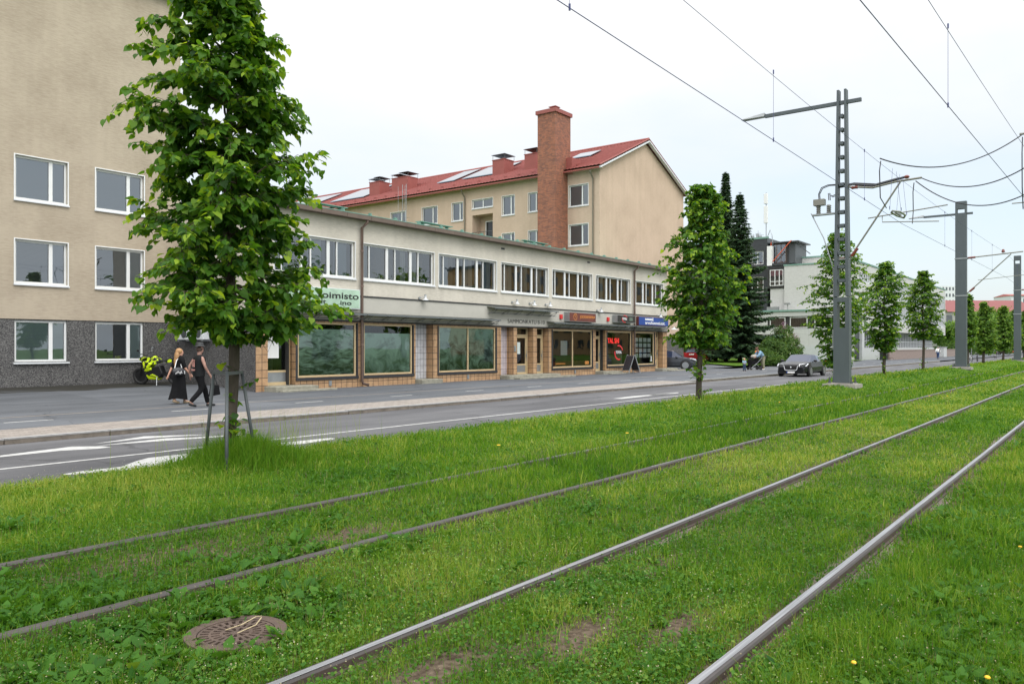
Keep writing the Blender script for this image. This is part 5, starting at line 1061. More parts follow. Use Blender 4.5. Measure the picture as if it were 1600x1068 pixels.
b = B(); b.tube([(28.9, 5.35, 6.9), (29.0, 5.4, 6.6), (29.05, 5.4, 6.0), (28.9, 5.4, 5.56)], .015, 6); tag(b.build('jumper_cable', M['cable']), 'dark vertical jumper cable between the lattice mast and the second mast', 'cable', 'vertical jumper cables')
b = B(); b.tube([(27.9, 2.25, 7.7), (27.75, 2.25, 7.2), (27.8, 2.25, 6.2), (28.1, 2.25, 5.6)], .015, 6); tag(b.build('jumper_cable', M['cable']), 'dark vertical jumper cable at the very right edge', 'cable', 'vertical jumper cables')
# section insulator in the contact wire with its hangers
t = thing('section_insulator', 'bulky section insulator in the wire right of the lattice mast', 'section insulator', (26.8, 5.4, 5.55))
b = B(); b.tube([(26.0, 5.4, 5.58), (26.4, 5.28, 5.60), (27.2, 5.28, 5.60), (27.6, 5.4, 5.58)], .03, 6); b.tube([(26.0, 5.4, 5.58), (26.4, 5.52, 5.60), (27.2, 5.52, 5.60), (27.6, 5.4, 5.58)], .03, 6); b.box(26.4, 27.1, 5.37, 5.43, 5.57, 5.63); b.build('insulator_body', M['porcelain'], t)
b = B()
for x_, y_ in ((26.1, 5.5), (26.6, 5.28), (27.1, 5.52), (27.5, 5.3)): b.tube([(x_, y_, 5.62), (x_ - .1, 5.4, 6.86)], .005, 4); b.tube([(x_, y_, 5.66), (x_, y_, 5.75)], .012, 5)
b.build('hanger', M['wire'], t)
# red tile end weight on carrier wire
# ------------------------------------------------------------------ tree guard, sandwich board
GZ0 = float(gz(6.3, 9.5))
t = thing('tree_guard', 'grey steel tree guard with three splayed legs around the big linden', 'tree guard', (6.35, 9.45, GZ0))
def at_z(u, v, y): x = at_y(u, y); return x
topz = 1.155; tp = [(at_y(334, 9.62), 9.62, topz), (at_y(354.5, 9.10), 9.10, topz), (at_y(378, 9.45), 9.45, topz)]
bt = [(at_y(319, 9.80), 9.80, GZ0 - .05), (at_y(354, 8.75), 8.75, GZ0 - .05), (at_y(402, 9.30), 9.30, GZ0 - .05)]
b = B(); 
for i in range(3): b.bar(tp[i], tp[(i + 1) % 3], .035, .04)
b.build('top_frame', M['dark_steel'], t)
for i in range(3): b = B(); b.tube([bt[i], tp[i]], .022, 10); b.build('leg', M['dark_steel'], t, smooth=True)
t = thing('sandwich_board', 'folding pavement sign with a dark chalkboard before the right shop window', 'pavement sign', (46.9, 24.6, PAVE_Z))
bx, by = at_ground(986, 583, PAVE_Z); bz = PAVE_Z
b = B(); ex = Vector((.93, -.36, 0)); ey = Vector((.36, .93, 0))
def SB(a, c, z): p = Vector((bx, by, bz)) + ex * a + ey * c; return (p.x, p.y, z + bz)
for s_, nm in ((-1, 'front_panel'), (1, 'back_panel')):
    b = B(); b.add([SB(s_ * .42, -.33, .22), SB(s_ * .42, .33, .22), SB(s_ * .05, .33, 1.12), SB(s_ * .05, -.33, 1.12), SB(s_ * .42 - .03, -.33, .22), SB(s_ * .42 - .03, .33, .22), SB(s_ * .05 - .03, .33, 1.12), SB(s_ * .05 - .03, -.33, 1.12)], [(0, 1, 2, 3), (7, 6, 5, 4), (0, 4, 5, 1), (1, 5, 6, 2), (2, 6, 7, 3), (3, 7, 4, 0)])
    b.build(nm, mat('chalkboard', (.03, .03, .035), .6, var=.8, scale=14), t)
    b = B()
    for c_ in (-.35, .35): b.bar(SB(s_ * .50, c_, 0), SB(s_ * .02, c_, 1.2), .03, .05)
    b.bar(SB(s_ * .05, -.35, 1.14), SB(s_ * .05, .35, 1.14), .04, .04); b.bar(SB(s_ * .43, -.35, .2), SB(s_ * .43, .35, .2), .04, .04); b.build('frame', M['steel'], t)
t.location = (bx, by, bz)
for c in t.children:
    for v in c.data.vertices: v.co += Vector((46.9 - bx, 24.6 - by, PAVE_Z - bz))

# ------------------------------------------------------------------ people
def skin_body(name, joints, edges, mat_, parent, sub=2, root=None):
    names = list(joints); me = bpy.data.meshes.new(name)
    me.from_pydata([joints[k][0] for k in names], [(names.index(a), names.index(b_)) for a, b_ in edges], []); me.update()
    o = bpy.data.objects.new(name, me); COL.objects.link(o); o.parent = parent
    sk = o.modifiers.new('skin', 'SKIN'); sk.use_smooth_shade = True
    sv = me.skin_vertices if len(me.skin_vertices) else None
    if sv is None:
        o.modifiers.remove(sk); bpy.context.view_layer.objects.active = o; sk = o.modifiers.new('skin', 'SKIN'); sk.use_smooth_shade = True
    for i, k in enumerate(names):
        d = me.skin_vertices[0].data[i]; r = joints[k][1]; d.radius = (r, r) if not isinstance(r, tuple) else r
        d.use_root = (k == (root or names[0]))
    s = o.modifiers.new('sub', 'SUBSURF'); s.levels = sub; s.render_levels = sub
    me.materials.append(mat_); return o
def person(label, x, y, z, rz, s, pose, mats, hair=None, group=None):
    """local frame: +X is forward, +Y left. pose: hip/leg/arm joint positions for a 1.75 m body"""
    t = thing('person', label, 'person', (x, y, z), rz, group); t.scale = (s, s, s); J = pose
    j = {'pelvis': ((0, 0, .95), (.115, .15)), 'waist': ((.0, 0, 1.10), (.10, .135)), 'chest': ((.01, 0, 1.33), (.115, .17)), 'neck0': ((.0, 0, 1.46), .065), 'neck': ((.02, 0, 1.52), .055), 'head0': ((.035, 0, 1.60), .075), 'head': ((.04, 0, 1.68), .088), 'crown': ((.03, 0, 1.735), .07), 'nose': ((.135, 0, 1.635), .016)}
    e = [('pelvis', 'waist'), ('waist', 'chest'), ('chest', 'neck0'), ('neck0', 'neck'), ('neck', 'head0'), ('head0', 'head'), ('head', 'crown'), ('head0', 'nose')]
    for sd, sg in (('L', 1), ('R', -1)):
        j['hip' + sd] = ((0, sg * .09, .90), .095); j['knee' + sd] = (J['knee' + sd], .062); j['ankle' + sd] = (J['ankle' + sd], .042); a = J['ankle' + sd]; f_ = J.get('foot' + sd, (a[0] + .15, a[1], a[2] - .05)); j['toe' + sd] = (f_, .035)
        j['shoulder' + sd] = ((0, sg * .19, 1.42), .058); j['elbow' + sd] = (J['elbow' + sd], .042); j['wrist' + sd] = (J['wrist' + sd], .028); wv = Vector(J['wrist' + sd]) - Vector(J['elbow' + sd]); wv.normalize()
        p = Vector(J['wrist' + sd]) + wv * .07; j['palm' + sd] = (tuple(p), (.016, .034)); q = p + wv * .09; j['hand' + sd] = (tuple(q), (.010, .03)); th = p + wv * .02 + Vector((.045, -sg * .01, 0)); j['thumb' + sd] = (tuple(th), .011)
        e += [('pelvis', 'hip' + sd), ('hip' + sd, 'knee' + sd), ('knee' + sd, 'ankle' + sd), ('ankle' + sd, 'toe' + sd), ('chest', 'shoulder' + sd), ('shoulder' + sd, 'elbow' + sd), ('elbow' + sd, 'wrist' + sd), ('wrist' + sd, 'palm' + sd), ('palm' + sd, 'hand' + sd), ('palm' + sd, 'thumb' + sd)]
    lean = J.get('lean', 0.0)
    if lean:
        for k in j:
            p, r = j[k]
            if p[2] > .95 and not k.startswith(('elbow', 'wrist', 'palm', 'hand', 'thumb')):
                d = p[2] - .95; j[k] = ((p[0] + d * math.sin(lean), p[1], .95 + d * math.cos(lean)), r)
    skin_body('body', j, e, mats['skin'], t, root='pelvis')
    def clothe(name, ks, es, grow, mat_, sub=2, root=None):
        jj = {}
        for k in ks:
            p, r = j[k]; jj[k] = (p, tuple(v + grow for v in r) if isinstance(r, tuple) else r + grow)
        return skin_body(name, jj, es, mat_, t, sub, root)
    return t, j, e, clothe
def walk_pose(st=.30, arm=.2, up=0.0):
    return {'kneeL': (st * .55 + .05, .09, .50), 'ankleL': (st, .09, .08), 'kneeR': (-st * .15 + .08, -.09, .50), 'ankleR': (-st, -.09, .15), 'footR': (-st + .12, -.09, .04), 'footL': (st + .16, .09, .035),
            'elbowL': (-.12 - arm * .3, .25, 1.16), 'wristL': (-arm + .02, .27, .92), 'elbowR': (.02 + arm * .2, -.25, 1.15), 'wristR': (arm + .05, -.26, .93)}
LEG = lambda: [('pelvis', 'hipL'), ('hipL', 'kneeL'), ('kneeL', 'ankleL'), ('pelvis', 'hipR'), ('hipR', 'kneeR'), ('kneeR', 'ankleR')]
LK = ['pelvis', 'hipL', 'kneeL', 'ankleL', 'hipR', 'kneeR', 'ankleR']
def shoes(t, j, mat_):
    for sd in 'LR':
        a, f_ = Vector(j['ankle' + sd][0]), Vector(j['toe' + sd][0]); d = (f_ - a); d.z = 0; d.normalize(); heel = a - d * .05 + Vector((0, 0, -.03)); heel.z = max(heel.z, .045); sk = skin_body('shoe', {'a': (tuple(heel), .048), 'b': (tuple((heel + f_) / 2 + Vector((0, 0, .005))), .046), 'c': (tuple(f_ + d * .07), .034)}, [('a', 'b'), ('b', 'c')], mat_, t, 1)
def torso(name, rings_, mat_, t, hem=0.0):
    b = B(); n = 24
    for h_, rx, ry, ox in rings_:
        for k in range(n):
            a = 2 * math.pi * k / n; sq = 1 + .10 * math.sin(2 * a) ** 2; b.v.append((ox + rx * sq * math.cos(a), ry * sq * math.sin(a), h_ + hem * math.sin(3 * a) * (h_ < 1)))
    for i in range(len(rings_) - 1):
        for k in range(n): b.f.append((i * n + k, i * n + (k + 1) % n, (i + 1) * n + (k + 1) % n, (i + 1) * n + k))
    b.f.append(tuple((len(rings_) - 1) * n + k for k in range(n))); return b.build(name, mat_, t, world=False, smooth=True)
# man in hat and leather vest, walking away to the right (+X)
mx_, my_ = at_ground(311, 635.5, PAVE_Z)
mp = walk_pose(.30, .16); mp['wristR'] = (.20, -.25, .92); mp['elbowR'] = (.06, -.26, 1.15)
t, j, e, clothe = person('man in a black hat and patched leather vest walking with a bag', mx_, my_, PAVE_Z, -.12, 1.0, mp, {'skin': mat('tattooed_skin', (.30, .17, .13), .6, var=.85, scale=9)})
clothe('trousers', LK + ['waist'], LEG() + [('pelvis', 'waist')], .022, M['black_cloth'], root='pelvis')
torso('vest', [(.88, .150, .190, 0), (1.0, .148, .182, 0), (1.15, .142, .182, 0), (1.30, .150, .205, .01), (1.40, .135, .225, .01), (1.455, .10, .19, .01), (1.49, .07, .09, .015)], mat('vest_leather', (.008, .009, .010), .65, spec=.2), t, .01)
shoes(t, j, M['black_leather'])
b = B()
for (yy_, zz, w2, h2) in ((.07, 1.33, .05, .02), (-.02, 1.33, .04, .02), (-.02, 1.27, .035, .025), (.05, 1.20, .03, .05), (-.03, 1.20, .022, .06), (.03, 1.06, .10, .022)): b.box(-.165, -.150, yy_ - w2, yy_ + w2, zz - h2, zz + h2)
b.build('vest_patches', mat('patches', (.42, .20, .17), .8, var=.9, scale=20), t, world=False)
b = B(); b.lathe([(.155, 1.735), (.15, 1.745), (.105, 1.75), (.10, 1.80), (.092, 1.845), (.0, 1.85)], (.02, 0, 0), 20); b.build('hat', M['black_leather'], t, world=False, smooth=True)
b = B(); b.ell((.02, 0, 1.645), (.093, .088, .095)); b.build('hair', mat('dark_hair', (.05, .03, .02), .7), t, world=False, smooth=True)
b = B(); b.box(.115, .13, -.075, .075, 1.645, 1.675); b.box(.03, .12, .082, .09, 1.66, 1.668); b.box(.03, .12, -.09, -.082, 1.66, 1.668); b.build('sunglasses', M['black_print'], t, world=False)
for o_ in [o for o in t.children if o.name.startswith('body')]: pass
bagx, bagy = mx_ + .30, my_ - .28
tb = thing('bag', 'black bag hanging from the hand of the man in the hat', 'bag', (bagx, bagy, PAVE_Z + .30)); b = B(); b.add([(-.16, -.05, .0), (.18, -.05, .05), (.14, -.04, .32), (-.10, -.04, .34), (-.16, .05, .0), (.18, .05, .05), (.14, .04, .32), (-.10, .04, .34)], [(0, 1, 2, 3), (7, 6, 5, 4), (0, 4, 5, 1), (1, 5, 6, 2), (2, 6, 7, 3), (3, 7, 4, 0)]); b.build('bag_body', M['black_cloth'], tb, world=False, bevel=.02)
b = B(); b.tube([(-.06, 0, .33), (-.02, 0, .52), (.03, 0, .53), (.09, 0, .33)], .012, 6); b.build('bag_handle', M['black_leather'], tb, world=False)
# woman in long black dress
wx_, wy_ = at_ground(280, 630.5, PAVE_Z)
wp = walk_pose(.22, .12); wp['elbowR'] = (.08, -.24, 1.14); wp['wristR'] = (.22, -.24, .98); wp['elbowL'] = (-.14, .23, 1.14); wp['wristL'] = (-.24, .22, .93)
t, j, e, clothe = person('woman with long reddish blond hair in a long black dress, walking', wx_, wy_, PAVE_Z, -.08, .94, wp, {'skin': M['skin']})
torso('blouse', [(1.02, .150, .175, 0), (1.15, .135, .165, 0), (1.30, .142, .195, .01), (1.40, .130, .215, .01), (1.455, .10, .18, .01), (1.485, .07, .09, .015)], M['black_cloth'], t)
clothe('sleeves', ['shoulderL', 'elbowL', 'chest', 'shoulderR', 'elbowR'], [('shoulderL', 'elbowL'), ('chest', 'shoulderL'), ('chest', 'shoulderR'), ('shoulderR', 'elbowR')], .022, M['black_cloth'], root='chest')
b = B(); n = 28; rings_ = [(1.12, .135, .155, 0), (.98, .17, .19, 0), (.75, .19, .20, .0), (.45, .23, .22, -.01), (.16, .29, .245, -.03)]; base = 0
for h_, rx, ry, ox in rings_:
    for k in range(n):
        a = 2 * math.pi * k / n; fl = 1 + (.09 * math.sin(a * 7) + .05 * math.sin(a * 4 + 1)) * (1.12 - h_); b.v.append((ox + rx * fl * math.cos(a), ry * fl * math.sin(a), h_ + .03 * math.sin(a * 2) * (1.1 - h_)))
for i in range(len(rings_) - 1):
    for k in range(n): b.f.append((i * n + k, i * n + (k + 1) % n, (i + 1) * n + (k + 1) % n, (i + 1) * n + k))
b.build('skirt', M['black_cloth'], t, world=False, smooth=True)
b = B(); b.ell((-.005, 0, 1.68), (.115, .10, .105)); b.ell((-.075, .0, 1.50), (.075, .115, .20)); b.ell((-.10, .01, 1.36), (.06, .10, .17)); b.ell((-.11, .03, 1.27), (.04, .06, .13)); b.build('hair', M['blond'], t, world=False, smooth=True)
b = B(); b.box(.115, .13, -.07, .07, 1.64, 1.67); b.build('sunglasses', M['black_print'], t, world=False)
shoes(t, j, mat('beige_shoe', (.35, .27, .17), .7))
tb = thing('handbag', 'black shoulder bag with white pattern on the woman in the dress', 'bag', (wx_ - .15, wy_ - .22, PAVE_Z + .88)); b = B(); b.ell((0, 0, .1), (.20, .10, .13)); b.build('bag_body', mat('patterned_leather', (.03, .03, .035), .5, var=.0), tb, world=False, smooth=True)
b = B(); b.tube([(-.12, 0, .2), (-.03, .06, .42), (.07, .12, .50), (.12, .02, .2)], .012, 5); b.build('bag_strap', M['white_print'], tb, world=False); b = B()
for q in range(9): b.box(-.15 + .035 * q, -.135 + .035 * q, -.108, -.09, .03 + .02 * (q % 4), .06 + .03 * (q % 3))
b.build('bag_print', M['white_print'], tb, world=False)
# far man in white shirt walking away
fx_, fy_ = at_ground(1468, 560.8, PAVE_Z)
t, j, e, clothe = person('distant man in a white shirt and jeans walking away on the pavement', fx_, fy_ + .2, PAVE_Z, 0.1, .98, walk_pose(.18, .08), {'skin': M['skin']})
clothe('jeans', LK, LEG(), .02, mat('denim', (.05, .09, .19), .9), root='pelvis'); clothe('shirt', ['pelvis', 'waist', 'chest', 'neck0', 'shoulderL', 'elbowL', 'wristL', 'shoulderR', 'elbowR', 'wristR'], [('pelvis', 'waist'), ('waist', 'chest'), ('chest', 'neck0'), ('chest', 'shoulderL'), ('shoulderL', 'elbowL'), ('elbowL', 'wristL'), ('chest', 'shoulderR'), ('shoulderR', 'elbowR'), ('elbowR', 'wristR')], .05, M['white_paint'], root='chest')
b = B(); b.ell((.02, 0, 1.70), (.10, .095, .09)); b.build('hair', mat('grey_hair', (.18, .17, .16), .8), t, world=False, smooth=True); shoes(t, j, M['black_leather'])
# small child
cx_, cy_ = at_ground(1163, 580, PAVE_Z)
pc = {'kneeL': (.03, .10, .48), 'ankleL': (.05, .12, .08), 'kneeR': (.0, -.10, .48), 'ankleR': (-.05, -.12, .08), 'elbowL': (.08, .24, 1.12), 'wristL': (.22, .10, 1.12), 'elbowR': (.08, -.24, 1.12), 'wristR': (.22, -.08, 1.10)}
t, j, e, clothe = person('toddler with fair hair and a pale blue top standing by the pushchair', cx_, cy_, PAVE_Z, math.pi + .8, .50, pc, {'skin': M['skin']})
clothe('jeans', LK, LEG(), .045, mat('child_denim', (.03, .055, .10), .9), root='pelvis'); clothe('top', ['pelvis', 'waist', 'chest', 'neck0', 'shoulderL', 'elbowL', 'shoulderR', 'elbowR'], [('pelvis', 'waist'), ('waist', 'chest'), ('chest', 'neck0'), ('chest', 'shoulderL'), ('shoulderL', 'elbowL'), ('chest', 'shoulderR'), ('shoulderR', 'elbowR')], .045, mat('pale_blue', (.22, .33, .42), .9), root='chest')
b = B(); b.ell((-.01, 0, 1.72), (.16, .15, .15)); b.build('hair', mat('fair_hair', (.50, .34, .16), .7), t, world=False, smooth=True); shoes(t, j, M['black_leather'])
b = B(); b.ell((.05, 0, 1.66), (.13, .12, .14)); b.build('face', M['skin'], t, world=False, smooth=True)
# adult bending over pushchair
ax_, ay_ = at_ground(1192, 577.5, PAVE_Z)
pa = {'kneeL': (.03, .10, .50), 'ankleL': (-.02, .10, .08), 'kneeR': (.0, -.10, .50), 'ankleR': (-.10, -.10, .08), 'elbowL': (.48, .24, 1.05), 'wristL': (.66, .16, .95), 'elbowR': (.48, -.24, 1.05), 'wristR': (.66, -.16, .95), 'lean': .75}
t, j, e, clothe = person('adult in a pale denim jacket and khaki trousers bending over the pushchair', ax_, ay_, PAVE_Z, math.pi - .65, 1.02, pa, {'skin': M['skin']})
clothe('trousers', LK, LEG(), .035, mat('khaki', (.24, .23, .15), .9), root='pelvis'); clothe('jacket', ['pelvis', 'waist', 'chest', 'neck0', 'shoulderL', 'elbowL', 'wristL', 'shoulderR', 'elbowR', 'wristR'], [('pelvis', 'waist'), ('waist', 'chest'), ('chest', 'neck0'), ('chest', 'shoulderL'), ('shoulderL', 'elbowL'), ('elbowL', 'wristL'), ('chest', 'shoulderR'), ('shoulderR', 'elbowR'), ('elbowR', 'wristR')], .05, mat('pale_denim', (.20, .33, .45), .9, var=.15), root='chest')
hp = j['crown'][0]; b = B(); b.ell((hp[0] - .05, hp[1], hp[2] + .0), (.12, .11, .12)); b.ell((hp[0] - .14, 0, hp[2] + .1), (.06, .06, .06)); b.build('hair', mat('brown_hair', (.10, .045, .025), .7), t, world=False, smooth=True); shoes(t, j, M['white_print'])
# pushchair with a child in orange
sx_, sy_ = at_ground(1179, 577.5, PAVE_Z)
t = thing('pushchair', 'black pushchair with beige hood on the pavement', 'pushchair', (sx_, sy_, PAVE_Z), math.pi - .75)
b = B(); b.add([(-.15, -.25, .42), (.35, -.25, .36), (.40, -.25, .50), (-.28, -.25, .95), (-.15, .25, .42), (.35, .25, .36), (.40, .25, .50), (-.28, .25, .95)], [(0, 1, 2, 3), (7, 6, 5, 4), (0, 4, 5, 1), (1, 5, 6, 2), (2, 6, 7, 3), (3, 7, 4, 0)]); b.build('seat', M['black_cloth'], t, world=False, bevel=.03)
b = B(); b.add([(.36, -.24, .30), (.46, -.24, .30), (.42, -.24, .75), (.30, -.24, .9), (.36, .24, .30), (.46, .24, .30), (.42, .24, .75), (.30, .24, .9)], [(0, 1, 2, 3), (7, 6, 5, 4), (0, 4, 5, 1), (1, 5, 6, 2), (2, 6, 7, 3), (3, 7, 4, 0)]); b.build('leg_cover', M['black_cloth'], t, world=False, bevel=.03)
b = B(); b.ell((.0, 0, .98), (.30, .27, .16)); b.build('hood', mat('beige_hood', (.36, .34, .30), .9), t, world=False, smooth=True)
b = B()
for s_ in (-.26, .26): b.tube([(.40, s_, .12), (-.05, s_, .48), (-.62, s_, 1.05)], .014, 6); b.tube([(-.35, s_, .12), (.05, s_, .48)], .014, 6)
b.tube([(-.62, -.26, 1.05), (-.62, .26, 1.05)], .02, 6); b.build('frame', M['steel'], t, world=False)
for wx2, s_, r_ in ((.40, .24, .10), (.40, -.24, .10), (-.35, .27, .14), (-.35, -.27, .14)): b = B(); b.lathe([(r_ - .03, -.02), (r_, -.02), (r_, .02), (r_ - .03, .02)], (wx2, s_, r_), 18, 'y'); b.build('wheel', M['rubber'], t, world=False)
kx, ky = at_ground(1184, 577, PAVE_Z)
kp = dict(pc); t, j, e, clothe = person('small child in an orange cap between the pushchair and the bending adult', kx + .3, ky + .25, PAVE_Z + .45, math.pi - .3, .50, kp, {'skin': M['skin']})
clothe('jumper', ['pelvis', 'waist', 'chest', 'neck0', 'shoulderL', 'elbowL', 'shoulderR', 'elbowR'], [('pelvis', 'waist'), ('waist', 'chest'), ('chest', 'neck0'), ('chest', 'shoulderL'), ('shoulderL', 'elbowL'), ('chest', 'shoulderR'), ('shoulderR', 'elbowR')], .05, mat('rust_jumper', (.45, .10, .05), .9), root='chest'); b = B(); b.ell((.0, 0, 1.74), (.19, .17, .17)); b.build('cap', mat('orange_cap', (.70, .20, .04), .8), t, world=False, smooth=True)

# ------------------------------------------------------------------ vehicles
def wheel(t, x, y, r, w_, side, spokes=5, rim=None):
    wo = B(); wo.lathe([(r * .66, -w_ / 2), (r * .93, -w_ / 2), (r, -w_ / 2 + .03), (r, w_ / 2 - .03), (r * .93, w_ / 2), (r * .66, w_ / 2)], (x, y, r), 28, 'y'); wh = wo.build('wheel', M['rubber'], t, world=False, smooth=False)
    b = B(); yo = y + side * w_ / 2
    for k in range(spokes):
        a = 2 * math.pi * k / spokes + .3
        for da in (-.13, .13): b.bar((x + r * .12 * math.cos(a), yo - side * .02, r + r * .12 * math.sin(a)), (x + r * .64 * math.cos(a + da), yo - side * .012, r + r * .64 * math.sin(a + da)), .02, r * .10, (math.cos(a), 0, math.sin(a)))
    b.lathe([(r * .62, -.01), (r * .70, -.01), (r * .70, .012), (r * .62, .012)], (x, yo, r), 28, 'y'); b.lathe([(r * .15, -.02), (r * .15, .01)], (x, yo, r), 12, 'y'); b.build('rim', rim or M['alloy'], wh, world=False); return wh
def car(label, x, y, z, rz, L_, W2, H_, paint, prof, name='parked_car', front=True, spokes=5, plate=True, rear=False, group='parked cars', scale=1.0):
    """prof: stations (x along car 0..1 from rear, sill z, bumper/deck z, roof z, belt half width scale, roof half width scale)"""
    t = thing(name, label, 'car', (x, y, z), rz, group); t.scale = (scale,) * 3
    V = []; n = len(prof); bb = B(); gl = B(); rows = []
    for (fx_, deck, roof, wsc, rsc, low) in prof:
        X = (fx_ - .5) * L_; w_ = W2 * wsc; r_ = W2 * rsc
        rows.append([(X, -w_ * .90, low), (X, -w_ * 1.0, low + .12), (X, -w_ * 1.0, low + (deck - low) * .55), (X, -w_ * .955, deck - .02), (X, -w_ * .90, deck), (X, -r_, max(roof - .03, deck)), (X, -r_ * .86, max(roof, deck)), (X, 0, max(roof + .015, deck + .01)),
                     (X, r_ * .86, max(roof, deck)), (X, r_, max(roof - .03, deck)), (X, w_ * .90, deck), (X, w_ * .955, deck - .02), (X, w_ * 1.0, low + (deck - low) * .55), (X, w_ * 1.0, low + .12), (X, w_ * .90, low)])
    for i in range(n - 1):
        a, c = rows[i], rows[i + 1]
        for k in range(14):
            q = (a[k], c[k], c[k + 1], a[k + 1])
            side = k in (4, 9); slope = abs((prof[i + 1][2] - prof[i][2]) / ((prof[i + 1][0] - prof[i][0]) * L_ + 1e-6)); top = k in (5, 6, 7, 8)
            cab = prof[i][2] > prof[i][1] + .02 or prof[i + 1][2] > prof[i + 1][1] + .02
            if cab and (side or (top and slope > .28)): gl.quad(*q)
            else: bb.quad(*q)
    bb.add(rows[0], [tuple(range(15))]); bb.add(rows[-1], [tuple(range(14, -1, -1))])
    bb.quad(rows[0][0], rows[-1][0], rows[-1][14], rows[0][14])
    body = bb.build('body', paint, t, world=False, smooth=False); md = body.modifiers.new('bevel', 'BEVEL'); md.width = .035; md.segments = 2; md.limit_method = 'ANGLE'; md.angle_limit = .5
    body.data.shade_smooth()
    gl.build('windows', M['car_glass'], t, world=False)
    wb = .31 * L_; r = .345
    for sx, xx in ((1, wb), (-1, -wb)):
        for sy in (1, -1):
            b = B(); b.lathe([(r * 1.16, -.012), (r * 1.16, .012)], (xx, sy * (W2 * .995), r + .01), 26, 'y'); b.build('wheel_arch', M['black_plastic'], t, world=False)
            wheel(t, xx, sy * (W2 * .93), r, .22, sy, spokes)
    for sy in (1, -1):
        b = B(); b.ell((L_ * .16, sy * (W2 + .10), H_ * .66), (.09, .12, .075)); b.bar((L_ * .16, sy * W2 * .9, H_ * .62), (L_ * .16, sy * (W2 + .03), H_ * .64), .05, .04); b.build('mirror', paint, t, world=False, smooth=True)
        b = B(); hx = L_ / 2
        b.add([(hx - .12, sy * W2 * .50, .80), (hx - .04, sy * W2 * .52, .66), (hx - .16, sy * W2 * .96, .68), (hx - .55, sy * W2 * .99, .84), (hx - .42, sy * W2 * .80, .86)], [(0, 1, 2, 3, 4)]); b.v = [(p[0] + .012, p[1] * 1.012, p[2] + .01) for p in b.v]
        b.build('headlight', M['headlight'], t, world=False)
        b = B(); b.add([(-hx + .02, sy * W2 * .58, .86), (-hx + .02, sy * W2 * .58, 1.0), (-hx + .14, sy * W2 * .99, 1.02), (-hx + .14, sy * W2 * .99, .86)], [(0, 1, 2, 3)]); b.v = [(p[0] - .03, p[1] * 1.01, p[2]) for p in b.v]; b.build('tail_light', M['red_print'], t, world=False)
    return t
M['car_glass'] = mat('car_glass', (.030, .040, .075), .05, .0, .45)
M['headlight'] = mat('headlight', (.45, .47, .50), .1, .2)
M['paint_black'] = mat('paint_black', (.010, .011, .013), .16, .0, .3); M['paint_grey'] = mat('paint_grey', (.035, .040, .048), .22, .2); M['paint_red'] = mat('paint_red', (.32, .012, .018), .2)
SUV = [(0, .70, .70, .86, .5, .34), (.02, 1.0, 1.0, .93, .6, .26), (.10, 1.06, 1.12, .97, .62, .22), (.22, 1.02, 1.32, 1, .66, .2), (.40, .98, 1.43, 1, .68, .2), (.56, .96, 1.41, 1, .68, .2), (.76, .96, .98, .99, .74, .2), (.90, .88, .88, .96, .7, .2), (.975, .78, .78, .88, .62, .22), (1.0, .62, .62, .80, .56, .26)]
HATCH = [(0, .66, .66, .88, .5, .34), (.015, .98, 1.0, .95, .6, .24), (.07, 1.0, 1.25, .98, .62, .2), (.14, .98, 1.42, 1, .64, .18), (.40, .95, 1.47, 1, .66, .18), (.58, .93, 1.42, 1, .66, .18), (.76, .92, .94, .99, .72, .18), (.92, .82, .82, .95, .66, .18), (.985, .70, .70, .87, .6, .2), (1.0, .55, .55, .8, .5, .26)]
t = car('black electric SUV parked at the kerb facing the camera left of the lattice mast', 50.4, 15.65, ROAD_Z, math.pi, 4.68, .98, 1.55, M['paint_black'], SUV, scale=.93, spokes=5)
b = B(); hx = 2.34 
b.add([(hx + .012, -.42, .70), (hx + .012, .42, .70), (hx - .0 + .012, .36, .44), (hx + .012, -.36, .44)], [(0, 1, 2, 3)]); b.build('grille', M['black_plastic'], t, world=False)
b = B(); b.tube([(hx + .02, -.44, .71), (hx + .02, -.38, .46), (hx + .03, -.30, .42), (hx + .03, .30, .42), (hx + .02, .38, .46), (hx + .02, .44, .71)], .022, 6); b.ell((hx + .02, 0, .62), (.02, .05, .05), 10, 6); b.build('grille_trim', M['white_metal'], t, world=False)
b = B(); b.box(hx + .03, hx + .045, -.26, .26, .24, .35); b.build('number_plate', M['white_print'], t, world=False); b = B(); b.box(hx + .0455, hx + .049, -.26, -.20, .24, .35); b.build('plate_band', blue, t, world=False)
b = B()
for sy in (1, -1): b.box(hx - .16, hx - .06, sy * .62 - .13, sy * .62 + .13, .27, .33)
b.build('fog_light', M['headlight'], t, world=False); b = B(); b.box(hx - .5, hx - .01, -.85, .85, .2, .42); b.build('bumper_insert', M['black_plastic'], t, world=False)
t = car('dark grey hatchback nosing out behind the right corner of the shop building', 55.35, 27.2, PAVE_Z, math.atan2(-.93, .36), 4.3, .90, 1.42, M['paint_grey'], HATCH, spokes=10)
t = car('red hatchback with its back to the camera parked beyond the shop corner', 78.2, 35.0, -.12, .10, 4.2, .89, 1.48, M['paint_red'], HATCH, spokes=7)
hx = -2.12; b = B(); b.box(hx - .03, hx - .015, -.26, .26, .78, .90); b.build('number_plate', M['white_print'], t, world=False)
b = B(); b.add([(-2.02, -.60, 1.02), (-2.02, .60, 1.02), (-1.80, .50, 1.33), (-1.80, -.50, 1.33)], [(0, 1, 2, 3)]); b.v = [(a - .03, c, d + .02) for a, c, d in b.v]; b.build('rear_window', M['car_glass'], t, world=False)
fx2, fy2 = at_depth(1571, 215); car('tiny bright red car far down the street near the right edge', fx2, fy2, -.4, 1.2, 4.4, .9, 1.45, mat('paint_scarlet', (.60, .02, .02), .3), HATCH, group='parked cars')
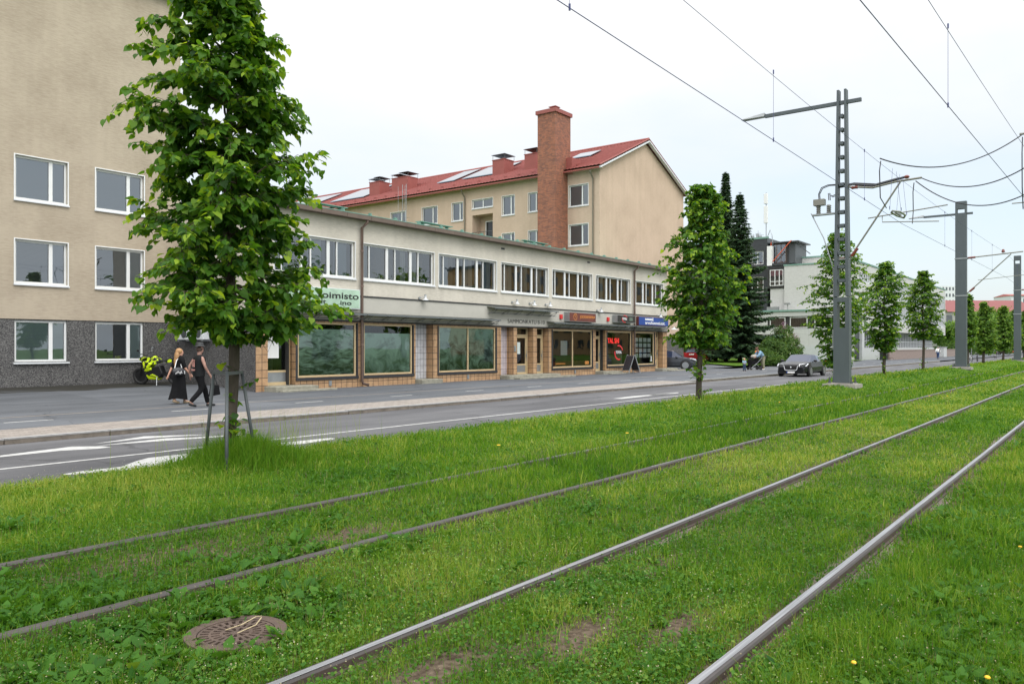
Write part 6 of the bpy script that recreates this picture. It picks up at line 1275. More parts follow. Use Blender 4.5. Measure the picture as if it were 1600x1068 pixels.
# motorcycle
ma = Vector((*at_ground(229, 598, -.02), -.02)); mb = Vector((*at_ground(268, 602.5, -.08), -.08)); 
MY = 30.2; m0 = Vector((at_y(229, 30.55), 30.55, .03)); m1 = Vector((at_y(268, 29.55), 29.55, -.02)); ang = math.atan2(m0.y - m1.y, m0.x - m1.x); cen = (m0 + m1) / 2
t = thing('motorcycle', 'black and fluorescent yellow naked motorcycle leaning on its stand by the dark wall', 'motorcycle', (cen.x, cen.y, cen.z), ang)
t.rotation_euler = (math.radians(-7), 0, ang); t.scale = (1.1, 1.1, 1.1)
yl = mat('fluo_yellow', (.55, .72, .01), .35, var=.0); yb = mat('fluo_camo', (.50, .66, .01), .35)
n_, l_, p_ = yb.node_tree.nodes, yb.node_tree.links, yb.node_tree.nodes['Principled BSDF']; tt = n_.new('ShaderNodeTexCoord'); vv = n_.new('ShaderNodeTexNoise'); vv.inputs['Scale'].default_value = 9; vv.inputs['Detail'].default_value = 3; l_.new(tt.outputs['Object'], vv.inputs['Vector']); rr = n_.new('ShaderNodeValToRGB'); rr.color_ramp.interpolation = 'CONSTANT'; rr.color_ramp.elements[0].color = (.012, .012, .012, 1); rr.color_ramp.elements[1].position = .50; rr.color_ramp.elements[1].color = (.55, .72, .01, 1); l_.new(vv.outputs['Fac'], rr.inputs[0]); l_.new(rr.outputs[0], p_.inputs['Base Color'])
for xx, nm in ((.70, 'front_wheel'), (-.70, 'rear_wheel')):
    b = B(); R_w, r_w = .255, .062 if xx > 0 else .075; ns, nr = 32, 10
    for i in range(ns):
        for k in range(nr):
            A, C = 2 * math.pi * i / ns, 2 * math.pi * k / nr; rr2 = R_w + r_w * math.cos(C); b.v.append((xx + rr2 * math.cos(A), r_w * math.sin(C), .317 + rr2 * math.sin(A)))
    for i in range(ns):
        for k in range(nr): b.f.append((i * nr + k, i * nr + (k + 1) % nr, ((i + 1) % ns) * nr + (k + 1) % nr, ((i + 1) % ns) * nr + k))
    w_o = b.build(nm, M['rubber'], t, world=False, smooth=True)
    b = B()
    for k in range(5): A = 2 * math.pi * k / 5; b.bar((xx, 0, .317), (xx + .2 * math.cos(A), 0, .317 + .2 * math.sin(A)), .03, .035, (0, 1, 0))
    b.lathe([(.19, -.03), (.21, -.03), (.21, .03), (.19, .03)], (xx, 0, .317), 28, 'y'); b.build('rim', M['black_plastic'], w_o, world=False)
    b = B(); b.lathe([(.06, -.055), (.13, -.055), (.13, -.05), (.06, -.05)], (xx, 0, .317), 24, 'y'); b.build('brake_disc', M['alloy'], w_o, world=False)
def blob(nm, pts, m_, wd, sub=2):
    b = B(); n = len(pts); b.add([(x, -wd * k_, z) for (x, z, k_) in pts] + [(x, wd * k_, z) for (x, z, k_) in pts], [tuple(range(n)), tuple(range(2 * n - 1, n - 1, -1))] + [(i, i + n, (i + 1) % n + n, (i + 1) % n) for i in range(n)]); o = b.build(nm, m_, t, world=False); md = o.modifiers.new('b', 'BEVEL'); md.width = .03; md.segments = 3; return o
blob('fuel_tank', [(.36, .80, 1), (.30, 1.0, .8), (.10, 1.06, .7), (-.12, .92, .7), (-.18, .80, .8), (.05, .74, 1)], yb, .15)
blob('tank_shroud', [(.46, .62, 1), (.50, .84, .8), (.30, .88, 1), (.12, .76, 1), (.28, .60, 1)], yb, .19)
blob('radiator_cowl', [(.48, .50, .8), (.40, .62, 1), (.16, .64, 1), (.14, .56, 1), (.36, .48, .8)], yl, .17)
blob('belly_pan', [(.34, .20, .7), (.42, .36, .9), (.12, .42, 1), (-.12, .30, 1), (-.08, .19, .7)], yl, .14)
blob('seat', [(-.10, .82, 1), (-.10, .90, 1), (-.40, .90, .9), (-.52, .97, .7), (-.50, .86, .7)], M['black_leather'], .13)
blob('tail', [(-.38, .80, .8), (-.40, .90, .8), (-.88, 1.03, .4), (-.90, .99, .4), (-.60, .82, .8)], yb, .12)
blob('engine', [(.36, .34, 1), (.34, .60, 1), (-.16, .70, 1), (-.26, .42, 1), (-.10, .24, 1)], M['black_plastic'], .13)
blob('headlight_cowl', [(.56, .82, .8), (.70, .90, .6), (.60, 1.02, .7), (.46, .98, 1)], yb, .11)
b = B(); b.bar((-.05, .05, .42), (-.70, .09, .32), .05, .09); b.bar((-.05, -.05, .42), (-.70, -.09, .32), .05, .09); b.build('swingarm', M['black_plastic'], t, world=False)
b = B(); 
for s_ in (-.10, .10): b.tube([(.70, s_, .32), (.48, s_, .95)], .027, 8)
b.build('fork', M['black_plastic'], t, world=False)
b = B(); b.tube([(.34, -.38, 1.16), (.42, -.20, 1.12), (.44, 0, 1.04), (.42, .20, 1.12), (.34, .38, 1.16)], .015, 6); b.build('handlebar', M['black_plastic'], t, world=False)
for s_ in (-1, 1): b = B(); b.tube([(.40, s_ * .30, 1.09), (.44, s_ * .36, 1.26)], .008, 5); b.ell((.44, s_ * .40, 1.28), (.02, .06, .04), 10, 6); b.build('mirror', M['steel'] if s_ < 0 else M['black_plastic'], t, world=False)
b = B(); b.tube([(-.20, -.14, .30), (-.45, -.17, .42), (-.75, -.19, .60)], [.03, .05, .06], 10); b.build('exhaust', M['dark_steel'], t, world=False)
b = B(); b.bar((-.80, 0, .98), (-.98, 0, .72), .05, .03); b.add([(-.93, -.11, .82), (-.93, .11, .82), (-1.0, .11, .64), (-1.0, -.11, .64)], [(0, 1, 2, 3)]); b.build('plate_holder', M['white_metal'], t, world=False)
b = B(); b.tube([(-.02, .12, .3), (-.12, .30, .02)], .014, 6); b.build('side_stand', M['steel'], t, world=False)
# far traffic signs and bicycles
for k, (u_, Z_, lb) in enumerate(((1518, 95, 'blue and white road signs on a thin pole between the far lindens'), (1558, 130, 'farther thin grey sign pole near the right edge'))):
    x, y = at_depth(u_, Z_); t = thing('road_sign', lb, 'road sign', (x, y, -.3)); b = B(); b.tube([(x, y, -.3), (x, y, 3.2)], .04, 6); b.build('pole', M['steel'], t)
    for zz in ((2.75, 2.05) if k == 0 else (2.7,)): b = B(); b.lathe([(.30, 0), (.30, .03)], (x - .06, y, zz), 20, 'x') if k == 0 else b.box(x - .08, x - .05, y - .3, y + .3, zz - .3, zz + .3); b.build('sign_plate', mat('sign_grey', (.38, .42, .48), .5), t)
def bicycle(label, u_, Z_, rz, col):
    x, y = at_depth(u_, Z_); t = thing('bicycle', label, 'bicycle', (x, y, -.25), rz, 'far parked bicycles')
    for xx in (-.52, .52):
        b = B(); b.tube([(xx + .34 * math.cos(a), 0, .35 + .34 * math.sin(a)) for a in np.linspace(0, 2 * math.pi, 21)], .022, 5, cap=False); b.build('wheel', M['rubber'], t, world=False)
    b = B(); 
    for p, q in (((-.52, .35), (-.1, .32)), ((-.1, .32), (-.2, .85)), ((-.2, .8), (.38, .85)), ((.38, .85), (-.1, .32)), ((-.2, .8), (-.52, .35)), ((.35, 1.0), (.52, .35))): b.tube([(p[0], 0, p[1]), (q[0], 0, q[1])], .018, 5)
    b.build('frame', mat('bike_paint', col, .4), t, world=False); b = B(); b.box(-.32, -.08, -.06, .06, .88, .93); b.build('saddle', M['black_plastic'], t, world=False); b = B(); b.tube([(.3, -.28, 1.05), (.36, 0, 1.0), (.3, .28, 1.05)], .015, 5); b.build('handlebar', M['steel'], t, world=False)
bicycle('far bicycle with a pale frame beside the road sign', 1516, 92, .4, (.5, .5, .5)); bicycle('far dark bicycle right of the pale one', 1527, 93, .2, (.05, .05, .06)); bicycle('farthest white bicycle behind the linden row', 1555, 118, .3, (.5, .5, .5))

# ------------------------------------------------------------------ vegetation
def frames(d, up_bias, rng, roll=None):
    """rotation matrices (N,3,3) columns: leaf length axis, width axis, normal"""
    d = d / np.linalg.norm(d, axis=1, keepdims=True)
    nrm = up_bias - d * np.sum(up_bias * d, 1, keepdims=True); nn = np.linalg.norm(nrm, axis=1, keepdims=True); nrm = np.where(nn > 1e-3, nrm / np.maximum(nn, 1e-3), np.array([[1.0, 0, 0]]))
    w_ = np.cross(nrm, d); return np.stack([d, w_, nrm], -1)
def scatter_leaves(pos, R, sc_, T, TF, tint):
    """T (k,3) template vertices, TF (m,q) faces"""
    Nn = len(pos); V = np.einsum('nij,kj->nki', R, T) * sc_[:, None, None] + pos[:, None, :]
    k = len(T); FA = (TF[None] + (np.arange(Nn) * k)[:, None, None]).reshape(-1, TF.shape[1]); return V.reshape(-1, 3), FA, np.repeat(tint, k)
# heart-shaped linden leaf folded along its midrib, tip drooping
HEART = np.array([[0, 0, 0], [.45, 0, -.02], [.78, 0, -.07], [1.05, 0, -.20], [-.10, .24, .05], [.12, .46, .07], [.48, .42, .03], [.78, .20, -.06], [-.10, -.24, .05], [.12, -.46, .07], [.48, -.42, .03], [.78, -.20, -.06]])
HF = np.array([[0, 4, 5, 1], [1, 5, 6, 2], [2, 6, 7, 3], [0, 1, 9, 8], [1, 2, 10, 9], [2, 3, 11, 10]])
LEAF4 = np.array([[0, 0, 0], [.5, .38, .05], [1.0, 0, -.10], [.5, -.38, .05]]); LF4 = np.array([[0, 3, 2, 1]])
RIGHT = np.array([SA, -CA, 0.0])
def linden(name, label, x, y, z, top, prof, nb, leaf, twigs, lpt, seed, heart=True, lean=0.0, trunk_r=.085, mat_='linden', shoots=0, crown_bottom=-9, group='linden trees in the grass strip', spread=1.0, droop=.5):
    """prof: rows (height, reach to the picture's left, reach to its right)"""
    rg = np.random.default_rng(seed); t = thing(name, label, 'tree', (x, y, z), 0, group)
    P_ = np.array(prof); zc0, zc1 = P_[0, 0], P_[-1, 0]
    def axis(h): f_ = (h - z) / (top - z); return np.array([x + RIGHT[0] * lean * f_ + .03 * math.sin(h * 2.1 + seed), y + RIGHT[1] * lean * f_ + .03 * math.cos(h * 1.7), h])
    hs = np.linspace(z - .1, top - .15, 22); b = B(); pts = [tuple(axis(h)) for h in hs]
    b.tube(pts, [trunk_r * (1.18 if i == 0 else 1) * (1 - .93 * max(0, (h - z) / (top - z)) ** 1.1) + .006 for i, h in enumerate(hs)], 12)
    tk = b.build('trunk', M['bark'], t, smooth=True); br = B(); L_pos = []; L_dir = []; L_out = []
    def reach(h, az):
        c = math.cos(az); rl = np.interp(h, P_[:, 0], P_[:, 1]); rr = np.interp(h, P_[:, 0], P_[:, 2]); f_ = (1 + c) / 2
        mid = (rl + rr) / 2
        return (rl * (1 - f_) + rr * f_) if abs(c) > .3 else mid * .9 + .1 * (rl * (1 - f_) + rr * f_)
    for i in range(nb):
        f_ = (i + .5) / nb; h = zc0 + (zc1 - zc0) * f_ ** 1.0; az = i * 2.39996 + rg.normal(0, .25)
        dirh = RIGHT * math.cos(az) + np.array([CA, SA, 0]) * math.sin(az); R0 = reach(h, az) * rg.uniform(.70, 1.03)
        rise = rg.uniform(.05, .35) + .5 * f_; h0 = max(h - R0 * rise * .9, z + .9); p0 = axis(min(h0, top - .3)); R0 = max(R0, .15)
        nseg = 7; pp = []
        for s_ in range(nseg + 1):
            u_ = s_ / nseg; zz = (h - h0) * (1 - (1 - u_) ** 1.6) - droop * .28 * R0 * max(0, u_ - .55) ** 1.2 * 1.6
            pp.append(p0 + dirh * R0 * u_ + np.array([0, 0, zz]) + rg.normal(0, .012, 3) * s_)
        br.tube([tuple(p) for p in pp], [max(.0035, trunk_r * .26 * (1 - .85 * s_ / nseg) * min(1, R0)) for s_ in range(nseg + 1)], 5, cap=False)
        pp = np.array(pp)
        for k in range(twigs):
            u_ = .18 + .82 * (k + rg.uniform(0, 1)) / twigs; q = u_ * nseg; a = int(min(q, nseg - 1)); p = pp[a] + (pp[a + 1] - pp[a]) * (q - a); tang = pp[a + 1] - pp[a]; tang /= np.linalg.norm(tang)
            sd = np.cross(tang, [0, 0, 1.0]); sd /= max(np.linalg.norm(sd), .05); sgn = 1 if k % 2 else -1
            L2 = R0 * spread * rg.uniform(.22, .42) * (1.15 - .5 * u_) + .10; dv_ = tang * rg.uniform(.3, .9) + sd * sgn * rg.uniform(.4, 1) + np.array([0, 0, rg.uniform(-.35, .35)]); dv_ /= np.linalg.norm(dv_)
            e1 = p + dv_ * L2 * .5 + np.array([0, 0, .02]); e2 = p + dv_ * L2 + np.array([0, 0, -L2 * .30]); br.tube([tuple(p), tuple(e1), tuple(e2)], [.004, .003, .002], 4, cap=False)
            for m_ in range(lpt):
                w2 = (m_ + .6) / lpt; lp = (p * (1 - w2) ** 2 + 2 * e1 * w2 * (1 - w2) + e2 * w2 ** 2) + rg.normal(0, .018, 3); sg = 1 if m_ % 2 else -1
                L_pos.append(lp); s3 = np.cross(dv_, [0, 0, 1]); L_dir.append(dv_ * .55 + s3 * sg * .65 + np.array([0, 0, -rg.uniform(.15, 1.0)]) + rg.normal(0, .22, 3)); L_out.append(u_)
    keep_ = [i for i in range(len(L_pos)) if L_pos[i][2] > crown_bottom]; L_pos = [L_pos[i] for i in keep_]; L_dir = [L_dir[i] for i in keep_]; L_out = [L_out[i] for i in keep_]
    for i in range(shoots):
        h = z + rg.uniform(.15, 1.35); az = rg.uniform(0, 6.28); R0 = rg.uniform(.08, .34); p0 = axis(h); e = p0 + (RIGHT * math.cos(az) + np.array([CA, SA, 0]) * math.sin(az)) * R0 + np.array([0, 0, .12]); br.tube([tuple(p0), tuple(e)], [.004, .002], 4, cap=False)
        for m_ in range(5): L_pos.append(p0 + (e - p0) * (m_ + 1) / 5 + rg.normal(0, .02, 3)); L_dir.append(np.array([math.cos(az + m_), math.sin(az + m_), -.5]) + rg.normal(0, .3, 3)); L_out.append(1.0)
    br.build('branches', M['twig'], t)
    pos = np.array(L_pos); dr = np.array(L_dir); out = np.array(L_out); Nn = len(pos)
    upb = np.array([0, 0, 1.0]) + rg.normal(0, .38, (Nn, 3)); R = frames(dr, upb, rg); szs = leaf * rg.uniform(.62, 1.15, Nn) * (1.05 - .25 * out)
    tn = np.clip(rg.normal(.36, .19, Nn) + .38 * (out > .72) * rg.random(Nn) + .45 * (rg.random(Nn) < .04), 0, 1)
    T_, TF_ = (HEART, HF) if heart else (LEAF4, LF4)
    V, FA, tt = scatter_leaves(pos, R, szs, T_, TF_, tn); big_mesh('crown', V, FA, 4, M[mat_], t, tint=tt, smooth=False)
    return t
def pr(v, ppm): return 1.5 + (V0 - v) / ppm
def prof_px(rows, u0, ppm): return [(pr(v, ppm), max(.05, (u0 - l) / ppm), max(.05, (r - u0) / ppm)) for v, l, r in rows]
# the big linden in front
GZ1 = float(gz(6.27, 9.5)); pm = 115.8
rows = [(526, 318, 400), (512, 262, 452), (496, 212, 500), (478, 178, 522), (455, 172, 530), (430, 180, 526), (405, 205, 512), (378, 188, 480), (350, 182, 474), (325, 190, 468), (300, 225, 480), (275, 236, 508), (255, 225, 512), (232, 228, 470), (210, 200, 462), (185, 168, 474), (150, 164, 474), (115, 170, 470), (90, 200, 445), (60, 222, 430), (30, 238, 412), (0, 250, 400), (-30, 262, 392), (-80, 280, 385), (-130, 310, 365), (-150, 335, 352)]
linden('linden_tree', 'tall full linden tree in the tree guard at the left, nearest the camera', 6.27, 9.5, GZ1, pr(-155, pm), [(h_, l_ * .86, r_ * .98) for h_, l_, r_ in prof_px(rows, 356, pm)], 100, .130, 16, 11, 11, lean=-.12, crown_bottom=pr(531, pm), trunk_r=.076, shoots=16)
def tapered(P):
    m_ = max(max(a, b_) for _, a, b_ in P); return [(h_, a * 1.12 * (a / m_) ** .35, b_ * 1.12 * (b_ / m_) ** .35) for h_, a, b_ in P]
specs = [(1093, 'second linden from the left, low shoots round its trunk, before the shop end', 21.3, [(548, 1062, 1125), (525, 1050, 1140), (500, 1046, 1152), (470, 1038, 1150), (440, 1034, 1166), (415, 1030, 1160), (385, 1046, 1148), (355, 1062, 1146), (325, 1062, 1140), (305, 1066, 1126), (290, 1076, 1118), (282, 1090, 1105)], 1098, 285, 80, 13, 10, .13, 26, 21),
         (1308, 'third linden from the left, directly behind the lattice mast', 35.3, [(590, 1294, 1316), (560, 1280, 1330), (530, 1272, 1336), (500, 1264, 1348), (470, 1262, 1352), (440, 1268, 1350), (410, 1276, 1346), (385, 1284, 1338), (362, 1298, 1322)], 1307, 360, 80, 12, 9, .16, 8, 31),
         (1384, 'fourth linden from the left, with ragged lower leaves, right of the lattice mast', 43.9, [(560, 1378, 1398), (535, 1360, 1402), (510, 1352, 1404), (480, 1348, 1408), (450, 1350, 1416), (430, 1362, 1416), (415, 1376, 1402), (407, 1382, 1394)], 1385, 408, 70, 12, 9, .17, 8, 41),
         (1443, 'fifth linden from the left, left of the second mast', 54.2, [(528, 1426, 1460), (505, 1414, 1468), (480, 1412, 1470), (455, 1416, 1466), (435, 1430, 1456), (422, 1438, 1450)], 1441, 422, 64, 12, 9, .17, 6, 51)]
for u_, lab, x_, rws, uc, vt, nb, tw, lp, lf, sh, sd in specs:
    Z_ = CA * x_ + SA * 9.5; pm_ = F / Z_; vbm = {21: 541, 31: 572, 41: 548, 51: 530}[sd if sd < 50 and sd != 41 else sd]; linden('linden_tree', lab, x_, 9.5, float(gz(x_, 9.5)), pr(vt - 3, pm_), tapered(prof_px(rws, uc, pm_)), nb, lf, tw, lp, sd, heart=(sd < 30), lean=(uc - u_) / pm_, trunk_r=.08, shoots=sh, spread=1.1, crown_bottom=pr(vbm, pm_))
far = [(1512, 1490, 1524, 458, 540, 'linden half hidden behind the second mast'), (1537, 1522, 1560, 470, 548, 'linden just right of the second mast beside the road signs'), (1568, 1553, 1583, 476, 545, 'linden between the second and the third mast'), (1586, 1578, 1600, 482, 545, 'linden partly behind the third mast at the right edge'), (1606, 1592, 1622, 484, 545, 'last linden of the row, cut by the right edge')]
for k, (u_, l_, r_, vt, vb, lab) in enumerate(far):
    x_ = at_y(u_, 9.5) * (1.0 if k < 4 else .96); Z_ = CA * x_ + SA * 9.5; pm_ = F / Z_; c_ = (l_ + r_) / 2; h_ = [(vb, l_ + 9, r_ - 9), (vb - 15, l_, r_), (vb - 35, l_ + 2, r_ - 2), ((vt + vb) / 2 - 12, l_ + 5, r_ - 5), (vt + 10, c_ - 7, c_ + 7), (vt, c_ - 2, c_ + 2)]
    linden('linden_tree', lab, x_, 9.5, .15, pr(vt, pm_), prof_px(h_, u_, pm_), 60, .28, 8, 6, 60 + k, heart=False, trunk_r=.11, mat_='linden_far', group='linden trees in the grass strip', lean=0, spread=1.2)
# leafy trees massed beyond the end of the street (each one a tree)
def bushy(name, label, cat, x, y, z, w_, h_, n, leaf, seed, mat_, trunk=True, group=None, flower=None):
    rg = np.random.default_rng(seed); t = thing(name, label, cat, (x, y, z), 0, group); nl = 26
    cz = z + h_ * (.58 if trunk else .45); cen = rg.normal(0, 1, (nl, 3)); cen /= np.linalg.norm(cen, axis=1, keepdims=True); cen *= rg.uniform(.35, .85, (nl, 1)) * np.array([w_ / 2, w_ / 2, h_ * (.40 if trunk else .46)]); rad = rg.uniform(.22, .40, nl) * min(w_, h_) * .62
    k = rg.integers(0, nl, n); d = rg.normal(0, 1, (n, 3)); d /= np.linalg.norm(d, axis=1, keepdims=True); pos = cen[k] + d * (rad[k] * rg.uniform(.55, 1.08, n))[:, None] * np.array([1, 1, .8]) + np.array([x, y, cz]); pos[:, 2] = np.maximum(pos[:, 2], z + .05 + rg.random(n) * .2)
    R = frames(rg.normal(0, 1, (n, 3)) + d * .4 - np.array([0, 0, .4]), d + np.array([0, 0, .6]), rg); lob = rg.normal(0, .10, nl)
    V, FA, tt = scatter_leaves(pos, R, leaf * rg.uniform(.6, 1.2, n), LEAF4, LF4, np.clip(rg.normal(.45, .2, n) + lob[k], 0, 1)); big_mesh('crown' if trunk else 'foliage', V, FA, 4, M[mat_], t, tint=tt)
    b = B()
    if trunk: b.tube([(x, y, z - .2), (x + .1, y, z + h_ * .35), (x, y + .1, z + h_ * .6)], [w_ * .035, w_ * .028, w_ * .012], 7)
    for q in range(7):
        c_ = cen[q] + np.array([x, y, cz]); b.tube([(x, y, z + h_ * (.3 if trunk else .0)), tuple((c_ + np.array([x, y, z + h_ * .3])) / 2), tuple(c_)], [.03 + w_ * .008, .02 + w_ * .004, .01], 5)
    b.build('trunk' if trunk else 'stems', M['bark'], t)
    if flower:
        fm, fn, fs_ = flower; kk = rg.integers(0, nl, 22 if fm == 'lilac' else 14); fp = []
        for q in kk:
            c_ = cen[q] + np.array([x, y, cz]) + rg.normal(0, .1, 3) + np.array([-.42, -.30, .35]) * rad[q] * 1.8
            for _ in range(fn): fp.append(c_ + rg.normal(0, fs_, 3) * np.array([1, 1, 1.4]))
        fp = np.array(fp); m_ = len(fp); V, FA, tt = scatter_leaves(fp, frames(rg.normal(0, 1, (m_, 3)), rg.normal(0, 1, (m_, 3)), rg), np.full(m_, .09) * rg.uniform(.6, 1.3, m_), LEAF4, LF4, rg.random(m_)); big_mesh('flowers', V, FA, 4, M[fm], t, tint=tt)
    return t
far_trees = [(1484, 190, 9, 8, 'round tree right behind the far end of the pale building'), (1500, 200, 10, 9, 'dark leafy tree left of the second mast top'), (1526, 205, 11, 10.5, 'broad leafy tree behind the linden by the road signs'), (1545, 210, 12, 13, 'tallest round tree under the long red roof'), (1563, 212, 11, 11, 'leafy tree in the middle of the far group'), (1580, 225, 11, 11, 'leafy tree left of the third mast, far away'), (1600, 215, 13, 12, 'leafy tree at the right edge, far away'), (1625, 215, 13, 12, 'far leafy tree just beyond the right edge')]
for k, (u_, Z_, w_, h_, lab) in enumerate(far_trees):
    x, y = at_depth(u_, Z_); bushy('leafy_tree', lab, 'tree', x, y, -.4, w_, h_, 7000, .50, 80 + k, 'linden_far', group='leafy trees at the end of the street')
for k, (u_, Z_, w_, h_, lab) in enumerate([(1484, 150, 7, 3.5, 'low dark shrub beyond the granite wall end'), (1497, 155, 7, 4.4, 'taller shrub beyond the utility cabinet'), (1512, 160, 7, 3.4, 'round shrub behind the far bicycles'), (1535, 165, 9, 3.2, 'wide low shrub behind the lindens near the right edge'), (1560, 170, 12, 3.0, 'hedge-like shrub at the far right')]):
    x, y = at_depth(u_, Z_); bushy('shrub', lab, 'shrub', x, y, -.4, w_, h_, 2200, .26, 120 + k, 'shrub', trunk=False, group='shrubs at the end of the street')
# lawn shrubs: lilac, white flowering bush
sh = [(1226, 86, 3.6, 4.6, 'lilac bush with purple flowers above the black parked car', ('lilac', 60, .16)), (1221, 80, 3.4, 3.2, 'green bush with scattered white blossoms behind the parked car', ('blossom', 7, .12)), (1206, 78, 3.2, 3.0, 'tall loose green bush right of the spruces', None), (1195, 74, 2.6, 1.9, 'low bright green bush behind the adult with the pushchair', None), (1233, 83, 2.4, 2.2, 'low green bush under the lilac', ('blossom', 5, .10)), (1214, 70, 2.6, 1.0, 'lowest grassy bush at the lawn edge', None)]
for k, (u_, Z_, w_, h_, lab, fl) in enumerate(sh):
    x, y = at_depth(u_, Z_); bushy('flowering_shrub' if fl else 'shrub', lab, 'shrub', x, y, -.25, w_, h_, 11000, .17, 140 + k, 'shrub', trunk=False, group='bushes on the lawn before the pale building', flower=fl)
# hedge mass behind red car (separate bushes)
for k, (u_, Z_, w_, h_) in enumerate([(1078, 98, 6, 3.4), (1098, 99, 5, 3.6), (1118, 97, 5, 2.6), (1170, 92, 5, 2.2)]):
    x, y = at_depth(u_, Z_); bushy('shrub', ['dark shrub behind the red hatchback on its left', 'dark shrub behind the red hatchback on its right', 'dark shrub at the foot of the left spruce', 'dark shrub between the spruces and the pushchair'][k], 'shrub', x, y, -.2, w_, h_, 6000, .22, 160 + k, 'spruce', trunk=False, group='dark shrubs beyond the car park')
def spruce(label, u_, Z_, top_v, w_, seed, bend=0.0, zb=0.0):
    rg = np.random.default_rng(seed); x, y = at_depth(u_, Z_); top = 1.5 + (V0 - top_v) / F * Z_; t = thing('spruce_tree', label, 'tree', (x, y, zb), 0, 'spruce trees beyond the car park')
    b = B(); b.tube([(x, y, zb - .2), (x, y, top * .5), (x, y, top)], [.26, .15, .02], 8); b.build('trunk', M['bark'], t, smooth=True); br = B(); P_ = []; D_ = []; S_ = []
    h = zb + 1.3; i = 0
    while h < top - .15:
        f_ = (h - zb) / (top - zb); Lb = (w_ / 2) * (1 - f_) ** 1.1 * rg.uniform(.72, 1.18) + .12
        if f_ < .12: Lb *= .75 + 2 * f_
        for q in range(7):
            az = i * 1.37 + q * .8976 + rg.normal(0, .15); L_ = Lb * rg.uniform(.75, 1.12); dh = np.array([math.cos(az), math.sin(az), 0]); n = max(3, int(L_ / .22)); p0 = np.array([x, y, h]); tip = None
            for s_ in range(n + 1):
                u2 = s_ / n; p = p0 + dh * L_ * u2 + np.array([0, 0, L_ * (-.42 * u2 + .30 * u2 * u2)]); tip = p
                if u2 < .12: continue
                ww = (.20 + .30 * L_ * .35) * (1.15 - .8 * u2)
                for sg in (-1, 1):
                    for _ in range(4): P_.append(p + rg.normal(0, .05, 3)); sv = np.cross(dh, [0, 0, 1]) * sg; D_.append(dh * rg.uniform(.3, .9) + sv * rg.uniform(.5, 1) + np.array([0, 0, -rg.uniform(.1, .55)])); S_.append(ww * rg.uniform(.7, 1.3) + .12)
                P_.append(p); D_.append(dh + np.array([0, 0, -.15])); S_.append(.30)
            br.tube([tuple(p0), tuple((p0 + tip) / 2 - np.array([0, 0, .06 * L_])), tuple(tip)], [.03, .02, .008], 4, cap=False)
        h += (.26 + .22 * (1 - f_)) * rg.uniform(.85, 1.15); i += 1
    for q in range(14): P_.append(np.array([x, y, top - .1 - .05 * q])); D_.append(np.array([math.cos(q * 2.4), math.sin(q * 2.4), .9])); S_.append(.22)
    br.build('branches', M['twig'], t); P_ = np.array(P_); n = len(P_); R = frames(np.array(D_), np.array([0, 0, 1.0]) + rg.normal(0, .35, (n, 3)), rg)
    T_ = np.array([[0, .0, 0], [.35, .20, -.03], [1.0, .0, -.10], [.35, -.20, -.03]]); V, FA, tt = scatter_leaves(P_, R, np.array(S_) * 1.25, T_, LF4, np.clip(rg.normal(.45, .22, n), 0, 1)); big_mesh('crown', V, FA, 4, M['spruce'], t, tint=tt); return t
spruce('taller slender spruce, the left one of the pair beyond the car park', 1134, 88, 268, 9.0, 5); spruce('right spruce of the pair, with wide lower branches', 1156, 82, 300, 9.4, 6); spruce('shorter spruce behind and between the two tall ones', 1118, 90, 380, 8.0, 8)
# yellow flower bed far behind
x, y = at_depth(1150, 86); 
rg = np.random.default_rng(77)
# trees across the street that the shop windows mirror
for k, (x_, y_, w_, h_, lb) in enumerate([(66, -30, 11, 14, 'tall park tree across the street, mirrored in the left shop windows'), (84, -32, 12, 15, 'wide park tree across the street, mirrored in the middle windows'), (100, -29, 10, 13, 'park tree across the street beside the ochre block'), (50, -31, 10, 12, 'smaller park tree across the street behind the camera')]):
    bushy('leafy_tree', lb, 'tree', x_, y_, -.4, w_, h_, 2200, .7, 200 + k, 'linden', group='park trees across the street')

# ------------------------------------------------------------------ grass, weeds, seed heads : uncountable ground cover
def sample_ground(n, zmin, zmax, rg, ylo=-60, yhi=10.75, keep=None, p=1.0):
    u = rg.random(n); a = 1 - p
    Z = np.exp(np.log(zmin) + u * (np.log(zmax) - np.log(zmin))) if p == 1.0 else (zmin ** a + u * (zmax ** a - zmin ** a)) ** (1 / a)
    X = rg.uniform(-.72, .72, n) * Z; x = CA * Z + SA * X; y = SA * Z - CA * X; ok = (y > ylo) & (y < yhi); return x[ok], y[ok], Z[ok]
def on_rail(x, y, m=.05):
    o = np.zeros(len(y), bool)
    for r_, wv in zip(RAILS, (.92, .76, .42, .20)):
        ww = m * wv * np.clip(1.12 - x / 20, .12, 1) * (1 + .35 * np.sin(x * 5.1 + r_ * 7) + .3 * np.sin(x * 1.7 + r_)); o |= np.abs(y - r_) < ww
    o |= ((x - GCX) ** 2 + (y - GCY) ** 2) < .225 ** 2
    return o
def fbm(x, y, s, ph=0):
    v = 0
    for k in range(4): v = v + np.sin(x * s * 1.9 ** k + 1.7 * np.sin(y * s * 1.6 ** k + ph + k) + k * 2.1) * np.sin(y * s * 1.7 ** k * 1.3 + 1.3 * np.sin(x * s * 1.5 ** k + k)) / 1.6 ** k
    return v / 2.2
RG = np.random.default_rng(99)
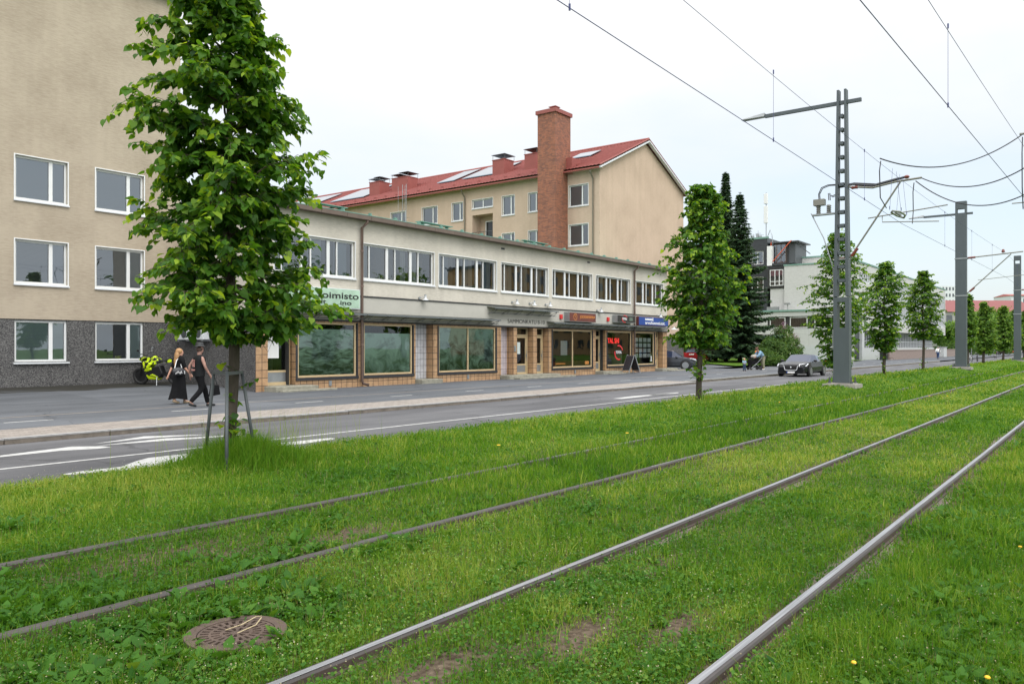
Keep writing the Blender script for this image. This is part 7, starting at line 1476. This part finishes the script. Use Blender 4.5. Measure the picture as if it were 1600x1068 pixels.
def blades(name, x, y, Z, hgt, wid, lean_, tint_, rg, mat_, label=None, cat='grass'):
    n = len(x); z = gz(x, y) - .005; a = rg.uniform(0, 2 * np.pi, n); ln = np.abs(rg.normal(0, lean_, n)) * hgt; ox, oy = np.cos(a) * ln, np.sin(a) * ln; fa = a + rg.normal(0, .9, n)
    # face roughly across the line of sight so that far blades still cover
    wx, wy = np.cos(fa + np.pi / 2) * wid / 2, np.sin(fa + np.pi / 2) * wid / 2
    mz = z + hgt * .55
    V = np.empty((n, 5, 3)); V[:, 0] = np.stack([x - wx, y - wy, z], -1); V[:, 1] = np.stack([x + wx, y + wy, z], -1)
    V[:, 2] = np.stack([x + ox * .35 + wx * .8, y + oy * .35 + wy * .8, mz], -1); V[:, 3] = np.stack([x + ox * .35 - wx * .8, y + oy * .35 - wy * .8, mz], -1); V[:, 4] = np.stack([x + ox, y + oy, z + hgt], -1)
    base = (np.arange(n) * 5)[:, None]; T1 = base + np.array([[0, 1, 2]]); T2 = base + np.array([[0, 2, 3]]); T3 = base + np.array([[3, 2, 4]])
    o = big_mesh(name, V.reshape(-1, 3), np.concatenate([T1, T2, T3]), 3, M[mat_], None, tint=np.repeat(np.clip(tint_, 0, 1), 5)); return tag(o, label, cat, None, 'stuff')
def height_field(x, y):
    h = .062 + .022 * fbm(x, y, 1.1) + .030 * fbm(x, y, 4.2, 7) + .045 * np.clip(fbm(x, y, 2.6, 11) - .45, 0, 1) + .045 * ((y > 4.74) & (y < 6.4)) * sm(4, 9, x); h = h + .03 * np.exp(-((y - 3.85) / .5) ** 2) * 0 + .03 * sm(7.2, 9.2, y) * (1 + .5 * fbm(x, y, .8, 3)) + .03 * (y < 1.2)
    h = h + .06 * np.exp(-((y - 6.10) / .22) ** 2) * sm(5, 10, x) + .030 * np.exp(-((y - 4.65) / .2) ** 2) * sm(3, 8, x) + .03 * np.exp(-((y - 6.1) / .2) ** 2) * sm(3, 6, x)
    tuft = np.exp(-(((x - 6.3) / .5) ** 2 + ((y - 9.3) / .45) ** 2)); h = h + .22 * tuft
    for tx in (21.3, 43.9, 54.2, 35.3): h = h + .16 * np.exp(-(((x - tx) / .5) ** 2 + ((y - 9.5) / .4) ** 2))
    return np.clip(h, .02, .6)
def base_tint(x, y):
    t = .48 + .26 * fbm(x, y, .55) + .10 * fbm(x, y, 2.3, 5); t = t + .20 * ((y > 3.05) & (y < 4.6)) * (x > 3.5) * sm(3, 9, x) + .18 * sm(7.5, 9.5, y) - .02 * ((y > 1.6) & (y < 2.95)) - .03 * ((y > 4.7) & (y < 6.1)) + .16 * fbm(x, y, .28, 8) + .10 * fbm(x, y, 5.0, 4)
    return t
x, y, Z = sample_ground(620000, 2.0, 130, RG, p=1.25)
sx_ = soil(x, y); k = (RG.random(len(x)) > sx_ * 1.05) & ~on_rail(x, y, .062) & (RG.random(len(x)) > .10 * (Z < 6)); x, y, Z = x[k], y[k], Z[k]
h = height_field(x, y) * RG.uniform(.45, 1.5, len(x)); w_ = np.maximum(.0028, Z * .00085) * RG.uniform(.7, 1.5, len(x))
tt = base_tint(x, y) + .22 * fbm(x, y, 2.6, 11) + RG.normal(0, .17, len(x)) + .35 * (RG.random(len(x)) < .03)
blades('grass', x, y, Z, h, w_, .55, tt, RG, 'grass', 'short green grass covering the tram tracks and verge')
# tall seeding grass round the big tree
n = 8000; x = RG.normal(6.3, .48, n); y = RG.normal(9.25, .36, n); k = (y < 10.6); x, y = x[k], y[k]; n = len(x)
h = (.20 + .26 * RG.random(n)) * np.exp(-((x - 6.3) / .8) ** 2 - ((y - 9.3) / 1.1) ** 2); tg = blades('tall_grass', x, y, x * 0 + 10, h + .05, .006 + RG.random(n) * .005, .50, .42 + RG.normal(0, .12, n), RG, 'grass', 'tall tufted grass around the foot of the big linden')
n = 260; x = RG.normal(6.9, .75, n); y = RG.normal(9.5, .35, n); blades('seeding_grass', x, y, x * 0 + 10, RG.uniform(.45, .85, n), RG.uniform(.003, .005, n), .22, .75 + RG.normal(0, .1, n), RG, 'grass', 'thin tall grass stalks by the big linden')
# small creeping leaves (clover, knotgrass)
def leaflets(name, n, zmin, zmax, size, hmax, mat_, lab, keep=None, tilt=.5, tpl=LEAF4, tf=LF4, p=1.2, dens=None):
    x, y, Z = sample_ground(n, zmin, zmax, RG, p=p); s_ = soil(x, y); k = (RG.random(len(x)) > s_) & ~on_rail(x, y, .07)
    if dens is not None: k &= RG.random(len(x)) < dens(x, y)
    x, y, Z = x[k], y[k], Z[k]; m_ = len(x); z = gz(x, y) + RG.uniform(.0, hmax, m_) * (1 + .8 * sm(7.5, 9.5, y)); d = RG.normal(0, 1, (m_, 3)); d[:, 2] *= tilt
    R = frames(d, np.array([0, 0, 1.0]) + RG.normal(0, tilt, (m_, 3)), RG); sc_ = size * RG.uniform(.6, 1.3, m_) * np.maximum(1, Z / 9)
    V, FA, tt = scatter_leaves(np.stack([x, y, z], -1), R, sc_, tpl, tf, np.clip(base_tint(x, y) + RG.normal(0, .15, m_), 0, 1)); o = big_mesh(name, V, FA, 4, M[mat_], None, tint=tt); return tag(o, lab, 'ground cover', None, 'stuff')
leaflets('creeping_weeds', 300000, 2.0, 45, .022, .065, 'weed', 'small leaved creeping weeds between the grass blades', p=1.35)
# broad leaved rosettes (plantain, dandelion)
def rosettes(name, n, lab, cx=None):
    x, y, Z = sample_ground(n, 2.0, 30, RG, p=1.3); f_ = fbm(x, y, .9, 2) + 1.0 * np.exp(-(((x - 2.4) / 1.0) ** 2 + ((y - 3.8) / .45) ** 2)) + .8 * ((y < .9) & (x < 6)) + .5 * (y > 7.2) * 0
    k = (RG.random(len(x)) < np.clip(f_ * .9 + .15, 0, 1)) & ~on_rail(x, y, .12) & (RG.random(len(x)) > soil(x, y)) & (((x - GCX) ** 2 + (y - GCY) ** 2) > .20 ** 2); x, y = x[k], y[k]; m_ = len(x); nl = 6
    X = np.repeat(x, nl); Y = np.repeat(y, nl); a = np.tile(np.arange(nl) * 2 * np.pi / nl, m_) + np.repeat(RG.uniform(0, 6.28, m_), nl) + RG.normal(0, .2, m_ * nl); el = RG.uniform(.15, 1.0, m_ * nl)
    d = np.stack([np.cos(a) * np.cos(el), np.sin(a) * np.cos(el), np.sin(el)], -1); R = frames(d, np.array([0, 0, 1.0]) + RG.normal(0, .25, (m_ * nl, 3)), RG); sz = np.repeat(RG.uniform(.03, .09, m_) * (1 + .55 * ((x < 4.5) & (y > 3.1)) + .5 * (y < 1.3) + .2 * (y > 6.3)), nl) * RG.uniform(.7, 1.15, m_ * nl)
    T_ = np.array([[0, .03, 0], [.30, .12, .05], [.62, .22, .02], [1.0, .02, -.22], [.62, -.22, .02], [.30, -.12, .05], [0, -.03, 0]]); T_ = np.vstack([T_, [[.62, 0, -.04], [.30, 0, .0]]])
    TF_ = np.array([[0, 1, 8, 6], [6, 8, 5, 6], [1, 2, 7, 8], [8, 7, 4, 5], [2, 3, 3, 7], [7, 3, 3, 4]]); TF_ = np.array([[0, 6, 8, 1], [6, 5, 8, 8], [1, 8, 7, 2], [8, 5, 4, 7]]); TF_ = np.array([[0, 8, 1, 0]])
    T_ = np.array([[0, 0, 0], [.35, .15, .04], [.70, .20, .0], [1.0, 0, -.18], [.70, -.20, .0], [.35, -.15, .04], [.38, 0, -.01], [.70, 0, -.05]]); TF_ = np.array([[0, 6, 2, 1], [6, 7, 3, 2], [0, 5, 4, 6], [6, 4, 3, 7]])
    V, FA, tt = scatter_leaves(np.stack([X, Y, gz(X, Y)], -1), R, sz, T_, TF_, np.clip(.36 + .13 * RG.normal(0, 1, m_ * nl) + .2 * (RG.random(m_ * nl) < .08), 0, 1)); o = big_mesh(name, V, FA, 4, M['weed'], None, tint=tt); return tag(o, lab, 'weeds', None, 'stuff')
rosettes('broadleaf_weeds', 34000, 'broad leaved plantain and dandelion rosettes in the grass')
# seed heads and tiny blossoms
leaflets('seed_heads', 60000, 2.2, 45, .009, .11, 'seed', 'tiny pale seed heads and blossoms speckled over the grass', p=1.35, dens=lambda x, y: np.clip(.35 + .6 * fbm(x, y, .7, 9) + .3 * ((y > 3.1) & (y < 4.6)), .05, 1))
x, y, Z = sample_ground(7000, 2.2, 30, RG, p=1.3); k = ~on_rail(x, y, .08) & (((y > 3.1) & (y < 4.6)) | (y < 1.3) | (y > 7)); x, y, Z = x[k], y[k], Z[k]; n = len(x)
blades('plantain_stalks', x, y, Z, RG.uniform(.07, .15, n), np.maximum(.003, Z * .0006), .15, RG.uniform(0, .35, n), RG, 'seed', 'thin brown plantain stalks standing in the grass')
b = B()
for u_, v_ in [(779, 691), (1594, 852), (1543, 1052), (1334, 1033), (1317, 602), (1332, 603), (1410, 586), (1421, 584), (1427, 583), (1435, 585), (1448, 586), (1458, 583), (1480, 618), (1452, 618), (980, 675), (1218, 628), (1250, 620), (1362, 592), (1556, 570), (1565, 569), (1530, 571)]:
    x, y = at_ground(u_, v_, .05); b.ell((x, y, float(gz(x, y)) + .09), (.013 if v_ > 800 else .030, .013 if v_ > 800 else .030, .008), 8, 4)
tag(b.build('dandelions', M['yellow_flower']), 'yellow dandelion flowers dotted over the grass', 'flowers', None, 'stuff')
# dry straws lying on the drain grate
t = thing('dry_straw', 'pale dry twisted straw lying across the drain grate', 'straw', (GCX, GCY, GCZ)); b = B(); b.tube([(GCX - .03, GCY + .05, GCZ + .01), (GCX + .02, GCY - .02, GCZ + .04), (GCX + .12, GCY + .0, GCZ + .05), (GCX + .2, GCY + .06, GCZ + .02)], .003, 5); b.tube([(GCX - .02, GCY - .04, GCZ + .01), (GCX + .08, GCY - .06, GCZ + .03), (GCX + .15, GCY - .01, GCZ + .04)], .003, 5); b.build('straw', mat('straw', (.45, .37, .22), .8), t)
